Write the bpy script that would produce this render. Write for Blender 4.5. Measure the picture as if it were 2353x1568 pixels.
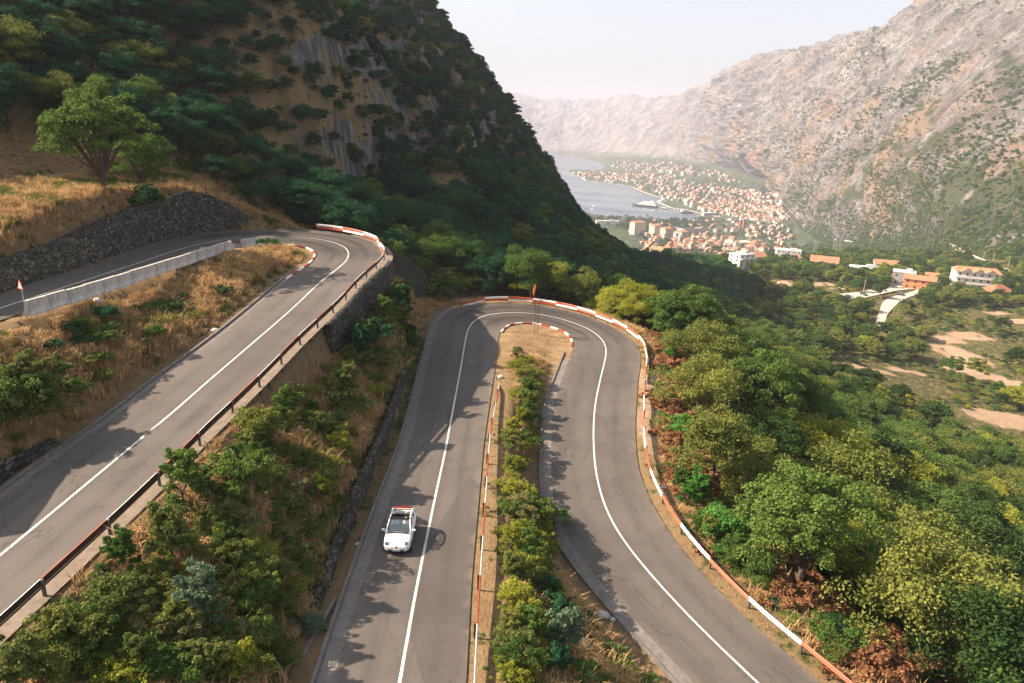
import bpy, bmesh, math, random
import numpy as np
from mathutils import Vector, Matrix
from mathutils.bvhtree import BVHTree

for o in list(bpy.data.objects):
    bpy.data.objects.remove(o)
SC = bpy.context.scene
COL = SC.collection
rad = math.radians

# ------------------------------------------------------------------ camera
FPX, PITCH, ROLL = 1567.0, rad(17.7), rad(2.0)      # focal length in 2352-wide pixels
_s, _c = math.sin(PITCH), math.cos(PITCH)
_rs, _rc = math.sin(ROLL), math.cos(ROLL)
cam_data = bpy.data.cameras.new('camera')
cam_data.sensor_width = 36.0
cam_data.lens = 36.0 * FPX / 2352.0
cam_data.clip_start = 0.5
cam_data.clip_end = 40000.0
cam = bpy.data.objects.new('camera', cam_data)
COL.objects.link(cam)
up0 = Vector((0, _s, _c)); fw0 = Vector((0, _c, -_s)); rt0 = Vector((1, 0, 0))
rt = rt0 * _rc + up0 * _rs
up = up0 * _rc - rt0 * _rs
cam.matrix_world = Matrix(((rt.x, up.x, -fw0.x, 0), (rt.y, up.y, -fw0.y, 0), (rt.z, up.z, -fw0.z, 0), (0, 0, 0, 1)))
SC.camera = cam

# ------------------------------------------------------------------ light
SUN_EL, SUN_AZ = rad(38.0), math.atan2(-0.99, 0.13)   # azimuth from +Y towards +X
world = bpy.data.worlds.new('World')
SC.world = world
world.use_nodes = True
wn = world.node_tree.nodes; wl = world.node_tree.links
sky = wn.new('ShaderNodeTexSky')
sky.sky_type = 'NISHITA'
sky.sun_disc = False
sky.sun_elevation = SUN_EL
sky.sun_rotation = SUN_AZ
sky.air_density = 1.0
sky.dust_density = 4.5
sky.ozone_density = 1.6
sky.altitude = 300
hs = wn.new('ShaderNodeHueSaturation'); hs.inputs['Saturation'].default_value = 0.46
wl.new(sky.outputs[0], hs.inputs['Color']); wl.new(hs.outputs[0], wn['Background'].inputs[0])
wn['Background'].inputs[1].default_value = 0.088
sun_data = bpy.data.lights.new('sun', 'SUN')
sun_data.energy = 5.0
sun_data.angle = rad(0.5)
sun_data.color = (1.0, 0.80, 0.61)
sun = bpy.data.objects.new('sun', sun_data)
COL.objects.link(sun)
sd = Vector((math.sin(SUN_AZ) * math.cos(SUN_EL), math.cos(SUN_AZ) * math.cos(SUN_EL), math.sin(SUN_EL)))
sun.rotation_euler = sd.to_track_quat('Z', 'Y').to_euler()
sun.location = sd * 300
SC.view_settings.view_transform = 'Standard'
SC.view_settings.look = 'None'
SC.view_settings.exposure = 1.5
SC.view_settings.gamma = 1.0
SC.cycles.use_denoising = True
SC.cycles.max_bounces = 6
SC.cycles.diffuse_bounces = 3
SC.cycles.transparent_max_bounces = 12
SC.cycles.volume_bounces = 0
HAZE = 0.5 / 4400.0

# ------------------------------------------------------------------ helpers
def ray(px, py):
    u = (px - 1176.0) / FPX; v = (784.0 - py) / FPX
    u, v = u * _rc - v * _rs, u * _rs + v * _rc
    return np.array([u, _c + v * _s, -_s + v * _c])

def onz(px, py, z):                      # point of the view line at height z
    r = ray(px, py)
    return r * (z / r[2])

def ony(px, py, y):                      # point of the view line at forward distance y
    r = ray(px, py)
    return r * (y / r[1])

rng = np.random.default_rng(7)
random.seed(7)
_perm = np.random.default_rng(3).permutation(256).astype(np.int32)
_perm = np.r_[_perm, _perm]
_g3 = np.random.default_rng(4).normal(size=(256, 3)); _g3 /= np.linalg.norm(_g3, axis=1)[:, None]

def noise3(x, y, z):
    x = np.asarray(x, float); y = np.asarray(y, float) + 0 * x; z = np.asarray(z, float) + 0 * x
    xi = np.floor(x).astype(np.int64); yi = np.floor(y).astype(np.int64); zi = np.floor(z).astype(np.int64)
    fx, fy, fz = x - xi, y - yi, z - zi
    def f(t): return t * t * t * (t * (t * 6 - 15) + 10)
    ux, uy, uz = f(fx), f(fy), f(fz)
    def g(i, j, k):
        h = _perm[(_perm[(_perm[(xi + i) & 255] + yi + j) & 255] + zi + k) & 255]
        v = _g3[h]
        return v[..., 0] * (fx - i) + v[..., 1] * (fy - j) + v[..., 2] * (fz - k)
    def L(a, b, t): return a + (b - a) * t
    return 1.6 * L(L(L(g(0,0,0), g(1,0,0), ux), L(g(0,1,0), g(1,1,0), ux), uy),
                   L(L(g(0,0,1), g(1,0,1), ux), L(g(0,1,1), g(1,1,1), ux), uy), uz)

def fbm(x, y, z=0.0, octv=4, gain=0.5, ridged=False):
    s = 0; a = 1.0; f = 1.0; t = 0
    for i in range(octv):
        n = noise3(np.asarray(x) * f + 17.3 * i, np.asarray(y) * f + 5.1 * i, np.asarray(z) * f + 9.7 * i)
        if ridged: n = 1 - 2 * np.abs(n)
        s = s + a * n; t += a; a *= gain; f *= 2.03
    return s / t

def sstep(a, b, x):
    t = np.clip((x - a) / (b - a), 0, 1)
    return t * t * (3 - 2 * t)

def new_mesh(name, V, F, mats=(), smooth=False, parent=None, midx=None, link=True):
    V = np.asarray(V, np.float32).reshape(-1, 3)
    me = bpy.data.meshes.new(name)
    if isinstance(F, np.ndarray):
        n, k = F.shape
        me.vertices.add(len(V)); me.vertices.foreach_set('co', V.ravel())
        me.loops.add(n * k); me.loops.foreach_set('vertex_index', F.astype(np.int32).ravel())
        me.polygons.add(n); me.polygons.foreach_set('loop_start', np.arange(0, n * k, k, dtype=np.int32))
        me.update(calc_edges=True)
    else:
        me.from_pydata(V.tolist(), [], F)
        n = len(F)
    for m in mats: me.materials.append(m)
    if midx is not None: me.polygons.foreach_set('material_index', np.asarray(midx, np.int32))
    if smooth: me.polygons.foreach_set('use_smooth', np.ones(len(me.polygons), bool))
    me.update()
    o = bpy.data.objects.new(name, me)
    if link: COL.objects.link(o)
    if parent is not None: o.parent = parent
    return o

def tag(o, label=None, cat=None, group=None, kind=None):
    if label: o['label'] = label
    if cat: o['category'] = cat
    if group: o['group'] = group
    if kind: o['kind'] = kind
    return o

def empty(name, loc, label, cat, group=None, rotz=0.0, scale=1.0):
    o = bpy.data.objects.new(name, None)
    COL.objects.link(o)
    o.empty_display_size = 0.3
    o.location = [float(a) for a in loc]; o.rotation_euler = (0, 0, rotz)
    o.scale = (scale, scale, scale) if not hasattr(scale, '__len__') else scale
    return tag(o, label, cat, group)

class MB:
    """collects boxes, tubes and polygons into one mesh"""
    def __init__(s): s.V = []; s.F = []; s.M = []; s.m = 0
    def face(s, idx): s.F.append(idx); s.M.append(s.m)
    def poly(s, pts):
        b = len(s.V); s.V += [tuple(map(float, p)) for p in pts]; s.face(list(range(b, b + len(pts)))); return s
    def box(s, c, size, rz=0.0, mat=None):
        x, y, z = [a / 2 for a in size]; b = len(s.V); cr, sr = math.cos(rz), math.sin(rz)
        for dz in (-z, z):
            for dx, dy in ((-x, -y), (x, -y), (x, y), (-x, y)):
                s.V.append((c[0] + dx * cr - dy * sr, c[1] + dx * sr + dy * cr, c[2] + dz))
        for f in ((3,2,1,0), (4,5,6,7), (0,1,5,4), (1,2,6,5), (2,3,7,6), (3,0,4,7)): s.face([b + i for i in f])
        return s
    def tube(s, p, q, r0, r1=None, n=6, cap=True):
        r1 = r0 if r1 is None else r1
        p = Vector(p); q = Vector(q); d = q - p
        if d.length < 1e-6: return s
        t = d.to_track_quat('Z', 'Y'); b = len(s.V)
        for a, r in ((p, r0), (q, r1)):
            for i in range(n):
                w = t @ Vector((r * math.cos(2 * math.pi * i / n), r * math.sin(2 * math.pi * i / n), 0))
                s.V.append(tuple(a + w))
        for i in range(n): s.face([b + i, b + (i + 1) % n, b + n + (i + 1) % n, b + n + i])
        if cap:
            s.face([b + i for i in reversed(range(n))]); s.face([b + n + i for i in range(n)])
        return s
    def path(s, pts, rs, n=6):
        for i in range(len(pts) - 1): s.tube(pts[i], pts[i + 1], rs[i], rs[i + 1], n, cap=(i == len(pts) - 2 or i == 0))
        return s
    def loft(s, rings, closed=True, caps=True):
        b = len(s.V); n = len(rings[0])
        for r in rings: s.V += [tuple(map(float, p)) for p in r]
        for j in range(len(rings) - 1):
            for i in range(n if closed else n - 1):
                k = (i + 1) % n
                s.face([b + j * n + i, b + j * n + k, b + (j + 1) * n + k, b + (j + 1) * n + i])
        if caps and closed:
            s.face([b + i for i in reversed(range(n))]); s.face([b + (len(rings) - 1) * n + i for i in range(n)])
        return s
    def build(s, name, mats, parent=None, smooth=False, link=True):
        if not isinstance(mats, (list, tuple)): mats = [mats]
        return new_mesh(name, s.V, s.F, mats, smooth, parent, s.M, link)

# ---- node material helper
class NT:
    def __init__(s, name, rough=0.9, spec=0.2):
        s.mat = bpy.data.materials.new(name); s.mat.use_nodes = True
        s.n = s.mat.node_tree.nodes; s.l = s.mat.node_tree.links
        s.b = s.n['Principled BSDF']
        s.b.inputs['Roughness'].default_value = rough
        s.b.inputs['Specular IOR Level'].default_value = spec
        s.tc = s.n.new('ShaderNodeTexCoord')
    def link(s, a, b): s.l.new(a, b)
    def val(s, sock, v):
        if hasattr(v, 'is_output') or hasattr(v, 'links'): s.l.new(v, sock)
        else: sock.default_value = v
    def noise(s, scale, detail=4, rough=0.55, vec=None, dist=0.0, out=0):
        n = s.n.new('ShaderNodeTexNoise'); n.inputs['Scale'].default_value = scale
        n.inputs['Detail'].default_value = detail; n.inputs['Roughness'].default_value = rough
        n.inputs['Distortion'].default_value = dist
        s.l.new(vec if vec is not None else s.tc.outputs['Object'], n.inputs['Vector'])
        return n.outputs[out]
    def voro(s, scale, feature='F1', vec=None, out=0):
        n = s.n.new('ShaderNodeTexVoronoi'); n.feature = feature; n.inputs['Scale'].default_value = scale
        s.l.new(vec if vec is not None else s.tc.outputs['Object'], n.inputs['Vector'])
        return n.outputs[out]
    def mapping(s, vec=None, scale=(1,1,1), rot=(0,0,0), loc=(0,0,0)):
        v = vec if vec is not None else s.tc.outputs['Object']
        if any(rot):                                       # turn first, then stretch
            a = s.n.new('ShaderNodeMapping'); a.inputs['Rotation'].default_value = rot; s.l.new(v, a.inputs['Vector']); v = a.outputs[0]
        n = s.n.new('ShaderNodeMapping'); n.inputs['Scale'].default_value = scale; n.inputs['Location'].default_value = loc
        s.l.new(v, n.inputs['Vector'])
        return n.outputs[0]
    def ramp(s, fac, stops):
        n = s.n.new('ShaderNodeValToRGB'); e = n.color_ramp.elements
        while len(e) > 1: e.remove(e[0])
        first = True
        for p, c in stops:
            c = (c, c, c) if not hasattr(c, '__len__') else c
            if first: k = e[0]; k.position = p; first = False
            else: k = e.new(p)
            k.color = (*c, 1)
        s.l.new(fac, n.inputs[0]); return n.outputs[0]
    def mix(s, fac, a, b, mode='MIX'):
        n = s.n.new('ShaderNodeMix'); n.data_type = 'RGBA'; n.blend_type = mode
        s.val(n.inputs[0], fac)
        for k, v in ((6, a), (7, b)):
            if isinstance(v, tuple): n.inputs[k].default_value = (*v[:3], 1)
            else: s.l.new(v, n.inputs[k])
        return n.outputs[2]
    def math(s, op, a, b=0.0, clamp=False):
        n = s.n.new('ShaderNodeMath'); n.operation = op; n.use_clamp = clamp
        s.val(n.inputs[0], a); s.val(n.inputs[1], b); return n.outputs[0]
    def attr(s, name, kind='GEOMETRY', out='Fac'):
        n = s.n.new('ShaderNodeAttribute'); n.attribute_name = name; n.attribute_type = kind; return n.outputs[out]
    def info(s, out='Random'):
        return s.n.new('ShaderNodeObjectInfo').outputs[out]
    def geo(s, out): return s.n.new('ShaderNodeNewGeometry').outputs[out]
    def bump(s, h, strength=0.5, dist=0.1):
        n = s.n.new('ShaderNodeBump'); n.inputs['Strength'].default_value = strength; n.inputs['Distance'].default_value = dist
        s.l.new(h, n.inputs['Height']); s.l.new(n.outputs[0], s.b.inputs['Normal'])
    def col(s, c): s.val(s.b.inputs['Base Color'], (*c, 1) if isinstance(c, tuple) else c); return s

def plain(name, c, rough=0.7, spec=0.3, metal=0.0, var=0.12, scale=3.0):
    m = NT(name, rough, spec)
    n = m.noise(scale, 4)
    dk = tuple(a * (1 - var) for a in c); lt = tuple(min(1, a * (1 + var)) for a in c)
    m.col(m.ramp(n, [(0.3, dk), (0.7, lt)]))
    m.b.inputs['Metallic'].default_value = metal
    return m.mat

def resample(P, step):
    P = np.asarray(P, float); d = np.r_[0, np.cumsum(np.linalg.norm(np.diff(P, axis=0), axis=1))]
    n = max(2, int(round(d[-1] / step)) + 1); t = np.linspace(0, d[-1], n)
    return np.stack([np.interp(t, d, P[:, k]) for k in range(P.shape[1])], 1)

def smooth_line(P, step=1.0, it=6):
    P = resample(P, step)
    for _ in range(it):
        Q = P.copy(); Q[1:-1] = 0.25 * P[:-2] + 0.5 * P[1:-1] + 0.25 * P[2:]; P = Q
    return P

def normals2(P):
    d = np.gradient(P[:, :2], axis=0); d /= np.linalg.norm(d, axis=1)[:, None] + 1e-9
    return np.c_[-d[:, 1], d[:, 0]]            # left of the direction of travel

def offset(P, off, dz=0.0):
    n = normals2(P); Q = P.copy(); Q[:, :2] += n * np.asarray(off).reshape(-1, 1); Q[:, 2] += dz
    return Q

# ------------------------------------------------------------------ the two roads, measured from the photograph's edges
def line_z(px, zs, dz=0.0):
    idx = np.arange(len(px)); k = sorted(zs)
    z = np.interp(idx, k, [zs[i] for i in k])
    return np.array([onz(p[0], p[1], z[i] + dz) - np.array([0, 0, dz]) for i, p in enumerate(px)])

far1 = [(-200,749),(-90,710),(0,678),(88,647),(175,619),(263,591),(333,564),(421,543),(526,531),(631,525),(701,526),(764,532),(813,541),(843,550),(866,561)]
rail1 = [(886,572),(881,585),(868,598),(843,619),(819,640),(796,668),(764,699),(729,731),(687,769),(642,815),(596,861),(526,927),(456,990),(431,1020),(368,1078),(298,1146),(175,1258),(88,1335),(0,1416),(-110,1515)]
in1 = [(-200,800),(-90,765),(0,735),(63,716),(154,688),(245,660),(344,627),(389,612),(473,585),(547,566),(575,562),(603,561),(649,561),(687,564),(715,571),(727,579),(726,591),(712,608),(684,624),(649,650),(596,696),(526,755),(442,819),(351,885),(273,952),(196,1004),(151,1037),(105,1069),(35,1122),(0,1146),(-120,1236)]
a = line_z(far1, {0: -12.6, 7: -14.4, 11: -15.3, 14: -15.8})
b = line_z(rail1, {0: -15.8, 3: -16.1, 11: -17.9, 19: -19.6}, 0.75)
RAIL1 = smooth_line(np.r_[a[10:] + 0, b], 1.0, 3)
b_edge = offset(b, -0.45)
OUT1 = np.r_[a, b_edge]
IN1 = line_z(in1, {0: -12.6, 6: -14.2, 13: -15.3, 15: -15.8, 17: -16.1, 23: -17.9, 29: -18.7, 30: -19.0})
out2 = [(735,1665),(773,1535),(812,1402),(836,1328),(868,1230),(904,1122),(938,1030),(962,927),(985,822),(997,766),(1008,734),(1025,717),(1046,706),(1081,701),(1117,696),(1152,694),(1204,696),(1257,703),(1309,713),(1362,731),(1397,745),(1432,764),(1453,780),(1467,798),(1472,815),(1471,840),(1465,875),(1462,927),(1459,980),(1460,1020),(1467,1083),(1488,1136),(1509,1178),(1537,1223),(1565,1262),(1604,1307),(1667,1374),(1723,1430),(1772,1472),(1825,1514),(1871,1556),(1960,1632)]
in2 = [(1062,1700),(1071,1567),(1083,1335),(1101,1136),(1111,1020),(1127,910),(1138,840),(1143,787),(1148,762),(1159,750),(1173,744),(1194,741),(1229,742),(1257,747),(1274,753),(1292,758),(1306,766),(1316,780),(1318,794),(1313,808),(1302,840),(1292,868),(1278,903),(1270,938),(1267,980),(1266,1020),(1266,1090),(1271,1153),(1288,1216),(1313,1258),(1348,1300),(1383,1339),(1408,1371),(1450,1416),(1499,1469),(1555,1528),(1591,1564),(1680,1660)]
OUT2 = line_z(out2, {0: -23.0, 1: -23.3, 4: -24.0, 6: -25.0, 8: -26.4, 11: -27.0, 16: -27.3, 22: -27.4, 27: -27.6, 34: -28.0, 41: -28.6})
IN2 = line_z(in2, {0: -22.9, 1: -23.3, 2: -24.0, 4: -25.0, 7: -26.4, 11: -27.1, 17: -27.3, 24: -27.6, 29: -28.0, 37: -28.6})

def extend(P, d=14.0):
    a0 = P[0] + (P[0] - P[1]) / np.linalg.norm(P[0] - P[1]) * d
    a1 = P[-1] + (P[-1] - P[-2]) / np.linalg.norm(P[-1] - P[-2]) * d
    return np.r_[[a0], P, [a1]]

def road_grid(O, I, ncol=9):
    O = smooth_line(extend(O, 10), 0.8, 8); I = smooth_line(extend(I, 22), 0.4, 10)
    J = np.zeros(len(O), int); j0 = 0
    for i, p in enumerate(O):
        w = I[j0:j0 + 60]
        J[i] = j0 = j0 + int(np.argmin(((w[:, :2] - p[:2]) ** 2).sum(1))) if i else int(np.argmin(((I[:, :2] - p[:2]) ** 2).sum(1)))
    Q = I[J]
    for _ in range(4):
        q = Q.copy(); q[1:-1] = 0.25 * Q[:-2] + 0.5 * Q[1:-1] + 0.25 * Q[2:]; Q = q
    t = np.linspace(0, 1, ncol)[None, :, None]
    return O[:, None, :] * (1 - t) + Q[:, None, :] * t        # rows x cols x 3, column 0 = outer edge
G1, G2 = road_grid(OUT1, IN1), road_grid(OUT2, IN2)
# ------------------------------------------------------------------ terrain heights (camera at z = 0, sea at z = -250)
SEA = -250.0
ctrl = []
def C(*pts): ctrl.extend([tuple(map(float, p)) for p in pts])
def CZ(*pts): ctrl.extend([tuple(onz(*p)) for p in pts])          # (px, py, z)
def CY(*pts): ctrl.extend([tuple(ony(*p)) for p in pts])          # (px, py, forward distance)
for G in (G1, G2):
    for row in G[4:-6:6]: C(row[4])
for row in G1[6:-4:8]: C(row[8] + np.array([0, 0, 0.1]))
for row in G2[6:-4:8]: C(row[8])
# cut bank and terrace above the upper road
WALL_PX = [(-140,640,-10.4),(0,603,-10.0),(60,583,-9.8),(130,560,-9.6),(200,528,-9.5),(270,496,-9.4),(345,468,-9.2),(440,438,-9.0),(490,448,-10.2),(540,474,-12.2),(600,512,-14.6)]
for w in WALL_PX[:9]:
    p = onz(*w); C((p[0] - 1.2, p[1] + 1.2, w[2]))
C((-46,76,-8.6), (-56,68,-7.5), (-66,58,-5.5), (-44,86,-9), (-54,84,-7), (-62,76,-4.5))
# hillside on the left, out of the frame to the left too: it rises just steeper than the sun
C((-76,44,0), (-76,64,3), (-92,44,13), (-92,62,16), (-92,82,23), (-112,72,33), (-130,40,45), (-150,100,60), (-120,-15,20), (-70,-15,-8), (-50,10,-14), (-160,20,56))
C((-62,98,0), (-76,98,9), (-38,118,-10), (-56,122,3), (-72,130,15), (-95,125,28), (-110,110,36))
def env_z(x, y):
    yl = [100, 150, 200, 300, 440, 560]
    xl = np.interp(y, yl, [-12, 32, 50, 105, 175, 200]); zl = np.interp(y, yl, [-22, -40, -54, -74, -94, -105])
    return zl + 0.785 * (xl - x)
for y_ in (150, 175, 200, 230, 265, 300, 340, 385):
    for x_ in (-15, -40, -68, -100, -135, -175):
        if y_ < 170 and x_ > -30: continue
        z_ = env_z(x_, y_) - 4.5
        for _ in range(3):                                 # stay under the photographed sky line of the hill
            p_ = np.array([x_, y_, z_]); q_ = np.array([p_ @ np.array(rt), p_ @ np.array(up), p_ @ np.array(fw0)])
            px_, py_ = 1176 + FPX * q_[0] / q_[2], 784 - FPX * q_[1] / q_[2]
            lim = np.interp(px_, [900, 975, 1040, 1115, 1190, 1245, 1300, 1400, 1500], [-200, 0, 80, 180, 270, 350, 465, 540, 590]) + 34
            if py_ < lim: z_ -= (lim - py_) / FPX * q_[2]
        C((x_, y_, z_))
CY((800,455,150), (900,445,165), (1000,445,180), (1100,470,195), (1250,545,205), (1400,640,190), (1500,660,235), (1600,672,300), (700,460,128))
CY((945,10,432), (1010,92,434), (1085,196,438), (1160,288,442), (1218,372,444), (1278,488,446), (1375,566,448), (1470,618,448), (1560,664,425), (900,-90,434), (800,-200,432), (650,-330,430))
C((-60,520,35), (40,540,-60), (110,520,-92), (-200,520,110), (-300,330,150), (-260,200,125), (-300,0,100), (-260,430,150))
# slope under the hairpins and down to the valley
for i in range(8, len(G2) - 4, 7):
    if G2[i][0][0] > 4:
        n = (G2[i][0] - G2[i][8])[:2]; n = n / np.linalg.norm(n)
        for d, dz in ((4, -0.9), (10, -3.4), (19, -8.5)):
            C((G2[i][0][0] + n[0] * d, G2[i][0][1] + n[1] * d, G2[i][0][2] + dz))
C((-5,118,-28.5), (-12,106,-27.5), (-12,98,-26.5), (-11,93,-26.3), (-11,86,-25.5), (-6,130,-30), (8,122,-31), (20,112,-34), (-22,106,-21), (-32,104,-16.5), (-25,120,-19))
C((30,22,-36), (42,45,-42), (58,66,-51), (32,78,-38), (46,100,-46), (80,90,-62), (103,144,-72), (70,140,-58), (120,110,-74), (172,250,-84), (208,363,-86), (120,220,-76), (60,200,-58), (90,300,-78), (160,400,-89), (250,300,-87), (300,400,-87), (300,250,-82), (200,150,-80), (250,190,-80), (150,60,-80), (100,20,-66), (60,-10,-48), (22,0,-33), (330,330,-85), (40,150,-45), (35,260,-52))
C((180,520,-100), (300,560,-104), (400,520,-92), (230,700,-128), (350,760,-128), (120,520,-96), (150,700,-132), (330,1000,-186), (200,950,-182), (430,900,-160), (360,1200,-220), (180,1200,-222), (500,1150,-195), (60,600,-120), (80,900,-180), (60,1150,-220), (-150,700,-60), (-200,1000,-150), (-100,1250,-200))
for p in RAIL1:
    if 66 < p[1] < 90 and p[0] > -24: C((p[0] + 2.6, p[1] - 0.6, p[2] - 4.0 - 0.5 * sstep(60, 80, p[1])))
# bank between the upper and the middle road
for w in ((620,1020,-19.0), (560,1150,-19.5), (480,1300,-20.0), (760,1000,-22), (700,1250,-22.5), (640,1450,-22.8), (780,800,-20.0), (860,760,-23), (900,700,-24.5), (830,700,-22)): CZ(w)
# town plain and shore
COAST = [(1245,352),(1310,354),(1352,367),(1387,380),(1320,391),(1290,398),(1337,406),(1347,416),(1387,419),(1412,423),(1452,429),(1477,440),(1502,449),(1527,455),(1512,464),(1545,478),(1575,481),(1608,489),(1655,498)]
NEAR_COAST = [(1605,497),(1580,505),(1537,503),(1487,499),(1445,496),(1380,494),(1342,486),(1250,480)]
CZ(*[(x, y, -249.6) for x, y in COAST + NEAR_COAST])
CZ(*[(x, y, -262) for x, y in [(1240,364),(1265,380),(1262,400),(1300,422),(1330,440),(1400,442),(1450,458),(1480,478),(1530,492),(1350,470),(1450,486),(1575,494),(1362,378),(1336,375),(1400,462),(1300,470),(1250,430),(1340,432),(1420,434),(1200,360),(1200,420),(1100,360),(1100,400),(1495,462)]])
CZ(*[(1400,402,-241),(1450,412,-238),(1500,428,-238),(1560,442,-236),(1600,462,-240),(1650,476,-242),(1700,482,-243),(1750,490,-240),(1560,392,-215),(1480,386,-225),(1430,396,-236),(1600,412,-215),(1700,432,-212),(1330,399,-246),(1390,407,-243),(1390,366,-238),(1440,375,-232),(1720,450,-228),(1550,515,-246),(1450,510,-246),(1500,540,-242),(1600,520,-245),(1700,520,-245),(1650,560,-236),(1750,560,-228),(1380,505,-247),(1800,500,-236)])
C((1200,900,-90), (1300,2500,-150), (900,3000,-200), (1500,5000,-150), (700,6400,-240), (-400,4000,-262), (-400,6400,-262), (-400,2000,-262), (900,1300,-160), (450,500,-75), (600,300,-60), (500,50,-70), (-50,1650,-248.5))

ctrl = np.array(ctrl)
def warp(x, y): return np.stack([np.arcsinh(np.asarray(x) / 70.0), np.arcsinh(np.asarray(y) / 70.0)], -1)
_cw = warp(ctrl[:, 0], ctrl[:, 1])
_D = np.linalg.norm(_cw[:, None] - _cw[None], axis=2)
_n = len(ctrl)
_A = np.zeros((_n + 3, _n + 3)); _A[:_n, :_n] = -_D + 0.004 * np.eye(_n) * -1
_A[:_n, _n] = 1; _A[:_n, _n + 1:] = _cw; _A[_n, :_n] = 1; _A[_n + 1:, :_n] = _cw.T
_w = np.linalg.lstsq(_A, np.r_[ctrl[:, 2], 0, 0, 0], rcond=None)[0]
def base_h(x, y):
    q = warp(x, y).reshape(-1, 2); out = np.empty(len(q))
    for i in range(0, len(q), 20000):
        c = q[i:i + 20000]
        d = np.sqrt(((c[:, None, :] - _cw[None]) ** 2).sum(2))
        out[i:i + 20000] = -d @ _w[:_n] + _w[_n] + c @ _w[_n + 1:]
    return out.reshape(np.shape(x))

# raster of distance to the road bench and of the bench height
foot = []
for G, m0, m1 in ((G1, 0.5, 0.9), (G2, 1.3, 1.6)):
    o, i = G[:, 0], G[:, -1]; d = (o - i); d = d / np.linalg.norm(d[:, :2], axis=1)[:, None]; d[:, 2] = 0
    n = 14; w = np.linalg.norm((o - i)[:, :2], axis=1)
    for k in range(n + 1):
        s = -m1 + (w + m0 + m1) * k / n
        p = i + d * s[:, None]; p[:, 2] = i[:, 2] + (o[:, 2] - i[:, 2]) * np.clip(s / w, 0, 1); foot.append(p)
foot = np.concatenate(foot)
FX0, FY0, FS = -75.0, -5.0, 0.5
fnx, fny = 240, 250
dist = np.full((fny, fnx), 99.0); bench = np.zeros((fny, fnx)); sumw = np.zeros((fny, fnx)); 
ii = ((foot[:, 0] - FX0) / FS).round().astype(int); jj = ((foot[:, 1] - FY0) / FS).round().astype(int)
R_ = 8
for dy in range(-R_, R_ + 1):
    for dx in range(-R_, R_ + 1):
        I = ii + dx; J = jj + dy; ok = (I >= 0) & (I < fnx) & (J >= 0) & (J < fny)
        I, J = I[ok], J[ok]
        dd = np.hypot(FX0 + I * FS - foot[ok, 0], FY0 + J * FS - foot[ok, 1])
        np.minimum.at(dist, (J, I), dd)
        ww = 1.0 / (dd + 0.12) ** 4
        np.add.at(sumw, (J, I), ww); np.add.at(bench, (J, I), ww * foot[ok, 2])
bench = np.where(sumw > 0, bench / np.maximum(sumw, 1e-12), 0)
def bil(A, x, y, fill):
    u = (np.asarray(x) - FX0) / FS; v = (np.asarray(y) - FY0) / FS
    ok = (u >= 0) & (u < fnx - 1.01) & (v >= 0) & (v < fny - 1.01)
    i = np.clip(u.astype(int), 0, fnx - 2); j = np.clip(v.astype(int), 0, fny - 2); a = np.clip(u - i, 0, 1); b = np.clip(v - j, 0, 1)
    r = A[j, i] * (1 - a) * (1 - b) + A[j, i + 1] * a * (1 - b) + A[j + 1, i] * (1 - a) * b + A[j + 1, i + 1] * a * b
    return np.where(ok, r, fill)

def road_dist(x, y): return bil(dist, x, y, 99.0)

def height(x, y):
    x = np.asarray(x, float); y = np.asarray(y, float)
    r = np.hypot(x, y)
    h = base_h(x, y)
    # small relief; cliffs get vertical ribs
    e = 2.0
    k = sstep(30, 200, r)
    h = h + (0.25 + 1.2 * k) * fbm(x / 9, y / 9, 0, 4) * np.where(h < -243, 0.15, 1)
    cl = sstep(110, 170, y) * sstep(600, 470, y) * sstep(110, 20, x) * sstep(-30, 0, h + 22)
    ribs = fbm((x + 0.35 * y) / 11, (y - 0.2 * x) / 34, h / 60, 5, 0.55, True)
    h = h + cl * (8.0 * ribs + 5.0 * fbm(x / 30, y / 30, 3.3, 4) + 1.6 * fbm(x / 5, y / 9, h / 14, 3, 0.6, True))
    d = road_dist(x, y)
    steep = (x < -8) & (y > 42) & (y < 100)
    bz = bil(bench, x, y, 0)
    upw = h > bz                                          # cut side: flat for longer, then a steep face
    w = 1 - sstep(np.where(upw, 0.8, 0.15), np.where(upw, 1.9, np.where(steep, 0.75, 2.2)), d)
    return h * (1 - w) + (bil(bench, x, y, 0) - 0.07) * w

def graded(lo, a, b, hi, step, grow, cap):
    mid = np.arange(a, b, step); L = [a]; s = step
    while L[-1] > lo: s = min(s * grow, cap); L.append(L[-1] - s)
    Rr = [mid[-1]]; s = step
    while Rr[-1] < hi: s = min(s * grow, cap); Rr.append(Rr[-1] + s)
    return np.r_[L[:0:-1], mid, Rr[1:]]
gx = graded(-420, -46, 24, 1500, 0.7, 1.012, 9.0)
gy = graded(-20, 14, 112, 6600, 0.8, 1.0095, 34.0)
GXX, GYY = np.meshgrid(gx, gy)
GZ = height(GXX, GYY)
def grid_faces(nx, ny):
    i = np.arange(nx - 1)[None] + nx * np.arange(ny - 1)[:, None]
    return np.stack([i, i + 1, i + 1 + nx, i + nx], -1).reshape(-1, 4)
GV = np.stack([GXX, GYY, GZ], -1).reshape(-1, 3)
GF = grid_faces(len(gx), len(gy))
def ground_z(x, y):
    x = np.asarray(x, float); y = np.asarray(y, float)
    i = np.clip(np.searchsorted(gx, x) - 1, 0, len(gx) - 2); j = np.clip(np.searchsorted(gy, y) - 1, 0, len(gy) - 2)
    a = (x - gx[i]) / (gx[i + 1] - gx[i]); b = (y - gy[j]) / (gy[j + 1] - gy[j])
    return GZ[j, i] * (1 - a) * (1 - b) + GZ[j, i + 1] * a * (1 - b) + GZ[j + 1, i] * (1 - a) * b + GZ[j + 1, i + 1] * a * b

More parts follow.
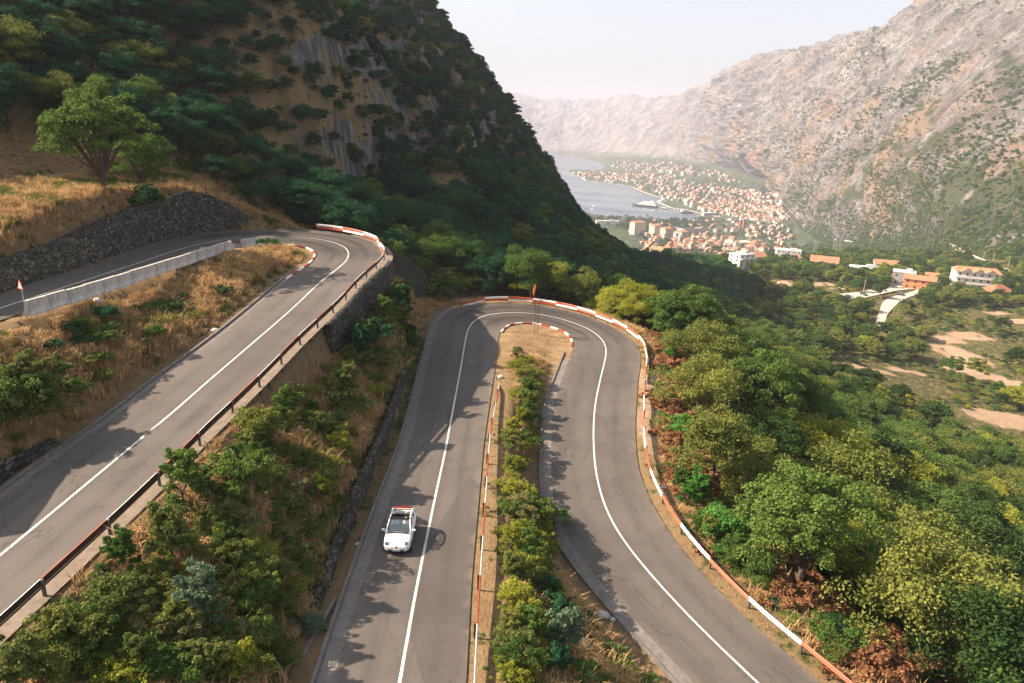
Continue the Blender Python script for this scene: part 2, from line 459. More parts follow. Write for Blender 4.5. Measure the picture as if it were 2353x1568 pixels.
# ------------------------------------------------------------------ mountains beyond the valley and the bay: (foot px, py, distance) -> (ridge px, py, distance)
MC = [((700,338,7400),(700,185,9800)), ((1000,345,6700),(1100,195,9300)), ((1245,350,6350),(1232,231,8800)), ((1310,352,6250),(1358,227,8400)), ((1400,354,5900),(1450,216,7500)), ((1532,368,4900),(1540,222,6300)),
      ((1637,389,4000),(1602,195,5200)), ((1776,431,2900),(1689,148,4300)), ((1805,463,2450),(1761,137,3800)), ((1822,505,2050),(1832,126,3400)), ((1842,545,1700),(1908,106,3100)),
      ((1890,580,1330),(2020,81,2800)), ((2010,595,1000),(2117,49,2500)), ((2180,606,700),(2230,-60,2250)), ((2370,648,520),(2420,-150,2000)), ((2620,728,420),(2720,-200,1700))]
RIDGE = [(600,175),(1000,190),(1132,198),(1155,207),(1208,221),(1232,231),(1257,230),(1285,230),(1302,238),(1330,232),(1358,227),(1369,230),(1425,224),(1450,216),(1467,221),(1488,230),(1532,221),(1577,213),(1602,195),(1614,199),(1664,167),(1689,148),(1713,153),(1755,138),(1832,126),(1867,129),(1880,113),(1908,106),(1961,82),(2020,81),(2076,71),(2117,49),(2152,0),(2230,-60),(2420,-150),(2720,-200)]
mf = np.array([m[0] for m in MC], float); mr = np.array([m[1] for m in MC], float)
NU, NVV, NB = 880, 320, 14
kk = np.arange(len(MC))
seg = np.r_[0, np.cumsum([0.8, 0.9, 0.8, 0.9, 1.1, 1.1, 1.3, 1.0, 1.0, 1.0, 1.1, 1.2, 1.3, 1.3, 1.2])]
tu = np.interp(np.linspace(0, seg[-1], NU), seg, kk)
def cr(A, t):
    i = np.clip(t.astype(int), 0, len(A) - 2); f = (t - i)[:, None]
    p0 = A[np.clip(i - 1, 0, len(A) - 1)]; p1 = A[i]; p2 = A[i + 1]; p3 = A[np.clip(i + 2, 0, len(A) - 1)]
    return p1 * (1 - f) + p2 * f if False else 0.5 * ((2 * p1) + (p2 - p0) * f + (2 * p0 - 5 * p1 + 4 * p2 - p3) * f ** 2 + (3 * p1 - p0 - 3 * p2 + p3) * f ** 3)
lf = np.log(mf[:, 2]); lr = np.log(mr[:, 2])
FU = cr(np.c_[mf[:, :2], lf], tu); RU = cr(np.c_[mr[:, :2], lr], tu)
RU[:, 1] = np.interp(RU[:, 0], [p[0] for p in RIDGE], [p[1] for p in RIDGE])
MV = np.zeros((NVV + NB, NU, 3))
for j in range(NVV):
    s = j / (NVV - 1)
    P = FU + (RU - FU) * s
    dl = FU[:, 2] + (RU[:, 2] - FU[:, 2]) * s ** 1.08
    pts = np.array([ony(P[i, 0], P[i, 1], math.exp(dl[i])) for i in range(NU)])
    MV[j] = pts
for j in range(NB):
    d = (j + 1) / NB
    q = MV[NVV - 1].copy(); g = q[:, :2] / np.linalg.norm(q[:, :2], axis=1)[:, None]
    q[:, :2] += g * d * 700; q[:, 2] -= 330 * d ** 1.3
    MV[NVV + j] = q
# rocky relief, fading to nothing at the sky line and at the foot
S = np.clip(np.arange(NVV + NB) / (NVV - 1), 0, 1.06)[:, None] * np.ones((1, NU))
env = sstep(0.0, 0.16, S) * (0.10 + 0.90 * sstep(1.0, 0.86, S)); env[NVV:] = 0.3
x, y, z = MV[..., 0], MV[..., 1], MV[..., 2]
rr = np.hypot(x, y)
a = 0.72; xs = x * math.cos(a) + z * math.sin(a); zs = -x * math.sin(a) + z * math.cos(a)      # bedding dips across the slope
D1 = fbm(xs / 560 + 3, y / 480, zs / 170, 5, 0.55, True)
D2 = fbm(xs / 190, y / 150, zs / 36 + 7, 5, 0.6, True)
gl = fbm(x / 260 + 9, y / 300, z / 900, 4, 0.5, True)
fr = sstep(6500, 3200, rr)
g2 = fbm(x / 700 + 4, y / 700, z / 2600, 4, 0.5, True)
D3 = fbm(xs / 60 + 1, y / 40, zs / 13, 4, 0.6, True)
disp = env * ((2 + 7 * fr) * D3 + (14 + 34 * fr) * D1 + (5 + 24 * fr) * D2 + (34 * gl + 42 * g2) * sstep(0.02, 0.35, S) - 12) * np.clip(rr / 1900, 0.28, 1.7)
dirv = np.stack([x, y, 0 * x], -1) / rr[..., None]
du = np.gradient(MV, axis=1); dvv = np.gradient(MV, axis=0); nn_ = np.cross(du, dvv)
nn_ /= np.linalg.norm(nn_, axis=2)[..., None] + 1e-9; nn_ *= np.sign(nn_[..., 2:3])
for _ in range(16):
    nn_[1:-1] = (nn_[:-2] + 2 * nn_[1:-1] + nn_[2:]) / 4; nn_[:, 1:-1] = (nn_[:, :-2] + 2 * nn_[:, 1:-1] + nn_[:, 2:]) / 4
nn_ /= np.linalg.norm(nn_, axis=2)[..., None]
MV = MV + nn_ * disp[..., None]
skirt = MV[0].copy(); skirt[:, 2] -= 90; skirt[:, :2] *= 0.97
MV = np.r_[skirt[None], MV]
MVf = MV.reshape(-1, 3); MF = grid_faces(NU, NVV + NB + 1)
# ------------------------------------------------------------------ surface materials
def m_ground():
    m = NT('ground_soil', 0.95, 0.1)
    big = m.noise(0.09, 5, 0.6); mid = m.noise(0.7, 5, 0.65); fine = m.noise(6.0, 5, 0.7)
    dry = m.ramp(mid, [(0.25, (0.12, 0.082, 0.045)), (0.5, (0.26, 0.18, 0.095)), (0.75, (0.40, 0.285, 0.155))])
    dry = m.mix(m.math('MULTIPLY', fine, 0.6), dry, (0.20, 0.13, 0.07))
    green = m.ramp(fine, [(0.3, (0.022, 0.034, 0.010)), (0.7, (0.085, 0.095, 0.030))])
    gf = m.math('ADD', m.math('MULTIPLY', m.math('SUBTRACT', mid, 0.5), 2.2), m.attr('green'), True)
    c = m.mix(m.ramp(gf, [(0.35, 0.0), (0.62, 1.0)]), dry, green)
    sand = m.ramp(m.noise(1.4, 5, 0.7), [(0.3, (0.24, 0.165, 0.105)), (0.7, (0.40, 0.29, 0.195))])
    sf = m.math('ADD', m.math('ADD', m.math('MULTIPLY', m.math('SUBTRACT', big, 0.5), 1.4), m.math('MULTIPLY', m.math('SUBTRACT', mid, 0.5), 1.3)), m.attr('sand'), True)
    c = m.mix(m.ramp(sf, [(0.45, 0.0), (0.70, 1.0)]), c, sand)
    vec = m.mapping(scale=(0.55, 0.55, 0.07), rot=(0.12, 0.1, 0.0))
    rk = m.noise(1.0, 7, 0.7, vec)
    rock = m.ramp(rk, [(0.34, (0.030, 0.029, 0.028)), (0.5, (0.125, 0.120, 0.115)), (0.70, (0.29, 0.28, 0.265))])
    rf = m.math('ADD', m.math('MULTIPLY', m.math('SUBTRACT', m.noise(0.10, 7, 0.7), 0.5), 2.6), m.attr('rock'), True)
    c = m.mix(m.ramp(rf, [(0.47, 0.0), (0.60, 1.0)]), c, rock)
    tn = m.ramp(m.noise(0.06, 5, 0.7), [(0.44, (0.030, 0.050, 0.022)), (0.58, (0.07, 0.085, 0.045)), (0.74, (0.25, 0.22, 0.19))])
    c = m.mix(m.attr('town'), c, tn)
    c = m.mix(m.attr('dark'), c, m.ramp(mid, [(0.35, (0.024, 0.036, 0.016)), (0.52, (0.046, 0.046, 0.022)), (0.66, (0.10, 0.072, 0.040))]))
    m.col(c)
    h = m.math('ADD', m.math('MULTIPLY', rk, 1.2), fine)
    m.bump(h, 0.8, 0.25)
    return m.mat

def m_mountain():
    m = NT('mountain_rock', 0.95, 0.1)
    vec = m.mapping(scale=(0.0045, 0.008, 0.036), rot=(0.0, 0.62, 0.10))
    st = m.noise(1.0, 9, 0.66, vec)
    fine = m.noise(0.06, 7, 0.7)
    rock = m.ramp(st, [(0.30, (0.075, 0.071, 0.073)), (0.5, (0.25, 0.235, 0.230)), (0.70, (0.46, 0.43, 0.415))])
    rock = m.mix(m.ramp(fine, [(0.36, 0.7), (0.58, 0.0)]), rock, (0.07, 0.066, 0.066))
    vf2 = m.noise(0.20, 6, 0.75)
    rock = m.mix(m.ramp(vf2, [(0.42, 0.6), (0.56, 0.0)]), rock, (0.075, 0.072, 0.065))
    tan = m.ramp(m.noise(0.02, 6, 0.65), [(0.3, (0.19, 0.13, 0.085)), (0.7, (0.33, 0.23, 0.155))])
    tf = m.math('ADD', m.noise(0.0042, 6, 0.6, m.mapping(rot=(0, 0.6, 0), scale=(1, 1, 2.2))), m.math('MULTIPLY', m.attr('tan'), 0.26))
    c = m.mix(m.ramp(tf, [(0.56, 0.0), (0.66, 0.8)]), rock, tan)
    sh = m.ramp(m.noise(0.034, 4, 0.7), [(0.3, (0.030, 0.045, 0.020)), (0.7, (0.085, 0.100, 0.040))])
    vf = m.math('ADD', m.math('MULTIPLY', m.noise(0.009, 4, 0.65, m.mapping(rot=(0, 0.62, 0), scale=(0.7, 1, 4.5))), 0.55), m.math('MULTIPLY', m.noise(0.05, 5, 0.75), 0.45))
    vf = m.math('ADD', vf, m.math('MULTIPLY', m.attr('green'), 0.20))
    c = m.mix(m.ramp(vf, [(0.565, 0.0), (0.60, 0.92)]), c, sh)
    m.col(c)
    m.bump(m.math('ADD', m.math('ADD', m.math('MULTIPLY', st, 1.6), fine), m.math('MULTIPLY', vf2, 0.35)), 1.0, 13.0)
    return m.mat

def m_asphalt():
    m = NT('asphalt', 0.82, 0.25)
    uv = m.n.new('ShaderNodeUVMap').outputs[0]       # u across the road 0..1, v along it in metres
    sep = m.n.new('ShaderNodeSeparateXYZ'); m.link(uv, sep.inputs[0])
    grain = m.noise(14.0, 4, 0.7); blot = m.noise(0.35, 5, 0.6)
    streak = m.noise(1.0, 5, 0.6, m.mapping(uv, scale=(22, 0.05, 1)))
    c = m.ramp(m.math('ADD', m.math('MULTIPLY', blot, 0.6), m.math('MULTIPLY', grain, 0.4)), [(0.32, (0.060, 0.053, 0.048)), (0.68, (0.106, 0.094, 0.084))])
    c = m.mix(m.ramp(streak, [(0.40, 0.0), (0.62, 0.22)]), c, (0.055, 0.052, 0.050))
    # darker tyre rubber through the bends
    rub = m.ramp(m.math('MULTIPLY', m.noise(1.0, 4, 0.5, m.mapping(uv, scale=(9, 0.10, 1), loc=(3, 0, 0))), m.attr('bend')), [(0.36, 0.0), (0.60, 0.8)])
    c = m.mix(rub, c, (0.020, 0.019, 0.019))
    # wheel tracks polished paler, older patches of a different mix
    wt = m.math('MULTIPLY', m.math('ABSOLUTE', m.math('SINE', m.math('MULTIPLY', sep.outputs[0], 12.566))), m.ramp(m.noise(0.12, 3), [(0.35, 0.1), (0.65, 0.5)]))
    c = m.mix(wt, c, (0.128, 0.113, 0.100))
    pt = m.voro(1.0, vec=m.mapping(uv, scale=(2.0, 0.055, 1)), out=1)
    pv_ = m.n.new('ShaderNodeSeparateColor'); m.link(pt, pv_.inputs[0])
    c = m.mix(m.ramp(pv_.outputs[0], [(0.74, 0.0), (0.76, 0.35)]), c, (0.048, 0.044, 0.042))
    # cracks: thin wandering lines where a stretched noise crosses its middle
    ck = m.noise(0.42, 7, 0.62, m.mapping(uv, scale=(6.5, 0.45, 1)), 0.6)
    lin = m.ramp(m.math('ABSOLUTE', m.math('SUBTRACT', ck, 0.5)), [(0.0, 1.0), (0.008, 0.0)])
    crack = m.math('MULTIPLY', lin, m.ramp(m.noise(0.16, 3), [(0.47, 0.0), (0.55, 0.8)]))
    c = m.mix(crack, c, (0.030, 0.027, 0.025))
    # dusty edges
    ed = m.math('ABSOLUTE', m.math('SUBTRACT', sep.outputs[0], 0.5))
    dust = m.math('MULTIPLY', m.ramp(ed, [(0.40, 0.0), (0.5, 1.0)]), m.ramp(m.noise(0.9, 4, 0.7), [(0.38, 0.0), (0.62, 0.7)]))
    c = m.mix(dust, c, (0.17, 0.14, 0.11))
    m.col(c); m.bump(grain, 0.25, 0.01)
    return m.mat

def m_concrete(name='concrete', c=(0.36, 0.335, 0.30), scale=1.4):
    m = NT(name, 0.9, 0.2)
    n = m.noise(scale, 6, 0.7)
    col = m.ramp(n, [(0.3, tuple(a * 0.62 for a in c)), (0.55, c), (0.75, tuple(min(1, a * 1.2) for a in c))])
    st = m.noise(2.2, 4, 0.6, m.mapping(scale=(1.5, 1.5, 0.15)))
    col = m.mix(m.ramp(st, [(0.52, 0.0), (0.72, 0.45)]), col, (0.14, 0.115, 0.09))
    m.col(col); m.bump(n, 0.3, 0.03)
    return m.mat

def m_masonry():
    m = NT('masonry', 0.92, 0.15)
    uv = m.n.new('ShaderNodeUVMap').outputs[0]
    w = m.mix(0.05, m.mapping(uv, scale=(1.0, 1.45, 1)), m.noise(1.6, 3, 0.6, uv, out=1))
    vc = m.n.new('ShaderNodeTexVoronoi'); vc.inputs['Scale'].default_value = 2.1; vc.inputs['Randomness'].default_value = 0.85; m.link(w, vc.inputs['Vector'])
    ve = m.n.new('ShaderNodeTexVoronoi'); ve.feature = 'DISTANCE_TO_EDGE'; ve.inputs['Scale'].default_value = 2.1; ve.inputs['Randomness'].default_value = 0.85; m.link(w, ve.inputs['Vector'])
    sp = m.n.new('ShaderNodeSeparateColor'); m.link(vc.outputs['Color'], sp.inputs[0])
    stone = m.ramp(sp.outputs[0], [(0.0, (0.050, 0.047, 0.042)), (0.5, (0.095, 0.088, 0.077)), (1.0, (0.165, 0.150, 0.130))])
    joint = m.ramp(ve.outputs['Distance'], [(0.02, 1.0), (0.09, 0.0)])
    bcol = m.mix(joint, stone, (0.022, 0.021, 0.019))
    n = m.noise(3.0, 5, 0.7, uv)
    c = m.mix(m.ramp(n, [(0.42, 0.0), (0.72, 0.7)]), bcol, (0.050, 0.058, 0.034))
    m.col(c)
    m.bump(m.math('SUBTRACT', m.math('MULTIPLY', n, 0.5), joint), 0.9, 0.10)
    return m.mat

def m_leaf(name, lo, hi, tip=None, trans=0.35):
    m = NT(name, 0.75, 0.08)
    r = m.info('Random'); isl = m.geo('Random Per Island')
    f = m.math('ADD', m.math('MULTIPLY', r, 0.45), m.math('MULTIPLY', isl, 0.55))
    c = m.ramp(f, [(0.0, lo), (0.75, hi)] + ([(0.82, hi), (0.90, tip)] if tip else [(1.0, tuple(a * 1.25 for a in hi))]))
    m.col(c)
    t = m.n.new('ShaderNodeBsdfTranslucent'); m.link(c, t.inputs[0])
    x = m.n.new('ShaderNodeMixShader'); x.inputs[0].default_value = trans
    m.link(m.b.outputs[0], x.inputs[1]); m.link(t.outputs[0], x.inputs[2])
    m.link(x.outputs[0], m.n['Material Output'].inputs[0])
    return m.mat

M = {}
M['ground'] = m_ground(); M['mountain'] = m_mountain(); M['asphalt'] = m_asphalt()
M['concrete'] = m_concrete(); M['gutter'] = m_concrete('gutter_concrete', (0.165, 0.152, 0.138), 2.5); M['masonry'] = m_masonry()
wl_ = NT('white_line', 0.8, 0.2)
wl_.col(wl_.mix(wl_.ramp(wl_.noise(7.0, 6, 0.75), [(0.36, 0.75), (0.50, 0.0)]), wl_.ramp(wl_.noise(0.5, 4), [(0.3, (0.46, 0.44, 0.42)), (0.7, (0.62, 0.60, 0.57))]), (0.13, 0.115, 0.105))); M['white_line'] = wl_.mat
M['white'] = plain('white_paint', (0.78, 0.76, 0.73), 0.5, 0.4, var=0.07, scale=0.8)
M['red'] = plain('red_paint', (0.52, 0.085, 0.035), 0.5, 0.4, var=0.2, scale=0.9)
M['kerb_red'] = plain('kerb_red', (0.30, 0.055, 0.04), 0.85, 0.2, var=0.35, scale=1.8)
M['kerb_white'] = plain('kerb_white', (0.62, 0.59, 0.55), 0.85, 0.2, var=0.25, scale=1.8)
M['steel'] = plain('steel', (0.10, 0.085, 0.075), 0.6, 0.4, 0.3, var=0.3)
M['rust'] = plain('rust', (0.10, 0.05, 0.03), 0.85, 0.2, var=0.4)
M['yellow'] = plain('yellow_paint', (0.50, 0.33, 0.05), 0.6, 0.3, var=0.3)
M['black'] = plain('black_plastic', (0.02, 0.02, 0.022), 0.5, 0.4)
M['stone'] = plain('stone', (0.42, 0.40, 0.37), 0.95, 0.1, var=0.4, scale=2.5)
M['grey_paint'] = plain('grey_paint', (0.35, 0.35, 0.36), 0.5, 0.4)
M['bark'] = plain('bark', (0.09, 0.07, 0.055), 0.95, 0.1, var=0.4, scale=5)
M['deadwood'] = plain('deadwood', (0.42, 0.33, 0.24), 0.95, 0.1, var=0.3, scale=5)

def structure(o): return tag(o, kind='structure')
def fattr(o, name, v):
    at = o.data.attributes.new(name, 'FLOAT', 'POINT'); at.data.foreach_set('value', np.asarray(v, np.float32).ravel())
def set_uv(o, uv):                                      # per-vertex uv
    L = o.data.uv_layers.new(name='UVMap'); vi = np.empty(len(o.data.loops), np.int32); o.data.loops.foreach_get('vertex_index', vi)
    L.data.foreach_set('uv', np.asarray(uv, np.float32)[vi].ravel())

# ------------------------------------------------------------------ ground, mountains, water
ground = structure(new_mesh('ground', GV, GF, [M['ground']], True))
gxg, gyg = np.gradient(GZ, gx, axis=1), np.gradient(GZ, gy, axis=0)
slope = np.hypot(gxg, gyg)
RR = np.hypot(GXX, GYY)
hill = sstep(100, 160, GYY) * sstep(140, 30, GXX) * (GZ > -110)
cliff = np.clip((slope - 1.15) * 0.5, -0.45, 0.32) * hill
ribG = fbm((GXX + 0.35 * GYY) / 11, (GYY - 0.2 * GXX) / 34, base_h(GXX, GYY) / 60, 5, 0.55, True)
rockv = 0.02 + 0.55 * hill * sstep(150, 200, GYY) * np.clip(ribG - 0.02, -0.3, 0.5) + np.where(hill > 0.1, cliff + 0.20 * hill, 0.0)
valley = sstep(8, 30, GXX) * sstep(1400, 900, GYY)
bank = ((GXX > -15) & (GXX < -9.5)) * sstep(8, 12, GYY) * sstep(100, 80, GYY)
green = 0.15 + 0.45 * valley + 0.05 * hill + 0.30 * sstep(150, 100, GYY) * (1 - valley) * (GXX > -26) * bank + 0.12 * (1 - valley)
isl = (GXX > -9) & (GXX < 8) & (GYY > 76) & (GYY < 106)              # bare dry earth inside the lower bend
green = np.where(isl, -0.5, green)
PATCH = [((1800,648),34,13), ((1760,652),14,9), ((2205,815),10,22), ((2215,850),9,15), ((2180,780),8,9), ((2290,720),10,5), ((1990,845),14,4), ((2080,850),10,4), ((1930,700),9,4), ((1905,735),5,4), ((2320,880),9,16), ((2300,960),14,10), ((1985,765),8,3), ((2345,740),9,6), ((2230,770),12,10), ((1500,900),2.5,9), ((1545,760),4,8), ((1510,1000),2.2,8), ((1930,662),9,5)]
sandv = np.zeros_like(GZ)
gmask = valley > 0
def hit_ground(px, py):                                  # where a view line meets the height field
    r = ray(px, py); t = 18.0; prev = 18.0
    while t < 9000:
        p = r * t
        if p[2] < ground_z(p[0], p[1]):
            lo, hi = prev, t
            for _ in range(18):
                md = 0.5 * (lo + hi); q = r * md
                if q[2] < ground_z(q[0], q[1]): hi = md
                else: lo = md
            return r * hi
        prev = t; t *= 1.012
    return None
patch_w = []; patch_front = []
for (px, py), ax, ay in PATCH:
    p = hit_ground(px, py)
    if p is None: continue
    k = 0.82 if ax < 30 else 1.0
    patch_w.append((p[0], p[1], ax * k, ay * k))
    if ax > 9:
        dd = np.hypot(p[0], p[1])
        for b_ in (8, 17, 27):
            for sd_ in (-0.6, 0, 0.6): patch_front.append((p[0] * (1 - b_ / dd) + p[1] / dd * sd_ * ax, p[1] * (1 - b_ / dd) - p[0] / dd * sd_ * ax, 8.0))
    d = np.hypot((GXX - p[0]) / (ax * k), (GYY - p[1]) / (ay * k))
    sandv = np.maximum(sandv, 1.05 * sstep(1.5, 0.5, d))
townv = sstep(1150, 1320, GYY) * sstep(-40, 20, GXX + 60)
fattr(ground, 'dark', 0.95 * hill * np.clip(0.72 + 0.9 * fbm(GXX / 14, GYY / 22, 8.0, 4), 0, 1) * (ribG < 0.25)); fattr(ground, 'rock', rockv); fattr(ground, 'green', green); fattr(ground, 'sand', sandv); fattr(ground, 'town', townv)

mount = structure(new_mesh('mountains', MVf, MF, [M['mountain']], True))
mr_ = np.hypot(MVf[:, 0], MVf[:, 1])
srow = np.r_[np.zeros((1, NU)), S].ravel()
az = np.arctan2(MVf[:, 0], MVf[:, 1])
near_g = sstep(2300, 800, mr_) * sstep(0.75, 0.05, srow) * 0.62
fattr(mount, 'green', near_g + 0.75 * sstep(0.10, 0.0, srow) - 0.15 * sstep(0.3, 0.8, srow))
fattr(mount, 'tan', 0.36 * sstep(0.12, 0.25, srow) * sstep(0.72, 0.4, srow) * sstep(5200, 2600, mr_) * sstep(600, 1300, mr_))

def m_water():
    m = NT('water', 0.22, 0.5)
    m.col((0.055, 0.085, 0.115))
    n = m.noise(0.05, 5, 0.65, m.mapping(scale=(1.0, 0.35, 1)))
    n2 = m.noise(0.004, 4, 0.6, m.mapping(scale=(0.5, 1.6, 1), rot=(0, 0, 0.4)))
    m.val(m.b.inputs['Roughness'], m.ramp(n2, [(0.4, 0.14), (0.62, 0.34)]))
    m.bump(n, 0.25, 1.2)
    return m.mat
w = MB(); w.poly([(-9000, 900, SEA), (3000, 900, SEA), (3000, 12000, SEA), (-9000, 12000, SEA)])
structure(w.build('water', m_water()))

# ------------------------------------------------------------------ roads, lines, gutters, kerbs
for G, nm in ((G1, 'upper_road'), (G2, 'lower_road')):
    o = structure(new_mesh('road', G.reshape(-1, 3) + np.array([0, 0, 0.012]), grid_faces(G.shape[1], G.shape[0])[:, ::-1], [M['asphalt']], True))
    mid = G[:, 4]; L = np.r_[0, np.cumsum(np.linalg.norm(np.diff(mid, axis=0), axis=1))]
    uv = np.stack([np.tile(np.linspace(0, 1, G.shape[1]), (len(L), 1)), np.repeat(L[:, None], G.shape[1], 1)], -1).reshape(-1, 2)
    set_uv(o, uv)
    d = np.gradient(mid[:, :2], axis=0); th = np.unwrap(np.arctan2(d[:, 1], d[:, 0])); cv = np.abs(np.gradient(th, L))
    cv = np.convolve(cv, np.ones(31) / 31, 'same'); bend = np.clip(cv / 0.07, 0, 1.25) * 0.95 + 0.12
    fattr(o, 'bend', np.repeat(bend, G.shape[1]))
    # centre line
    c = smooth_line(mid, 0.8, 6)
    a_, b_ = offset(c, 0.075, 0.022), offset(c, -0.075, 0.022)
    n = len(c); V = np.r_[a_, b_]; F = np.array([[i, n + i, n + i + 1, i + 1] for i in range(n - 1)])
    structure(new_mesh('road_marking', V, F, [M['white_line']]))

def strip(name, P, o0, o1, dz, mat, step=0.8, kind='structure'):
    P = smooth_line(P, step, 2)
    o1v = o1[:len(P)] if hasattr(o1, '__len__') else o1; o1 = float(np.max(o1))
    A, B_ = offset(P, o0, dz), offset(P, o1v, dz)
    n = len(P); V = np.r_[A, B_]; F = np.array([[i, i + 1, n + i + 1, n + i] for i in range(n - 1)])
    if o1 < o0: F = F[:, ::-1]
    return tag(new_mesh(name, V, F[:, ::-1] if o1 > o0 else F[:, ::-1], [mat]), kind=kind)

def wall_mesh(name, P, offs, z0, z1, thick, mat, parent=None, step=0.7):
    """upright wall along a line; z0, z1 bottom and top heights per point; thickness to the left"""
    n = len(P); A = offset(P, offs); B_ = offset(P, offs + thick)
    rings = []
    for i in range(n):
        rings.append([(A[i][0], A[i][1], z0[i]), (A[i][0], A[i][1], z1[i]), (B_[i][0], B_[i][1], z1[i]), (B_[i][0], B_[i][1], z0[i])])
    mb = MB(); mb.loft(rings)
    o = mb.build(name, [mat], parent)
    L = np.r_[0, np.cumsum(np.linalg.norm(np.diff(A[:, :2], axis=0), axis=1))]
    uv = []
    for i in range(n): uv += [(L[i], z0[i]), (L[i], z1[i]), (L[i], z1[i] + abs(thick)), (L[i], z0[i] - abs(thick))]
    set_uv(o, uv)
    return o

def cut(P, lo, hi):                                       # part of a polyline between two arc lengths
    Q = resample(P, 0.5); L = np.r_[0, np.cumsum(np.linalg.norm(np.diff(Q, axis=0), axis=1))]
    return Q[(L >= lo) & (L <= hi)]
def arc_near(P, pt):
    Q = resample(P, 0.5); return 0.5 * int(np.argmin(((Q[:, :2] - np.asarray(pt)[:2]) ** 2).sum(1)))
O1s, I1s, O2s, I2s = G1[:, 0], G1[:, -1], G2[:, 0], G2[:, -1]
I1s = I1s[np.r_[True, np.linalg.norm(np.diff(I1s, axis=0), axis=1) > 0.02]]
I2s = I2s[np.r_[True, np.linalg.norm(np.diff(I2s, axis=0), axis=1) > 0.02]]
# gutter beside the middle road (uphill side), up to the bend
e2 = arc_near(O2s, onz(1046, 706, -27))
strip('gutter', cut(O2s, 0, e2), 0.0, 0.75, 0.004, M['gutter'])
P = smooth_line(cut(O2s, 0, e2), 0.8, 2); nP = len(P)
kz = P[:, 2]
structure(wall_mesh('kerb', P, 0.75, kz - 0.2, kz + 0.13, 0.18, M['gutter']))
# gutter beside the lowest road
s2 = arc_near(I2s, onz(1313, 808, -27.5)); L2 = arc_near(I2s, I2s[-1])
strip('gutter', cut(I2s, s2 + 3, L2), -0.85, 0.0, 0.004, M['gutter'])
P = smooth_line(cut(I2s, s2, L2), 0.8, 2)
structure(wall_mesh('kerb', P, -1.03, P[:, 2] - 0.3, P[:, 2] + 0.14, 0.18, M['gutter']))
# narrow strip and kerb on the uphill side of the upper road
s1 = arc_near(I1s, onz(690, 620, -16)); L1 = arc_near(I1s, I1s[-1])
strip('gutter', cut(I1s, s1, L1), -0.45, 0.0, 0.004, M['gutter'])
P = smooth_line(cut(I1s, s1, L1), 0.8, 2)
structure(wall_mesh('kerb', P, -0.62, P[:, 2] - 0.3, P[:, 2] + 0.15, 0.17, M['gutter']))
# red and white kerb stones inside the two bends
def painted_kerb(P, lo, hi, lab):
    Q = smooth_line(cut(P, lo, hi), 0.25, 2); per = 6
    mb = MB()
    for k, i in enumerate(range(0, len(Q) - per, per)):
        q = Q[i:i + per + 1]
        A, B_ = offset(q, 0.0), offset(q, -0.26); mb.m = k % 2
        rings = [[(a[0], a[1], a[2] - 0.2), (a[0], a[1], a[2] + 0.10), (a[0] * .85 + b[0] * .15, a[1] * .85 + b[1] * .15, a[2] + 0.14), (b[0], b[1], b[2] + 0.14), (b[0], b[1], b[2] - 0.2)] for a, b in zip(A, B_)]
        mb.loft(rings)
    return structure(mb.build('painted_kerb', [M['kerb_white'], M['kerb_red']]))
painted_kerb(I1s, arc_near(I1s, onz(590, 562, -15)), arc_near(I1s, onz(668, 634, -16.1)), '')
painted_kerb(I2s, arc_near(I2s, onz(1146, 772, -27)), arc_near(I2s, onz(1316, 800, -27.5)), '')
# worn lettering sprayed on the asphalt in the upper bend
gp = plain('faded_paint', (0.075, 0.085, 0.12), 0.9, 0.1, var=0.3)
mb = MB()
def scrib(px0, py0, pts, w=0.10):
    o_ = onz(px0, py0, -16.0)
    for (x0, y0), (x1, y1) in zip(pts[:-1], pts[1:]):
        d = Vector((x1 - x0, y1 - y0)); n_ = Vector((-d.y, d.x)).normalized() * w / 2
        z_ = -15.98 + 0.012 + 0.02
        mb.poly([(o_[0] + x0 - n_.x, o_[1] + y0 - n_.y, z_), (o_[0] + x1 - n_.x, o_[1] + y1 - n_.y, z_), (o_[0] + x1 + n_.x, o_[1] + y1 + n_.y, z_), (o_[0] + x0 + n_.x, o_[1] + y0 + n_.y, z_)])
rs = random.Random(5)
for (bx, by, n_) in ((764, 640, 9), (783, 637, 12), (800, 630, 9)):
    x_ = 0
    for i in range(n_):
        x_ += 0.16 + rs.random() * 0.12
        scrib(bx, by, [(x_, 0), (x_ + rs.uniform(-.05, .1), 0.35 + rs.random() * .25), (x_ + rs.uniform(0.03, .16), rs.uniform(0.1, .5))], 0.05)
for z_fix in range(len(mb.V)):
    x_, y_, _ = mb.V[z_fix]; mb.V[z_fix] = (x_, y_, float(bil(bench, np.array(x_), np.array(y_), -16.0)) + 0.05)
structure(mb.build('road_lettering', [gp]))
# ------------------------------------------------------------------ vegetation
M['leaf_dark'] = m_leaf('leaf_dark', (0.013, 0.053, 0.025), (0.037, 0.112, 0.046), trans=0.25)  # teal darkness of shaded foliage put into the leaf colour
M['leaf_mid'] = m_leaf('leaf_mid', (0.027, 0.088, 0.020), (0.122, 0.188, 0.040))
M['leaf_olive'] = m_leaf('leaf_olive', (0.069, 0.106, 0.022), (0.219, 0.237, 0.056))
M['leaf_yellow'] = m_leaf('leaf_yellow', (0.112, 0.150, 0.018), (0.312, 0.325, 0.045))
M['leaf_deep'] = m_leaf('leaf_deep', (0.016, 0.044, 0.012), (0.060, 0.105, 0.026))  # variant of the dark leaf for sunlit slopes, without the teal shade tone
M['leaf_silver'] = m_leaf('leaf_silver', (0.05, 0.1, 0.055), (0.15, 0.21, 0.125))
M['leaf_bright'] = m_leaf('leaf_bright', (0.037, 0.150, 0.025), (0.125, 0.300, 0.056))
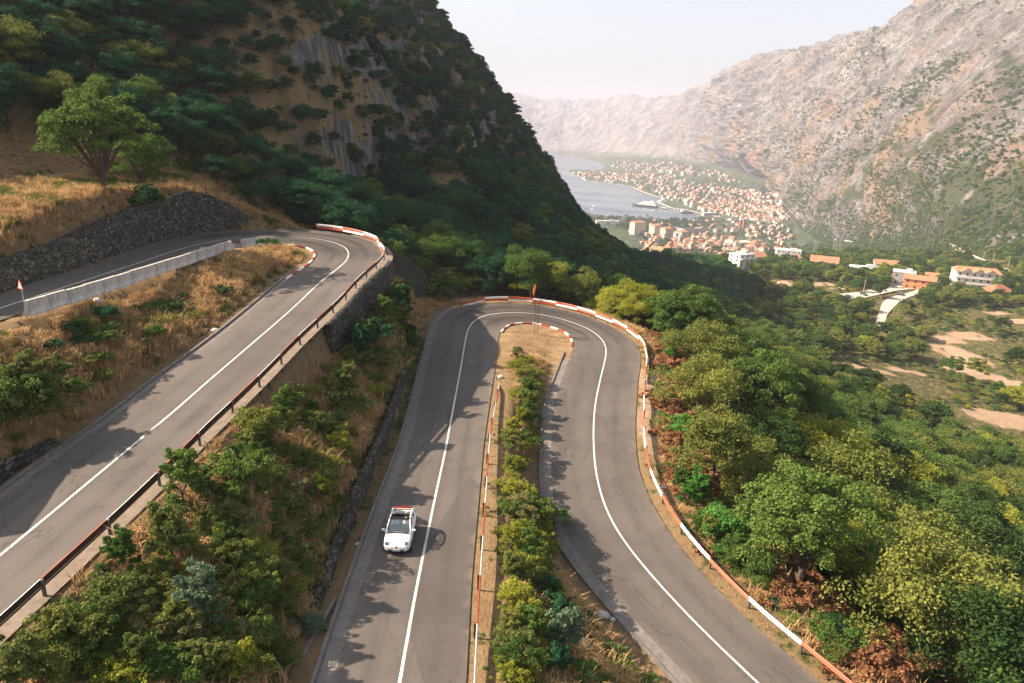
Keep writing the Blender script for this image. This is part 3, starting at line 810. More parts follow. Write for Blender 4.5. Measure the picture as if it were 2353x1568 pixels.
M['leaf_bloom'] = m_leaf('leaf_bloom', (0.062, 0.106, 0.025), (0.188, 0.206, 0.062), tip=(0.36, 0.22, 0.15))
M['leaf_dead'] = m_leaf('leaf_dead', (0.120, 0.055, 0.026), (0.31, 0.155, 0.075), trans=0.25)
M['straw'] = m_leaf('straw', (0.213, 0.131, 0.056), (0.575, 0.388, 0.188), trans=0.3)
M['grass_green'] = m_leaf('grass_green', (0.035, 0.065, 0.012), (0.150, 0.185, 0.038), trans=0.3)

def leaf_quads(P, Nn, L, W, g):
    """diamond leaves centred on P, facing Nn, lengths L"""
    n = len(P)
    Nn = Nn / (np.linalg.norm(Nn, axis=1)[:, None] + 1e-9)
    a = g.normal(size=(n, 3)); a -= (a * Nn).sum(1)[:, None] * Nn; a /= np.linalg.norm(a, axis=1)[:, None] + 1e-9
    b = np.cross(Nn, a)
    L = np.broadcast_to(L, n)[:, None]; W = np.broadcast_to(W, n)[:, None]
    V = np.stack([P - a * L / 2, P + b * W / 2 + a * L * 0.08, P + a * L / 2, P - b * W / 2 + a * L * 0.08], 1)
    return V.reshape(-1, 3)

def crown_verts(seed, rx, ry, rz, cz, nclump, nleaf, leaf, rc=(0.22, 0.36), flat=0.75, shell=0.5, droop=0.0, lobes=0.25):
    g = np.random.default_rng(seed); out = []; cc = []
    for i in range(nclump):
        d = g.normal(size=3); d /= np.linalg.norm(d)
        if d[2] < -0.35: d[2] *= -0.6; d /= np.linalg.norm(d)
        k = shell + (1 - shell) * g.random() ** 0.6
        k *= 1 + lobes * math.sin(3 * math.atan2(d[1], d[0]) + seed) * (1 - abs(d[2]))
        c = np.array([d[0] * rx * k, d[1] * ry * k, cz + d[2] * rz * k]); cc.append(c)
        r = g.uniform(*rc) * (rx + ry) / 2
        m = int(nleaf * g.uniform(0.6, 1.4))
        e = g.normal(size=(m, 3)); e /= np.linalg.norm(e, axis=1)[:, None]
        e[:, 2] = np.where(e[:, 2] < -0.2, -e[:, 2] * 0.7, e[:, 2])
        rad_ = r * (0.45 + 0.65 * g.random(m) ** 0.6)
        p = c + e * rad_[:, None] * np.array([1, 1, flat]); p[:, 2] -= droop * (rad_ / r) ** 2 * r
        nn = e * 0.6 + np.array([0, 0, 0.35]) + g.normal(size=(m, 3)) * 0.75
        out.append(leaf_quads(p, nn, leaf * g.uniform(0.7, 1.35, m), leaf * 0.62 * g.uniform(0.7, 1.3, m), g))
    return np.concatenate(out), np.array(cc)

def quads(V): return np.arange(len(V), dtype=np.int32).reshape(-1, 4)

def trunk_mb(seed, cc, h0, r0, lean=0.3, nl=9):
    g = random.Random(seed); mb = MB()
    pts = [Vector((0, 0, -0.6))]; x = y = 0
    for k in range(1, 6):
        x += g.uniform(-lean, lean) * 0.3; y += g.uniform(-lean, lean) * 0.3
        pts.append(Vector((x, y, h0 * k / 5)))
    mb.path(pts, [r0 * (1.25 - 0.14 * k) for k in range(6)], 7)
    for k, i in enumerate(sorted(g.sample(range(len(cc)), min(nl, len(cc))))):
        e = Vector(cc[i]); s_ = pts[-1] if k % 2 else pts[-2]
        m1 = s_.lerp(e, 0.5) + Vector((g.uniform(-.3, .3), g.uniform(-.3, .3), -0.1))
        mb.path([s_, m1, e], [r0 * 0.42, r0 * 0.26, r0 * 0.08], 5)
    return mb

class Proto: pass
PROTO = {}
def make_proto(nm, crown_kw, h0, r0, lod=False, bark='bark', nl=9):
    p = Proto(); V, cc = crown_verts(**crown_kw)
    p.crown = bpy.data.meshes.new('crown')
    n = len(V) // 4
    p.crown.vertices.add(len(V)); p.crown.vertices.foreach_set('co', V.astype(np.float32).ravel())
    p.crown.loops.add(len(V)); p.crown.loops.foreach_set('vertex_index', np.arange(len(V), dtype=np.int32))
    p.crown.polygons.add(n); p.crown.polygons.foreach_set('loop_start', np.arange(0, n * 4, 4, dtype=np.int32))
    p.crown.update(calc_edges=True); p.crown.materials.append(M['leaf_mid'])
    p.trunk = None
    if r0 > 0:
        mb = trunk_mb(crown_kw['seed'], cc, h0, r0, nl=nl); p.trunk = bpy.data.meshes.new('trunk')
        p.trunk.from_pydata(mb.V, [], mb.F); p.trunk.materials.append(M[bark])
    PROTO[nm] = p
# full-detail trees (heights near 8 m) and shrubs
make_proto('round', dict(seed=1, rx=3.4, ry=3.4, rz=2.9, cz=3.6, nclump=60, nleaf=190, lobes=0.45, shell=0.35, leaf=0.21), 2.2, 0.20)
make_proto('tall', dict(seed=2, rx=2.6, ry=2.8, rz=3.9, cz=4.4, nclump=64, nleaf=180, lobes=0.4, leaf=0.21, shell=0.35), 3.0, 0.19)
make_proto('spread', dict(seed=3, rx=4.4, ry=4.0, rz=2.6, cz=3.6, nclump=84, nleaf=170, shell=0.35, leaf=0.21, rc=(0.18, 0.28), lobes=0.5), 2.2, 0.24)
make_proto('feathery', dict(seed=4, rx=3.0, ry=3.2, rz=2.9, cz=3.8, nclump=100, nleaf=100, leaf=0.23, rc=(0.13, 0.22), flat=0.5, shell=0.4, droop=0.35), 2.2, 0.17)
make_proto('lumpy', dict(seed=5, rx=3.6, ry=3.2, rz=3.3, cz=3.7, nclump=56, nleaf=230, shell=0.4, leaf=0.2, rc=(0.24, 0.40), lobes=0.6), 2.0, 0.2)
make_proto('big', dict(seed=6, rx=4.6, ry=4.3, rz=3.8, cz=5.0, nclump=150, nleaf=140, leaf=0.23, rc=(0.12, 0.20), shell=0.35, droop=0.3, lobes=0.45), 2.2, 0.34, nl=16)
make_proto('bush_round', dict(seed=11, rx=1.0, ry=1.0, rz=0.85, cz=0.75, nclump=34, nleaf=95, leaf=0.115, rc=(0.22, 0.38)), 0.5, 0.05)
make_proto('bush_spiky', dict(seed=12, rx=0.75, ry=0.75, rz=1.25, cz=1.2, nclump=42, nleaf=80, leaf=0.12, rc=(0.18, 0.32), shell=0.3), 0.9, 0.05)
make_proto('bush_loose', dict(seed=13, rx=1.2, ry=1.1, rz=0.8, cz=0.8, nclump=54, nleaf=62, leaf=0.115, rc=(0.13, 0.24), shell=0.35, lobes=0.5), 0.5, 0.045)
make_proto('bush_low', dict(seed=14, rx=1.3, ry=1.3, rz=0.5, cz=0.35, nclump=38, nleaf=80, leaf=0.11, rc=(0.16, 0.3)), 0.2, 0.04)
make_proto('dead', dict(seed=15, rx=1.4, ry=1.1, rz=0.55, cz=0.5, nclump=40, nleaf=60, leaf=0.16, rc=(0.14, 0.24), shell=0.3, droop=0.4, lobes=0.6), 0.3, 0.045, bark='deadwood')
# light versions for far crowns
make_proto('far_a', dict(seed=21, rx=3.3, ry=3.4, rz=2.9, cz=3.6, nclump=26, nleaf=36, leaf=0.66), 1, 0)
make_proto('far_b', dict(seed=22, rx=2.7, ry=2.6, rz=3.6, cz=4.2, nclump=26, nleaf=36, leaf=0.66, shell=0.45), 1, 0)
make_proto('far_c', dict(seed=23, rx=3.9, ry=3.5, rz=2.3, cz=3.0, nclump=28, nleaf=34, leaf=0.66, lobes=0.4), 1, 0)
make_proto('mid_a', dict(seed=24, rx=3.3, ry=3.4, rz=2.9, cz=3.8, nclump=44, nleaf=95, leaf=0.40), 1, 0)
make_proto('mid_b', dict(seed=25, rx=2.7, ry=2.6, rz=3.7, cz=4.6, nclump=44, nleaf=95, leaf=0.40, shell=0.45), 1, 0)
make_proto('cypress', dict(seed=26, rx=1.0, ry=1.0, rz=5.0, cz=5.0, nclump=40, nleaf=30, leaf=0.5, rc=(0.4, 0.6)), 1, 0)

def mesh_from(V, F, name, mats):
    me = bpy.data.meshes.new(name); n, k = F.shape
    me.vertices.add(len(V)); me.vertices.foreach_set('co', np.asarray(V, np.float32).ravel())
    me.loops.add(n * k); me.loops.foreach_set('vertex_index', F.astype(np.int32).ravel())
    me.polygons.add(n); me.polygons.foreach_set('loop_start', np.arange(0, n * k, k, dtype=np.int32)); me.update(calc_edges=True)
    for m in mats: me.materials.append(m)
    return me
def tuft(seed, n, h, spread, w, lean):
    g = np.random.default_rng(seed); V = []
    for i in range(n):
        a = g.uniform(0, 2 * math.pi); b = g.uniform(0, 2 * math.pi); r = spread * math.sqrt(g.random())
        p = np.array([r * math.cos(b), r * math.sin(b), -0.05]); d = np.array([math.cos(a), math.sin(a), 0]); s = np.array([-d[1], d[0], 0]) * w * g.uniform(.6, 1.3) / 2
        hh = h * g.uniform(0.5, 1.2); l = lean * g.uniform(0.2, 1.2) * hh
        q = p + np.array([0, 0, hh * 0.6]) + d * l * 0.35; t = p + np.array([0, 0, hh * (1 - 0.35 * l / hh)]) + d * l
        V += [p - s, p + s, q + s * 0.8, q - s * 0.8, q - s * 0.8, q + s * 0.8, t + s * 0.1, t - s * 0.1]
    return np.array(V)
def proto_tuft(nm, *a, mat='straw'):
    p = Proto(); V = tuft(*a); p.crown = mesh_from(V, quads(V), 'tuft', [M[mat]]); p.trunk = None; PROTO[nm] = p
proto_tuft('tuft_dry', 31, 44, 0.58, 0.42, 0.04, 0.9)
proto_tuft('tuft_dry_low', 32, 36, 0.26, 0.42, 0.04, 1.2)
proto_tuft('tuft_green', 33, 44, 0.58, 0.42, 0.045, 0.8, mat='grass_green')
proto_tuft('tuft_tall', 34, 26, 0.85, 0.25, 0.035, 0.6)

STORE = bpy.data.collections.new('plant_shapes')          # shapes the scattered stuff draws on; not part of the scene itself
_src = {}
def src(proto, mat):
    k = (proto, mat)
    if k not in _src:
        me = PROTO[proto].crown.copy(); me.materials.clear(); me.materials.append(M[mat])
        o = bpy.data.objects.new('shape', me); STORE.objects.link(o); _src[k] = o
    return _src[k]

def scatter(name, items, label=None):
    """items: list of (proto, mat, x, y, z, rot, scale[, tilt]); ONE object that draws them all"""
    keys = sorted({(i[0], i[1]) for i in items}); kid = {k: n for n, k in enumerate(keys)}
    me = bpy.data.meshes.new(name); me.vertices.add(len(items))
    me.vertices.foreach_set('co', np.array([[i[2], i[3], i[4]] for i in items], np.float32).ravel())
    at = me.attributes.new('k', 'INT', 'POINT'); at.data.foreach_set('value', np.array([kid[(i[0], i[1])] for i in items], np.int32))
    at = me.attributes.new('rot', 'FLOAT_VECTOR', 'POINT'); at.data.foreach_set('vector', np.array([[(i[7] if len(i) > 7 else 0), 0, i[5]] for i in items], np.float32).ravel())
    at = me.attributes.new('scl', 'FLOAT_VECTOR', 'POINT'); at.data.foreach_set('vector', np.array([(i[6] if hasattr(i[6], '__len__') else (i[6],) * 3) for i in items], np.float32).ravel())
    o = bpy.data.objects.new(name, me); COL.objects.link(o); tag(o, label, kind='stuff')
    ng = bpy.data.node_groups.new(name, 'GeometryNodeTree')
    ng.interface.new_socket('Geometry', in_out='INPUT', socket_type='NodeSocketGeometry'); ng.interface.new_socket('Geometry', in_out='OUTPUT', socket_type='NodeSocketGeometry')
    N = ng.nodes; Lk = ng.links; gi = N.new('NodeGroupInput'); go = N.new('NodeGroupOutput'); jn = N.new('GeometryNodeJoinGeometry')
    def named(nm, ty):
        a = N.new('GeometryNodeInputNamedAttribute'); a.data_type = ty; a.inputs['Name'].default_value = nm; return a.outputs[0]
    kk_ = named('k', 'INT'); rr_ = named('rot', 'FLOAT_VECTOR'); ss_ = named('scl', 'FLOAT_VECTOR')
    for (pn, mn), i in kid.items():
        cmp_ = N.new('FunctionNodeCompare'); cmp_.data_type = 'INT'; cmp_.operation = 'EQUAL'
        Lk.new(kk_, cmp_.inputs[2]); cmp_.inputs[3].default_value = i
        oi = N.new('GeometryNodeObjectInfo'); oi.inputs['Object'].default_value = src(pn, mn); oi.inputs['As Instance'].default_value = True
        ip = N.new('GeometryNodeInstanceOnPoints')
        Lk.new(gi.outputs[0], ip.inputs['Points']); Lk.new(cmp_.outputs[0], ip.inputs['Selection']); Lk.new(oi.outputs['Geometry'], ip.inputs['Instance'])
        Lk.new(rr_, ip.inputs['Rotation']); Lk.new(ss_, ip.inputs['Scale']); Lk.new(ip.outputs[0], jn.inputs[0])
    Lk.new(jn.outputs[0], go.inputs[0])
    md = o.modifiers.new('draw', 'NODES'); md.node_group = ng
    return o

def project(P):
    P = np.asarray(P, float).reshape(-1, 3)
    r_ = np.array([[*rt], [*up], [*fw0]])
    q = P @ r_.T
    return 1176 + FPX * q[:, 0] / q[:, 2], 784 - FPX * q[:, 1] / q[:, 2], q[:, 2]

def jgrid(x0, x1, y0, y1, s, g):
    xs, ys = np.meshgrid(np.arange(x0, x1, s), np.arange(y0, y1, s))
    return (xs + g.uniform(-.48, .48, xs.shape) * s).ravel(), (ys + g.uniform(-.48, .48, ys.shape) * s).ravel()

def in_view(px, py, dp, m=140): return (dp > 4) & (px > -m) & (px < 2352 + m) & (py > -m) & (py < 1568 + 2.2 * m)

CLEAR = list(patch_front)                                                # (x, y, r): spots kept free of trees (houses, roads far off)
def clear_ok(x, y):
    ok = np.ones(len(x), bool)
    for cx, cy, r in CLEAR: ok &= (x - cx) ** 2 + (y - cy) ** 2 > r * r
    return ok
def gslope(x, y):
    e = 2.5
    return np.hypot((ground_z(x + e, y) - ground_z(x - e, y)) / (2 * e), (ground_z(x, y + e) - ground_z(x, y - e)) / (2 * e))
def patch_free(x, y, k=1.25):
    ok = np.ones(len(x), bool)
    for cx, cy, ax, ay in patch_w: ok &= ((x - cx) / ax) ** 2 + ((y - cy) / ay) ** 2 > k
    return ok
# ------------------------------------------------------------------ retaining walls
def thing_mesh(o, label, cat, group=None): return tag(o, label, cat, group)
# cut wall above the upper road
wp = WALL_PX
wb = [(-140,727),(0,674),(60,654),(130,632),(200,608),(270,585),(345,558),(440,538),(490,532),(540,528),(600,523)]
Bp = []
for (a_, b_, z_), (c_, d_) in zip(wp, wb):
    q = onz(c_, d_, -12.6 - 0.0028 * (c_ + 200)); Bp.append(q)
Bp = np.array(Bp); Bp = smooth_line(Bp, 0.6, 4)
Bo = offset(Bp, 0.2)
Tp = np.array([onz(*w_) for w_ in wp]); tt = np.linspace(0, 1, len(Bo))
# heights of the top along the base line, found by azimuth
azb = np.arctan2(Bo[:, 0], Bo[:, 1]); azt = np.arctan2(Tp[:, 0], Tp[:, 1])
elt = np.interp(azb, azt, Tp[:, 2] / np.hypot(Tp[:, 0], Tp[:, 1]))
Bt = Bo + np.c_[normals2(Bo) * 0.35, np.zeros(len(Bo))]
ztop = elt * np.hypot(Bt[:, 0], Bt[:, 1]) + 0.08 * fbm(np.arange(len(Bo)) * .35, 0 * azb, 1.0, 3)
ztop = np.maximum(ztop, Bo[:, 2] + 0.15)
rings = []
Bk = Bo + np.c_[normals2(Bo) * 1.0, np.zeros(len(Bo))]
mb = MB()
for i in range(len(Bo)):
    row = [(Bo[i][0], Bo[i][1], Bo[i][2] - 0.5)]
    for k in range(1, 7):
        f = k / 6; row.append((Bo[i][0] * (1 - f) + Bt[i][0] * f, Bo[i][1] * (1 - f) + Bt[i][1] * f, Bo[i][2] * (1 - f) + ztop[i] * f))
    row += [(Bk[i][0], Bk[i][1], ztop[i]), (Bk[i][0], Bk[i][1], Bo[i][2] - 0.5)]; rings.append(row)
mb.loft(rings)
rw = mb.build('retaining_wall', [M['masonry']]); L = np.r_[0, np.cumsum(np.linalg.norm(np.diff(Bo[:, :2], axis=0), axis=1))]
set_uv(rw, [(L[i], p[2] + (0.5 if k == 7 else 0)) for i, r_ in enumerate(rings) for k, p in enumerate(r_)])
thing_mesh(rw, 'tall dark stone block retaining wall on the uphill side of the shaded upper road', 'wall')

M['verge'] = m_concrete('verge', (0.185, 0.15, 0.115), 2.2)
# wall carrying the outside of the upper bend, with a concrete shoulder on top
R1 = RAIL1.copy()
k0 = arc_near(R1, onz(866, 561, -15.8)) - 3; k1 = arc_near(R1, onz(720, 740, -16.8))
P = smooth_line(cut(R1, k0, k1), 0.7, 3)
n = len(P); zg = ground_z(*(offset(P, 3.2)[:, :2].T)); zb = np.minimum(zg - 1.0, P[:, 2] - 0.8)
zb = np.maximum(zb, P[:, 2] - 9)
o = wall_mesh('retaining_wall', P, 0.40, zb, P[:, 2] - 0.02, 0.55, M['masonry'])
thing_mesh(o, 'high stone wall in shade holding up the outside of the upper bend', 'wall')
sh_ = strip('shoulder', smooth_line(cut(R1, k0 - 4, arc_near(R1, R1[-1])), 0.8, 3), -0.35, np.where(np.arange(600) < 26, 1.0, 0.38), 0.0, M['verge'])
# wing wall running down from the bend
w0 = P[int(0.12 * n)] + np.array([0.4, 0.6, 0.1]); w1 = onz(974, 628, -22.6); w1e = onz(979, 640, -22.8)
mb = MB(); d = np.array([w1[0] - w0[0], w1[1] - w0[1]]); d /= np.linalg.norm(d); nn = np.array([-d[1], d[0]]) * 0.55
rings = []
for t in np.linspace(0, 1, 9):
    c = w0 * (1 - t) + w1 * t; zt_ = c[2] + 0.25 * math.sin(t * 3.1); zb_ = min(float(ground_z(c[0], c[1])) - 1.2, zt_ - 1.5)
    rings.append([(c[0] + nn[0], c[1] + nn[1], zb_), (c[0] + nn[0], c[1] + nn[1], zt_), (c[0] - nn[0], c[1] - nn[1], zt_), (c[0] - nn[0] * 1.2, c[1] - nn[1] * 1.2, zb_)])
mb.loft(rings); o = mb.build('wing_wall', [M['masonry']])
set_uv(o, [(9 * i * 2.0, p[2] + (0.8 if k in (2, 3) else 0)) for i, r_ in enumerate(rings) for k, p in enumerate(r_)])
thing_mesh(o, 'sloping stone wing wall descending from the tip of the upper bend', 'wall')

# stone wall under wire mesh on the left of the middle road
a0, a1 = arc_near(O2s, onz(800, 1440, -23.6)), arc_near(O2s, onz(975, 850, -26.2))
P = smooth_line(cut(O2s, a0, a1), 0.6, 3); n = len(P); s_ = np.linspace(0, 1, n)
hh = 0.25 + 1.25 * sstep(0.02, 0.35, s_) * sstep(1.02, 0.8, s_) + 0.10 * fbm(s_ * 20, 0 * s_, 2.0, 3)
o = wall_mesh('stone_wall', P, 1.75, P[:, 2] - 0.4, P[:, 2] + hh, 0.45, M['masonry'])
thing_mesh(o, 'low rough stone wall on the bank side of the middle road near the white car', 'wall')
# stone wall at the foot of the bank beside the upper road, bottom left
a0 = arc_near(I1s, onz(190, 1008, -17.9)); P = smooth_line(cut(I1s, a0, arc_near(I1s, I1s[-1])), 0.6, 3); n = len(P); s_ = np.linspace(0, 1, n)
o = wall_mesh('stone_wall', P, -1.1, P[:, 2] - 0.4, P[:, 2] + 0.3 + 1.2 * sstep(0, 0.3, s_) + 0.1 * fbm(s_ * 15, 0 * s_, 5.0, 3), -0.5, M['masonry'])
thing_mesh(o, 'dark boulder wall on the left of the upper road at the left edge', 'wall')

# ------------------------------------------------------------------ concrete barriers on the upper road
bl = [(63,724),(154,696),(245,668),(344,634),(389,619),(473,591),(547,567)]
Q = line_z(bl, {0: -12.95, 6: -14.75}); Q = resample(smooth_line(Q, 0.5, 1), 0.1)
Lq = np.r_[0, np.cumsum(np.linalg.norm(np.diff(Q, axis=0), axis=1))]
ub = 2.15; nb = int(Lq[-1] / ub)
prof = [(-0.34, 0.0), (-0.34, 0.12), (-0.20, 0.36), (-0.12, 1.02), (0.12, 1.02), (0.20, 0.36), (0.34, 0.12), (0.34, 0.0)]
M['barrier'] = m_concrete('barrier_concrete', (0.50, 0.465, 0.42), 1.2)
def barrier_mesh(L_):
    mb = MB(); rings = []
    for x_ in (0.02, 0.06, L_ - 0.06, L_ - 0.02):
        k = 1.0 if 0.05 < x_ < L_ - 0.05 else 0.96
        rings.append([(x_, y_ * k, z_ * (1 if k == 1 else 0.99) - 0.05) for y_, z_ in prof])
    mb.loft(rings); return mb
barm = barrier_mesh(ub).build('barrier_shape', [M['barrier']], link=False).data
ordn = ['left end of the row', 'left part of the row', 'middle of the row', 'right part of the row', 'right end of the row']
for i in range(nb):
    j = int(np.searchsorted(Lq, i * ub)); k = min(int(np.searchsorted(Lq, (i + 1) * ub)), len(Q) - 1); p, q = Q[j], Q[k]
    o = bpy.data.objects.new('concrete_barrier', barm); COL.objects.link(o)
    o.location = (p[0], p[1], p[2] + 0.02 * math.sin(i * 2.3)); d = q - p
    o.rotation_euler = (0.012 * math.sin(i * 3.7), -math.atan2(d[2], math.hypot(d[0], d[1])), math.atan2(d[1], d[0]) + 0.02 * math.sin(i * 1.9))
    lab = ('grey concrete barrier beside the triangular sign' if i == 0 else 'grey concrete barrier in the row, ' + ordn[min(4, int(5 * i / nb))])
    tag(o, lab[:200], 'barrier', 'concrete barriers along the upper road')
p0 = onz(556, 569, -14.9); p1 = onz(577, 567, -15.0); d = p1 - p0
o = barrier_mesh(1.9).build('concrete_barrier', [M['barrier']]); o.location = p0; o.rotation_euler = (0, 0, math.atan2(d[1], d[0]) - 0.08)
tag(o, 'pale concrete barrier set askew at the bend end of the barrier row', 'barrier', 'concrete barriers along the upper road')

# ------------------------------------------------------------------ guard rails
wprof = [(0.00, -0.155), (0.035, -0.15), (0.075, -0.10), (0.075, -0.055), (0.02, -0.015), (0.02, 0.015), (0.075, 0.055), (0.075, 0.10), (0.035, 0.15), (0.0, 0.155), (-0.015, 0.155), (0.015, 0.10), (0.045, 0.06), (-0.01, 0.0), (0.045, -0.06), (0.015, -0.10), (-0.015, -0.155)]
def beam(P, zc, side, mat, parent, name='rail_beam', seg=True):
    mb = MB(); n2 = normals2(P) * side; rings = []
    for i in range(len(P)): rings.append([(P[i][0] + n2[i][0] * a_, P[i][1] + n2[i][1] * a_, P[i][2] + zc + b_) for a_, b_ in wprof])
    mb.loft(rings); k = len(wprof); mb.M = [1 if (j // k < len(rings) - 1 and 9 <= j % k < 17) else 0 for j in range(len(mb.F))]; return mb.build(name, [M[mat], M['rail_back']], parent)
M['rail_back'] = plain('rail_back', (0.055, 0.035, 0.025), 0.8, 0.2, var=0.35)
def guard_rail(P, label, side, levels, first, name='guard_rail', colors=('red', 'white'), post_len=0.6, per=4.0, end_drop=False, wob=0.0, post='steel'):
    P = resample(smooth_line(P, 0.5, 3), 0.5); L = np.r_[0, np.cumsum(np.linalg.norm(np.diff(P, axis=0), axis=1))]
    root = empty(name, P[0], label, 'guard rail')
    off = -np.array(P[0]); n = int(L[-1] / per)
    for k in range(n):
        i0, i1 = np.searchsorted(L, k * per), min(np.searchsorted(L, (k + 1) * per), len(P) - 1)
        q = P[i0:i1 + 1] + off
        if len(q) < 2: continue
        if end_drop and k == 0: q = q.copy(); q[:, 2] -= np.linspace(0.55, 0, len(q))
        q = q.copy(); q[:, 2] += wob * math.sin(k * 2.1)
        for li, z_ in enumerate(levels):
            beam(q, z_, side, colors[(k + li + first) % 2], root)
        n2 = normals2(P)[i0] * side; b = P[i0] + off
        mb = MB(); mb.box((b[0] - n2[0] * 0.07, b[1] - n2[1] * 0.07, b[2] + (levels[-1] + 0.16 - post_len) / 2), (0.11, 0.11, levels[-1] + 0.16 + post_len), math.atan2(n2[1], n2[0]))
        mb.build('post', [M[post]], root)
    return root
r1a = RAIL1[:]
k1 = arc_near(RAIL1, onz(718, 524, -15.0))
P = cut(RAIL1, k1, 999); e0 = arc_near(P, onz(872, 563, -15.8))
Lp = 0.5 * np.arange(len(P)); P = P.copy(); P[:, :2] += normals2(P) * (0.5 * sstep(e0 + 2, e0 - 2, Lp))[:, None]
split = arc_near(P, onz(868, 598, -16))
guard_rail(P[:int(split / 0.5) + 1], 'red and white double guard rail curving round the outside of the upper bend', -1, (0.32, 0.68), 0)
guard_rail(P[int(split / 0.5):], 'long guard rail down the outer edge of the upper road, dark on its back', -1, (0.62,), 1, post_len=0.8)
a0 = arc_near(O2s, onz(1062, 703, -27.2)); P = cut(O2s, a0, 999); P = offset(P, 0.75)
e1 = arc_near(P, onz(1465, 872, -27.5))
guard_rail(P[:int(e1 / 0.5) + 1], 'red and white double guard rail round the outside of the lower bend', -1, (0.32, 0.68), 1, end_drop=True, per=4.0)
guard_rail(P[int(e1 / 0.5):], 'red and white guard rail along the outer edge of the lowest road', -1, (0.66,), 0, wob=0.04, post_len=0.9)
r3 = [(1143,866),(1146,884),(1139,922),(1131,962),(1124,1004),(1118,1087),(1113,1160),(1106,1265),(1097,1388),(1089,1539),(1083,1680)]
P = line_z(r3, {0: -26.2, 3: -25.3, 6: -24.2, 9: -23.4, 10: -23.1}, 0.72)
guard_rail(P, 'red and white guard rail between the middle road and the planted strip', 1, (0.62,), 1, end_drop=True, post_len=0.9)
P = line_z([(-160,772),(-60,744),(52,712)], {0: -12.5, 2: -12.95}, 0.5)
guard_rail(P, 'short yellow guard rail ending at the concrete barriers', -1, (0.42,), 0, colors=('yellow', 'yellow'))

# ------------------------------------------------------------------ road signs
def tri_sign(name, base, h, face, size, label, symbol, tilt=0.0):
    root = empty(name, base, label, 'road sign', None, face)
    mb = MB(); mb.tube((0, 0.04, -0.5), (0, 0.04, h), 0.035, 0.035, 8); mb.build('post', [M['grey_paint']], root)
    zc = h - size * 0.32
    def tri(s_, y_): return [(-s_ / 2, y_, zc - s_ * 0.289), (s_ / 2, y_, zc - s_ * 0.289), (0, y_, zc + s_ * 0.577)]
    mb = MB(); mb.loft([tri(size, 0.0), tri(size, -0.02)]); pl = mb.build('sign_plate', [M['red']], root)
    mb = MB(); mb.poly(tri(size * 0.70, -0.024)); mb.build('sign_face', [M['white']], pl)
    mb = MB()
    for pts in symbol: mb.poly([(x_ * size, -0.028, zc + z_ * size) for x_, z_ in pts])
    mb.build('symbol', [M['black']], pl)
    root.rotation_euler = (0, tilt, face)
    return root
curve = [[(0.02,-0.16),(0.08,-0.16),(0.08,-0.02),(0.03,-0.02)], [(0.08,-0.02),(0.05,0.07),(-0.01,0.10),(-0.02,0.05),(0.03,-0.02)], [(-0.01,0.12),(-0.01,0.02),(-0.10,0.07)]]
b_ = onz(1516, 1152, -28.9)
tri_sign('road_sign', b_, 1.75, 0.10, 0.90, 'triangular red-edged curve warning sign leaning outside the lowest guard rail', curve, 0.1)
kids = [[(-0.02,-0.15),(0.02,-0.15),(0.035,0.06),(-0.035,0.06)], [(-0.03,0.08),(0.03,0.08),(0.03,0.14),(-0.03,0.14)], [(0.03,0.04),(0.10,-0.03),(0.09,-0.06),(0.03,0.0)]]
b_ = onz(59, 722, -13.1)
tri_sign('road_sign', b_, 2.2, -0.55, 0.80, 'triangular red-edged warning sign with a dark figure at the barrier end', kids)

# ------------------------------------------------------------------ lattice mast with basket and flag inside the lower bend
mbase = onz(1231, 768, -27.15)
root = empty('lattice_mast', mbase, 'thin rusty lattice mast with a square basket inside the lower bend', 'mast')
w2 = 0.24; mb = MB()
for sx in (-1, 1):
    for sy in (-1, 1): mb.tube((sx * w2, sy * w2, -0.3), (sx * w2, sy * w2, 4.2), 0.028, 0.028, 5)
mb.build('leg', [M['rust']], root)
mb = MB()
for k in range(9):
    z0_, z1_ = 0.1 + k * 0.45, 0.1 + (k + 1) * 0.45
    for (ax, ay), (bx_, by_) in (((-1,-1),(1,-1)), ((1,-1),(1,1)), ((1,1),(-1,1)), ((-1,1),(-1,-1))):
        mb.tube((ax * w2, ay * w2, z0_ if k % 2 else z1_), (bx_ * w2, by_ * w2, z1_ if k % 2 else z0_), 0.014, 0.014, 4)
mb.build('bracing', [M['rust']], root)
mb = MB()
for z_ in (4.2, 4.55, 4.9):
    for x_ in (-0.62, 0.62): mb.tube((x_, -0.62, z_), (x_, 0.62, z_), 0.025, 0.025, 4); mb.tube((-0.62, x_, z_), (0.62, x_, z_), 0.025, 0.025, 4)
for x_ in (-0.62, -0.31, 0, 0.31, 0.62):
    for y_ in (-0.62, 0.62): mb.tube((x_, y_, 4.2), (x_, y_, 4.9), 0.022, 0.022, 4); mb.tube((y_, x_, 4.2), (y_, x_, 4.9), 0.022, 0.022, 4)
    mb.tube((x_, -0.62, 4.2), (x_, 0.62, 4.2), 0.018, 0.018, 4)
mb.build('basket', [M['rust']], root)
fpos = mbase + np.array([-0.45, 0.1, 4.2])
fl = empty('flag', fpos, 'furled orange-red flag on a pole standing on the lattice mast', 'flag')
mb = MB(); mb.tube((0, 0, 0), (0.12, 0, 2.7), 0.025, 0.015, 6); mb.build('pole', [M['grey_paint']], fl)
mb = MB(); rings = []
for k in range(8):
    t = k / 7; z_ = 2.65 - 1.55 * t; r_ = 0.04 + 0.13 * math.sin(math.pi * min(1, t * 1.1)) ; cx_ = 0.12 * z_ / 2.7 - 0.05 - 0.10 * t
    rings.append([(cx_ + r_ * math.cos(a_) * (1.0 + 0.3 * math.sin(3 * a_ + k)), 0.5 * r_ * math.sin(a_), z_) for a_ in np.linspace(0, 2 * math.pi, 9)[:-1]])
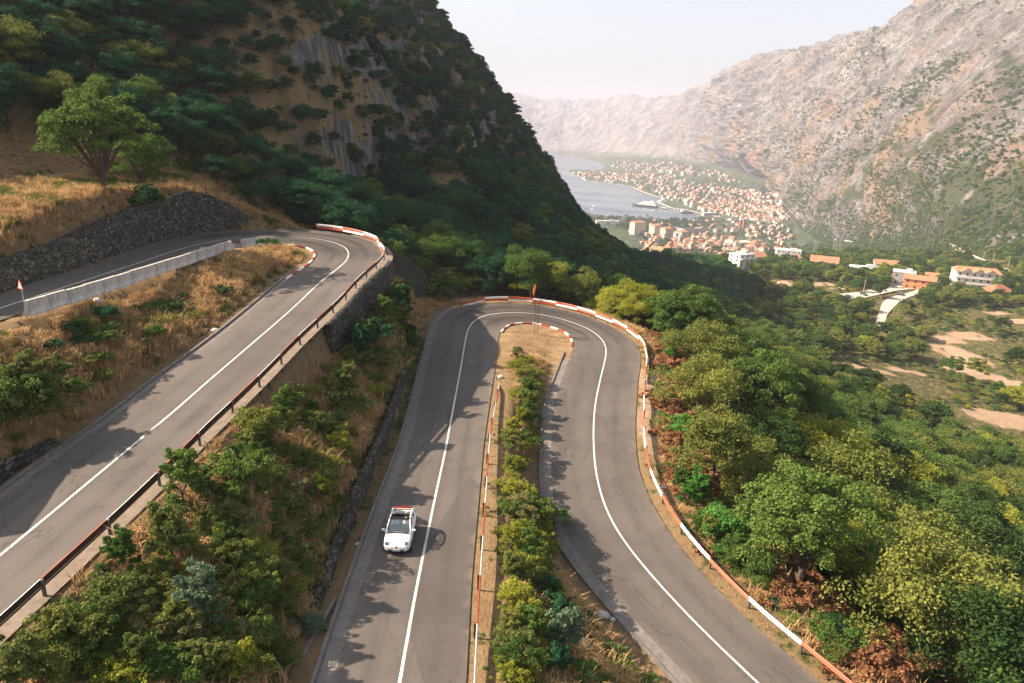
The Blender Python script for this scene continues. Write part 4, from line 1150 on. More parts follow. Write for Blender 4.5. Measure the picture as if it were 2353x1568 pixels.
mb.loft(rings); mb.build('cloth', [plain('flag_red', (0.62, 0.16, 0.04), 0.8, 0.1)], fl, True)

# ------------------------------------------------------------------ drainage channel beside the middle road, culvert headwall by the lowest road
ca, cb = onz(752, 1392, -23.9), onz(632, 1590, -23.6)
d = (cb - ca); d /= np.linalg.norm(d); nrm = np.array([-d[1], d[0], 0])
root = empty('drainage_channel', ca, 'straight concrete drainage channel in the grass at the foot of the bank', 'drain')
Lc = np.linalg.norm(cb - ca); hdg = math.atan2(d[1], d[0]); c2 = (cb - ca) / 2
for sgn, nm in ((0.42, 'side_wall'), (-0.42, 'side_wall')):
    mb = MB(); mb.box((c2[0] + nrm[0] * sgn, c2[1] + nrm[1] * sgn, c2[2] - 0.15), (Lc, 0.16, 1.1), hdg); mb.build(nm, [M['gutter']], root)
mb = MB(); mb.box((c2[0], c2[1], c2[2] - 0.3), (Lc, 0.66, 0.1), hdg); mb.build('channel_floor', [plain('shade_dark_concrete', (0.03, 0.028, 0.024), 0.7)], root)  # floor coloured near black for the shade down in the channel
hw = onz(1392, 1396, -28.6)
root = empty('culvert', hw, 'broken stone culvert headwall under the gutter of the lowest road', 'culvert')
mb = MB(); mb.box((-0.4, -0.2, -0.75), (1.4, 0.3, 1.0), 0.7); o = mb.build('headwall', [M['stone']], root)
mb = MB(); mb.box((-0.62, -0.42, -0.75), (1.0, 0.1, 0.6), 0.7); mb.build('opening_shade', [M['black']], root)  # solid black box stands in for the shade inside the culvert

# loose rocks
def rock_mesh(seed, sx, sy, sz):
    bm = bmesh.new(); bmesh.ops.create_icosphere(bm, subdivisions=2, radius=1)
    for v in bm.verts:
        k = 1 + 0.28 * float(fbm(v.co.x * 1.3 + seed, v.co.y * 1.3, v.co.z * 1.3, 3)); v.co = Vector((v.co.x * k * sx, v.co.y * k * sy, v.co.z * k * sz))
    me = bpy.data.meshes.new('rock'); bm.to_mesh(me); bm.free(); me.materials.append(M['stone']); return me
RK = [rock_mesh(i * 7.1, *s_) for i, s_ in enumerate([(.35, .28, .2), (.5, .35, .3), (.25, .25, .18)])]
ROCKS = [(494,761,'pale rock lying at the kerb on the left of the upper road',1.1),(902,558,'',0),(823,1252,'pale stone on the dirt left of the middle road gutter',0.8),(1150,868,'white rubble at the head of the planted strip',1.1),(536,650,'white stone in the dry grass inside the upper bend',0.7),(227,694,'grey boulder below the concrete barriers',1.6),(312,700,'grey rock in the dry grass below the barriers',1.0),(1385,1415,'white boulder beside the broken culvert',0.9),(1408,1425,'white stone block under the gutter edge by the culvert',0.7),(1340,1465,'pale rock in the weeds beside the shaded hollow',0.8),(1325,1485,'jagged pale rock left of the lowest road',1.3),(590,868,'grey rock just outside the upper guard rail',1.1),(530,1040,'pale rock on the dry verge below the upper guard rail',0.8),(745,508,'white stone at the roadside behind the upper bend',0.9)]
for i, (px_, py_, lab, s_) in enumerate(ROCKS):
    if not lab: continue
    p = hit_ground(px_, py_); o = bpy.data.objects.new('rock', RK[i % 3]); COL.objects.link(o)
    o.location = (p[0], p[1], p[2] + 0.08 * s_); o.rotation_euler = (0, 0, i * 1.3); o.scale = (s_, s_, s_); tag(o, lab, 'rock', 'loose rocks beside the roads')
# felled pale trunks in the brown brush
LOGS = [((1620,1120),(1705,1085),'long bleached branch lying across brown dead brush'), ((1790,1360),(1815,1330),'broken pale branch sticking out of the bright green bushes'), ((1640,1010),(1652,1040),'short pale stick in the brown brush below the bend')]
for (a_, b_, lab) in LOGS:
    p = hit_ground(*a_); q = hit_ground(*b_)
    if p is None or q is None: continue
    if np.linalg.norm(q - p) > 9: q = p + (q - p) / np.linalg.norm(q - p) * 7
    root = empty('fallen_branch', p, lab, 'branch'); v = q - p; mb = MB(); mb.path([(0, 0, 0.5), tuple(v * 0.5 + np.array([0.1, 0, 0.9])), tuple(v + np.array([0, 0, 1.0]))], [0.11, 0.08, 0.03], 6); mb.build('branch', [M['deadwood']], root)
    mb = MB(); m_ = v * 0.55 + np.array([0, 0, 0.9])
    for k in range(1): mb.tube(tuple(m_ + v * 0.08 * k), tuple(m_ + v * 0.08 * k + np.array([0.5 * math.sin(k * 2), 0.6 * math.cos(k * 2), 0.35])), 0.03, 0.008, 4)
    mb.build('twig', [M['deadwood']], root)

# ------------------------------------------------------------------ the white car
cpos = onz(913, 1250, -24.05); i_ = int(np.argmin(((G2[:, 4, :2] - cpos[:2]) ** 2).sum(1)))
dv = G2[i_ + 4, 4] - G2[i_ - 4, 4]; hd = math.atan2(dv[1], dv[0])             # direction away from the camera
CAR = empty('white_car', (0, 0, 0), 'white convertible hatchback with red folded roof driving on the middle road', 'car')
M['car_white'] = NT('car_paint', 0.25, 0.5).col((0.80, 0.79, 0.78)).mat
M['car_white'].node_tree.nodes['Principled BSDF'].inputs['Coat Weight'].default_value = 0.6
M['glass'] = NT('car_glass', 0.05, 0.6).mat; bs = M['glass'].node_tree.nodes['Principled BSDF']; bs.inputs['Base Color'].default_value = (0.10, 0.15, 0.19, 1); bs.inputs['Alpha'].default_value = 0.45
M['tyre'] = plain('tyre', (0.02, 0.02, 0.02), 0.9, 0.2); M['chrome'] = NT('chrome', 0.2, 0.5).col((0.6, 0.6, 0.6)).mat; M['chrome'].node_tree.nodes['Principled BSDF'].inputs['Metallic'].default_value = 1.0
M['cream'] = plain('cream_trim', (0.62, 0.52, 0.45), 0.7); M['soft_red'] = plain('soft_top_red', (0.15, 0.016, 0.015), 0.9, 0.1); M['dark_trim'] = plain('dark_trim', (0.015, 0.015, 0.017), 0.7)
M['skin'] = plain('skin', (0.50, 0.29, 0.20), 0.6, 0.3, var=0.06); M['shirt'] = plain('white_shirt', (0.62, 0.60, 0.60), 0.85, 0.1, var=0.1); M['hair'] = plain('dark_hair', (0.03, 0.022, 0.018), 0.6); M['blond'] = plain('fair_hair', (0.36, 0.24, 0.14), 0.6)
M['denim'] = plain('denim', (0.08, 0.10, 0.16), 0.9)
def ring(y_, w_, zb_, zs_, zt_, e=0.86):
    zm = zb_ + (zs_ - zb_) * 0.5
    L_ = [(0, zb_), (w_ * 0.80, zb_), (w_ * 0.97, zb_ + 0.12), (w_, zm), (w_ * 0.975, zs_ - 0.10), (w_ * e, zs_), (w_ * 0.45, zt_ - 0.01), (0, zt_)]
    return [(x_, y_, z_) for x_, z_ in L_] + [(-x_, y_, z_) for x_, z_ in L_[-2:0:-1]]
st = [(0.00, 0.42, 0.32, 0.52, 0.54), (0.06, 0.62, 0.24, 0.58, 0.61), (0.18, 0.72, 0.20, 0.66, 0.70), (0.40, 0.785, 0.19, 0.76, 0.80), (0.75, 0.81, 0.19, 0.84, 0.89), (1.02, 0.815, 0.19, 0.90, 0.96), (1.3, 0.815, 0.19, 0.93, 0.94), (2.2, 0.815, 0.19, 0.95, 0.95), (2.75, 0.81, 0.19, 0.98, 0.98), (3.15, 0.79, 0.21, 1.00, 1.00), (3.38, 0.74, 0.26, 0.98, 0.99), (3.50, 0.64, 0.32, 0.86, 0.88), (3.55, 0.50, 0.40, 0.66, 0.68)]
mb = MB(); mb.loft([ring(*s_) for s_ in st]); body = mb.build('body', [M['car_white']], CAR, True)
ss = body.modifiers.new('smooth', 'SUBSURF'); ss.levels = 1; ss.render_levels = 2
mb = MB(); mb.poly([(-0.66, 1.28, 0.955), (0.66, 1.28, 0.955), (0.68, 2.9, 1.0), (-0.68, 2.9, 1.0)]); mb.build('cabin_floor', [M['dark_trim']], CAR)
# pillars and roof rails, each side one curved member
for sx in (-1, 1):
    mb = MB(); pts = [(0.74, 0.92, 0.94), (0.66, 1.30, 1.22), (0.60, 1.68, 1.42), (0.585, 2.2, 1.47), (0.585, 2.75, 1.42), (0.62, 3.1, 1.24), (0.68, 3.32, 1.0)]
    mb.path([(sx * x_, y_, z_) for x_, y_, z_ in pts], [0.038, 0.04, 0.042, 0.042, 0.048, 0.085, 0.09], 8); mb.build('roof_rail', [M['car_white']], CAR, True)
    mb = MB(); mb.poly([(sx * 0.735, 1.12, 0.97), (sx * 0.745, 2.05, 0.98), (sx * 0.635, 2.05, 1.42), (sx * 0.625, 1.75, 1.40)]); mb.build('side_window', [M['glass']], CAR)
    mb = MB(); mb.poly([(sx * 0.745, 2.14, 0.99), (sx * 0.72, 2.80, 1.02), (sx * 0.635, 2.62, 1.36), (sx * 0.635, 2.14, 1.42)]); mb.build('side_window', [M['glass']], CAR)
    mb = MB(); mb.tube((sx * 0.75, 2.09, 0.95), (sx * 0.62, 2.09, 1.44), 0.04, 0.035, 6); mb.build('door_pillar', [M['car_white']], CAR)
    mr = MB(); mr.loft([[(sx * (0.80 + a_), 1.12 + 0.07 * math.cos(t) * k_, 1.03 + 0.075 * math.sin(t) * k_) for t in np.linspace(0, 2 * math.pi, 9)[:-1]] for a_, k_ in ((0.0, .5), (.06, .95), (.15, 1), (.21, .6))]); mr.build('mirror', [M['car_white']], CAR, True)
    hl = MB(); c0 = Vector((sx * 0.56, 0.235, 0.70)); nn_ = Vector((sx * 0.35, -0.75, 0.55)).normalized(); q_ = nn_.to_track_quat('Z', 'Y')
    hl.loft([[tuple(c0 + q_ @ Vector((0.115 * k_ * math.cos(t), 0.115 * k_ * math.sin(t), dz_))) for t in np.linspace(0, 2 * math.pi, 15)[:-1]] for k_, dz_ in ((1.12, -0.02), (1.12, 0.012), (0.95, 0.02))]); h_ = hl.build('headlight', [M['chrome']], CAR, True)
    hl = MB(); hl.loft([[tuple(c0 + q_ @ Vector((0.098 * k_ * math.cos(t), 0.098 * k_ * math.sin(t), dz_))) for t in np.linspace(0, 2 * math.pi, 15)[:-1]] for k_, dz_ in ((1, 0.015), (0.8, 0.045), (0.3, 0.06))]); hl.build('lens', [M['glass']], h_, True)
    fg = MB(); fg.box((sx * 0.60, 0.135, 0.50), (0.16, 0.05, 0.06), -sx * 0.5); fg.build('fog_lamp', [M['chrome']], CAR)
    dh = MB(); dh.box((sx * 0.822, 1.92, 0.80), (0.03, 0.16, 0.03)); dh.build('door_handle', [M['chrome']], CAR)
    for y_ in (0.66, 2.92):
        wv_ = MB(); c_ = (sx * 0.74, y_, 0.29)
        wv_.loft([[(sx * (0.62 + a_), y_ + k_ * math.cos(t), 0.29 + k_ * math.sin(t)) for t in np.linspace(0, 2 * math.pi, 21)[:-1]] for a_, k_ in ((0, .24), (0.02, .285), (0.17, .29), (0.195, .25))]); wo = wv_.build('wheel', [M['tyre']], CAR, True)
        wv_ = MB(); wv_.loft([[(sx * (0.80 + a_), y_ + k_ * math.cos(t), 0.29 + k_ * math.sin(t)) for t in np.linspace(0, 2 * math.pi, 17)[:-1]] for a_, k_ in ((0, .19), (0.022, .19), (0.03, .06))]); wv_.build('rim', [M['chrome']], wo)
mb = MB(); mb.tube((-0.62, 1.70, 1.425), (0.62, 1.70, 1.425), 0.06, 0.06, 8); mb.build('windscreen_header', [M['dark_trim']], CAR)
mb = MB(); mb.loft([[(x_ * 0.69, 0.97 + 0.0 - 0.05 * (1 - x_ * x_), 0.95) for x_ in np.linspace(-1, 1, 7)], [(x_ * 0.63, 1.33 - 0.05 * (1 - x_ * x_), 1.21) for x_ in np.linspace(-1, 1, 7)], [(x_ * 0.57, 1.68 - 0.03 * (1 - x_ * x_), 1.41) for x_ in np.linspace(-1, 1, 7)]], closed=False, caps=False); mb.build('windscreen', [M['glass']], CAR, True)
mb = MB(); mb.box((0, 0.955, 0.945), (1.2, 0.10, 0.03)); mb.build('scuttle', [M['dark_trim']], CAR)
mb = MB(); mb.box((0, 1.25, 0.98), (1.22, 0.34, 0.10)); mb.build('dashboard', [M['dark_trim']], CAR)
rings = [[(x_ * w_, y_ + 0.02 * abs(x_), z_ - 0.05 * x_ * x_) for x_ in np.linspace(-1, 1, 9)] + [(x_ * w_, y_ + 0.05, z_ - 0.08 - 0.05 * x_ * x_) for x_ in np.linspace(1, -1, 9)] for y_, z_, w_ in ((2.90, 1.38, .57), (2.95, 1.43, .58), (3.02, 1.42, .58), (3.08, 1.43, .57), (3.16, 1.38, .58), (3.24, 1.28, .60))]
mb = MB(); mb.loft(rings); mb.build('folded_soft_top', [M['soft_red']], CAR, True)
mb = MB(); mb.box((0, 2.80, 1.385), (1.05, 0.05, 0.09)); mb.build('roof_lining', [M['cream']], CAR)
for sx in (-1, 1):
    s_ = MB(); s_.loft([[(sx * 0.33 + x_ * 0.23, y_ + 0.06 * t_, z_) for x_, t_ in ((-1, 0), (-.8, 1), (.8, 1), (1, 0), (.8, -1), (-.8, -1))] for y_, z_ in ((1.86, 0.60), (1.96, 0.95), (2.02, 1.08))]); se = s_.build('seat', [M['cream']], CAR, True)
    for (y_, z_, m_) in ((2.05, 1.20, 'dark_trim'), (2.72, 1.20, 'cream')):
        s_ = MB(); s_.loft([[(sx * (0.33 if y_ < 2.5 else 0.30) + k_ * 0.13 * math.cos(t), y_ + dy, z_ + k_ * 0.11 * math.sin(t)) for t in np.linspace(0, 2 * math.pi, 11)[:-1]] for dy, k_ in ((-0.05, .7), (-.03, 1), (.03, 1), (.05, .7))]); s_.build('headrest', [M[m_]], CAR, True)
mb = MB(); mb.loft([[(0.33 + (0.17 + 0.018 * math.cos(b2)) * math.cos(a2), 1.50 + 0.018 * math.sin(b2) + 0.05 * math.sin(a2), 1.0 + (0.17 + 0.018 * math.cos(b2)) * math.sin(a2) * 0.8) for b2 in np.linspace(0, 2 * math.pi, 7)[:-1]] for a2 in np.linspace(0, 2 * math.pi, 17)], caps=False); mb.build('steering_wheel', [M['dark_trim']], CAR, True)
mb = MB(); mb.loft([[(x_, -0.004 + 0.16 * x_ * x_ * 1.3 + dy, 0.30 + z_ * (1 - 0.5 * abs(x_))) for x_ in np.linspace(-0.44, 0.44, 9)] for z_, dy in ((-0.04, 0.0), (0.15, -0.03))], closed=False, caps=False); mb.build('grille', [M['dark_trim']], CAR)
mb = MB(); mb.box((0, -0.05, 0.43), (0.48, 0.02, 0.12)); pl_ = mb.build('licence_plate', [M['white']], CAR)
mb = MB(); mb.box((-0.21, -0.062, 0.43), (0.035, 0.004, 0.10)); mb.build('country_band', [plain('plate_blue', (0.03, 0.07, 0.30))], pl_)
cu = bpy.data.curves.new('lettering', 'FONT'); cu.body = 'TV AT 303'; cu.size = 0.085; cu.align_x = 'CENTER'
to = bpy.data.objects.new('lettering_curve', cu); COL.objects.link(to); dg = bpy.context.evaluated_depsgraph_get(); tm = bpy.data.meshes.new_from_object(to.evaluated_get(dg)); bpy.data.objects.remove(to)
lt = bpy.data.objects.new('lettering', tm); COL.objects.link(lt); tm.materials.clear(); tm.materials.append(M['black']); lt.parent = pl_; lt.rotation_euler = (rad(90), 0, 0); lt.location = (0.02, -0.064, 0.40)
mb = MB(); mb.loft([[(0.055 * k_ * math.cos(t), 0.035 + y_, 0.585 + 0.055 * k_ * math.sin(t)) for t in np.linspace(0, 2 * math.pi, 13)[:-1]] for k_, y_ in ((1, 0.04), (1, -0.045), (.7, -0.055))]); mb.build('emblem', [plain('emblem_red', (0.35, 0.02, 0.02), 0.3)], CAR)
for sx in (-1, 1):
    mb = MB(); mb.tube((sx * 0.07, 0.0, 0.585), (sx * 0.34, 0.06, 0.575), 0.012, 0.008, 6); mb.build('chrome_strip', [M['chrome']], CAR)
mb = MB(); mb.tube((-0.34, 0.045, 0.475), (0.34, 0.045, 0.475), 0.012, 0.012, 5); mb.build('bonnet_gap', [M['dark_trim']], CAR)
front = onz(910, 1278, -24.1)
for _ in range(4): front = onz(910, 1278, G2[int(np.argmin(((G2[:, 4, :2] - front[:2]) ** 2).sum(1))), 4, 2])
CAR.location = (front[0], front[1], -24.12)
CAR.rotation_euler = (0, 0, hd - math.pi / 2)
ig = int(np.argmin(((G2[:, 4, :2] - front[:2]) ** 2).sum(1))); CAR.location.z = float(G2[ig, 4, 2]) + 0.015

# ------------------------------------------------------------------ the two people in it (one skin surface each)
def person(name, label, local, pose, hairmat, shirt='shirt'):
    V, E, Rr = [], [], []
    def add(p, r, par=None):
        V.append(p); Rr.append(r); i = len(V) - 1
        if par is not None: E.append((par, i))
        return i
    pel = add((0, 0.02, 0.0), 0.15); w_ = add((0, 0.06, 0.20), 0.13, pel); ch = add((0, 0.10, 0.38), 0.155, w_); nk = add((0, 0.10, 0.54), 0.055, ch); hd0 = add((0, 0.085, 0.64), 0.080, nk); hd1 = add((0, 0.075, 0.74), 0.088, hd0); hd2 = add((0, 0.08, 0.80), 0.06, hd1)
    for sx, (el, ha) in ((-1, pose[0]), (1, pose[1])):
        sh1 = add((sx * 0.19, 0.10, 0.46), 0.065, ch); e_ = add(el, 0.045, sh1); wr = add(tuple(np.array(el) * .12 + np.array(ha) * .88), 0.030, e_); hnd = add(ha, 0.035, wr)
        dirv_ = np.array(ha) - np.array(el); dirv_ = dirv_ / np.linalg.norm(dirv_)
        side_ = np.cross(dirv_, [0, 0, 1.0]); side_ /= np.linalg.norm(side_) + 1e-6
        for f_ in range(4):
            b0 = np.array(ha) + dirv_ * 0.03 + side_ * (f_ - 1.5) * 0.021; b1 = b0 + dirv_ * (0.035 + 0.006 * (1.5 - abs(f_ - 1.5))); b2 = b1 + dirv_ * 0.025 + np.array([0, 0, -0.02])
            i1 = add(tuple(b0), 0.010, hnd); i2 = add(tuple(b1), 0.009, i1); add(tuple(b2), 0.008, i2)
        t1 = add(tuple(np.array(ha) - side_ * 0.035 * sx), 0.011, hnd); add(tuple(np.array(ha) - side_ * 0.05 * sx + dirv_ * 0.035), 0.009, t1)
        hp = add((sx * 0.10, -0.05, -0.02), 0.09, pel); kn = add((sx * 0.12, -0.42, 0.08), 0.065, hp); an = add((sx * 0.12, -0.62, -0.26), 0.045, kn); add((sx * 0.12, -0.74, -0.28), 0.035, an)
    me = bpy.data.meshes.new('body'); me.from_pydata(V, E, []); o = bpy.data.objects.new('body_tmp', me); COL.objects.link(o)
    sk = o.modifiers.new('skin', 'SKIN'); sk.use_smooth_shade = True
    for i, r_ in enumerate(Rr): me.skin_vertices[0].data[i].radius = (r_, r_ * (0.72 if i in (1, 2) else 1.0))
    me.skin_vertices[0].data[0].use_root = True
    sb = o.modifiers.new('sub', 'SUBSURF'); sb.levels = 2; sb.render_levels = 2
    dg = bpy.context.evaluated_depsgraph_get(); m2 = bpy.data.meshes.new_from_object(o.evaluated_get(dg)); bpy.data.objects.remove(o)
    m2.materials.clear(); [m2.materials.append(M[k]) for k in (shirt, 'skin', 'denim')]
    hands = [np.array(pose[0][1]), np.array(pose[1][1])]
    for v in m2.vertices:                                  # brow, nose and chin
        c_ = v.co
        if c_.z > 0.6 and c_.y < 0.02 and abs(c_.x) < 0.025 and 0.66 < c_.z < 0.72: c_.y -= 0.022
    for p_ in m2.polygons:
        c_ = p_.center; p_.use_smooth = True
        near_h = min(np.linalg.norm(np.array(c_) - h_) for h_ in hands) < 0.13
        p_.material_index = 1 if (c_.z > 0.53 or near_h) else (2 if (c_.z < 0.10 and c_.y < 0.05) else 0)
    r_ = empty(name, (0, 0, 0), label, 'person'); b = bpy.data.objects.new('body', m2); COL.objects.link(b); b.parent = r_
    mb = MB(); rings = []
    for k in range(7):
        f_ = k / 6; z_ = 0.66 + 0.19 * f_; rr2 = 0.100 * math.sqrt(max(0.02, 1 - (max(0, z_ - 0.74) / 0.115) ** 2)); oy = 0.10 - 0.012 * f_ + (0.03 if z_ < 0.72 else 0)
        rings.append([(rr2 * math.cos(t), oy + rr2 * math.sin(t) * (1.05 if math.sin(t) > 0 else (0.95 if z_ > 0.77 else 0.1)), z_) for t in np.linspace(0, 2 * math.pi, 15)[:-1]])
    mb.loft(rings); mb.build('hair', [M[hairmat]], r_, True)
    mb = MB()
    for sx in (-1, 1): mb.box((sx * 0.030, -0.012, 0.715), (0.022, 0.012, 0.010)); 
    mb.build('eye', [M['black']], r_); mb = MB(); mb.box((0, -0.006, 0.635), (0.045, 0.012, 0.008)); mb.build('mouth', [plain('lip', (0.35, 0.12, 0.10))], r_)
    q = Matrix.Rotation(hd - math.pi / 2, 4, 'Z'); off = q @ Vector(local)
    r_.location = Vector(CAR.location) + off; r_.rotation_euler = (0, 0, hd - math.pi / 2)
    return r_
person('person', 'driver in a white shirt with both hands forward at the wheel', (0.33, 1.80, 0.56), [((-0.24, -0.10, 0.30), (-0.14, -0.30, 0.42)), ((0.26, -0.10, 0.30), (0.14, -0.30, 0.44))], 'blond')
person('person', 'dark-haired passenger in a white top reaching towards the driver', (-0.33, 1.80, 0.54), [((-0.26, -0.10, 0.24), (-0.12, -0.32, 0.22)), ((0.30, -0.12, 0.28), (0.28, -0.34, 0.34))], 'hair')
# ------------------------------------------------------------------ valley and town
BV = BVHTree.FromPolygons(MVf.tolist(), MF.tolist())
def hit(px, py):
    r = ray(px, py); g_ = hit_ground(px, py)
    d = Vector(r).normalized(); h_ = BV.ray_cast(Vector((0, 0, 0)), d, 12000)[0]
    if h_ is None: return g_
    h_ = np.array(h_)
    return h_ if (g_ is None or np.linalg.norm(h_) < np.linalg.norm(g_)) else g_
def tile(name, c):
    m = NT(name, 0.9, 0.1); n = m.noise(0.4, 4, 0.7); w_ = m.noise(2.0, 3, 0.6, m.mapping(scale=(3, 3, 0.4)))
    m.col(m.mix(m.math('MULTIPLY', w_, 0.5), m.ramp(n, [(0.3, tuple(a * .7 for a in c)), (0.7, c)]), tuple(a * 0.55 for a in c))); return m.mat
WALLS = [plain('wall_white', (0.72, 0.69, 0.65), 0.9, 0.1, scale=0.4), plain('wall_cream', (0.62, 0.53, 0.42), 0.9, 0.1, scale=0.4), plain('wall_pink', (0.60, 0.44, 0.36), 0.9, 0.1, scale=0.4), plain('wall_stone', (0.42, 0.38, 0.34), 0.9, 0.1, scale=0.4)]
WN = ['white', 'cream', 'pink', 'stone']
ROOFS = [tile('roof_orange', (0.45, 0.22, 0.13)), tile('roof_terracotta', (0.36, 0.165, 0.10)), tile('roof_faded', (0.46, 0.27, 0.18))]
RN = ['orange', 'terracotta', 'faded']
M['window'] = NT('window_glass', 0.15, 0.5).col((0.05, 0.06, 0.07)).mat; M['flat_roof'] = plain('flat_roof', (0.52, 0.50, 0.48), 0.9, 0.1, scale=.3); M['grey_wall'] = plain('grey_wall', (0.34, 0.33, 0.32), 0.9, 0.1, scale=.3); M['orange_wall'] = plain('orange_wall', (0.55, 0.24, 0.11), 0.9, 0.1, scale=.4); M['brick'] = plain('brick', (0.26, 0.13, 0.085), 0.9, 0.1); M['paving'] = plain('pale_paving', (0.42, 0.37, 0.32), 0.95, 0.1, scale=.2)

def gable(mb, w, d, h, rh, ov=0.5, hip=0.0, thick=0.25):
    """roof over a w x d block, ridge along x"""
    W_, D_ = w / 2 + ov, d / 2 + ov; rx = W_ - hip
    lo = h - 0.12
    mb.poly([(-W_, -D_, lo), (W_, -D_, lo), (rx, 0, h + rh), (-rx, 0, h + rh)]); mb.poly([(W_, D_, lo), (-W_, D_, lo), (-rx, 0, h + rh), (rx, 0, h + rh)])
    mb.poly([(W_, -D_, lo), (W_, D_, lo), (rx, 0, h + rh)]); mb.poly([(-W_, D_, lo), (-W_, -D_, lo), (-rx, 0, h + rh)])
    mb.poly([(-W_, D_, lo), (W_, D_, lo), (W_, -D_, lo), (-W_, -D_, lo)])
def windows(mb, w, d, h, fl, nx, ny, ww=1.1, wh=1.4):
    for f_ in range(fl):
        z = h * (f_ + 0.55) / fl
        for s_ in (-1, 1):
            for i in range(nx):
                x_ = (i + 0.5) / nx * w - w / 2; y_ = s_ * (d / 2 + 0.03)
                p = [(x_ - ww / 2, y_, z - wh / 2), (x_ + ww / 2, y_, z - wh / 2), (x_ + ww / 2, y_, z + wh / 2), (x_ - ww / 2, y_, z + wh / 2)]; mb.poly(p if s_ < 0 else p[::-1])
            for i in range(ny):
                y_ = (i + 0.5) / ny * d - d / 2; x_ = s_ * (w / 2 + 0.03)
                p = [(x_, y_ - ww / 2, z - wh / 2), (x_, y_ + ww / 2, z - wh / 2), (x_, y_ + ww / 2, z + wh / 2), (x_, y_ - ww / 2, z + wh / 2)]; mb.poly(p if s_ > 0 else p[::-1])
HM = []
rh_ = random.Random(9)
for k in range(12):
    w, d, fl = rh_.choice([(11, 9, 2), (14, 10, 2), (10, 9, 3), (16, 10, 2), (12, 11, 3), (20, 10, 2)]); h = 2.9 * fl
    mb = MB(); mb.m = 0; mb.box((0, 0, h / 2 - 1.5), (w, d, h + 3))
    if k % 3 == 1: mb.box((w / 2 + 1.9, 0.4, h * .3 - 1), (4, d * .7, h * .6 + 2))
    mb.m = 1; gable(mb, w, d, h, d * 0.26, 0.5, 0 if k % 2 else w * 0.28)
    if k % 3 == 1: mb.poly([(w / 2 - .1, .4 - d * .4, h * .66), (w / 2 + 4.3, .4 - d * .4, h * .6 + .05), (w / 2 + 4.3, .4 + d * .4, h * .6 + .05), (w / 2 - .1, .4 + d * .4, h * .66)])
    mb.m = 0; mb.box((w * .2, d * .18, h + d * .2), (0.7, 0.7, 1.6))
    mb.m = 2; windows(mb, w, d, h, fl, 4 if w > 11 else 3, 2)
    o = mb.build('house_shape', [WALLS[k % 4], ROOFS[k % 3], M['window']], link=False); HM.append((o.data, max(w, d)))
AREA = [('at the near edge of town below the wood', [(1478,562),(1560,550),(1660,557),(1790,562),(1832,580),(1690,594),(1600,590),(1482,586)], 125, 0.9),
 ('among the trees behind the apartment blocks', [(1440,512),(1560,508),(1700,505),(1820,520),(1826,556),(1700,550),(1560,549),(1470,560)], 100, 0.8),
 ('in the crowded old town under the mountain', [(1612,470),(1660,458),(1720,462),(1800,478),(1816,500),(1790,516),(1700,500),(1640,486)], 260, 0.75),
 ('in the lakeside quarter beyond the ship', [(1455,428),(1520,412),(1600,418),(1700,436),(1770,452),(1660,466),(1600,474),(1545,460),(1500,446)], 210, 0.9),
 ('on the far wooded peninsula', [(1305,399),(1340,394),(1420,398),(1500,398),(1560,404),(1500,426),(1420,420),(1350,413)], 120, 1.0),
 ('on the slope above the far peninsula', [(1390,376),(1440,370),(1560,374),(1650,396),(1710,424),(1620,408),(1560,398),(1450,396)], 110, 1.1),
 ('along the foot of the rocky mountain', [(1690,428),(1790,448),(1812,476),(1775,470),(1700,452)], 34, 0.9),
 ('on the quay by the marina', [(1560,462),(1640,478),(1700,490),(1650,494),(1600,480)], 16, 1.0)]
HS = []
def inpoly(px_, py_, poly):
    r_ = False; j = len(poly) - 1
    for i in range(len(poly)):
        if ((poly[i][1] > py_) != (poly[j][1] > py_)) and (px_ < (poly[j][0] - poly[i][0]) * (py_ - poly[i][1]) / (poly[j][1] - poly[i][1]) + poly[i][0]): r_ = not r_
        j = i
    return r_
rt_ = random.Random(21)
for an, poly, n_, sc in AREA:
    k = t_ = 0; xs = [p[0] for p in poly]; ys = [p[1] for p in poly]
    while k < n_ and t_ < n_ * 14:
        t_ += 1; px_, py_ = rt_.uniform(min(xs), max(xs)), rt_.uniform(min(ys), max(ys))
        if not inpoly(px_, py_, poly): continue
        p = hit(px_, py_)
        if p is None or p[2] < SEA + 0.8: continue
        dm = 10.0 if 'old town' not in an else 7.5
        if any((p[0] - q[0]) ** 2 + (p[1] - q[1]) ** 2 < dm * dm for q, *_ in HS): continue
        HS.append((p, an, sc * rt_.uniform(.8, 1.2), rt_.randrange(12), px_, py_)); k += 1
for i in range(16):
    p = onz(rt_.uniform(1250, 1335), rt_.uniform(346, 350), SEA + 6); HS.append((p, 'on the far shore of the bay', 1.3, rt_.randrange(12), 1290, 350))
def hsize(h): return HM[h[3]][1] * h[2] / np.linalg.norm(h[0])
HS.sort(key=lambda h: -hsize(h))
rest = MB()
WMI = {}
restV, restF, restM = [], [], []
base_rot = 0.5
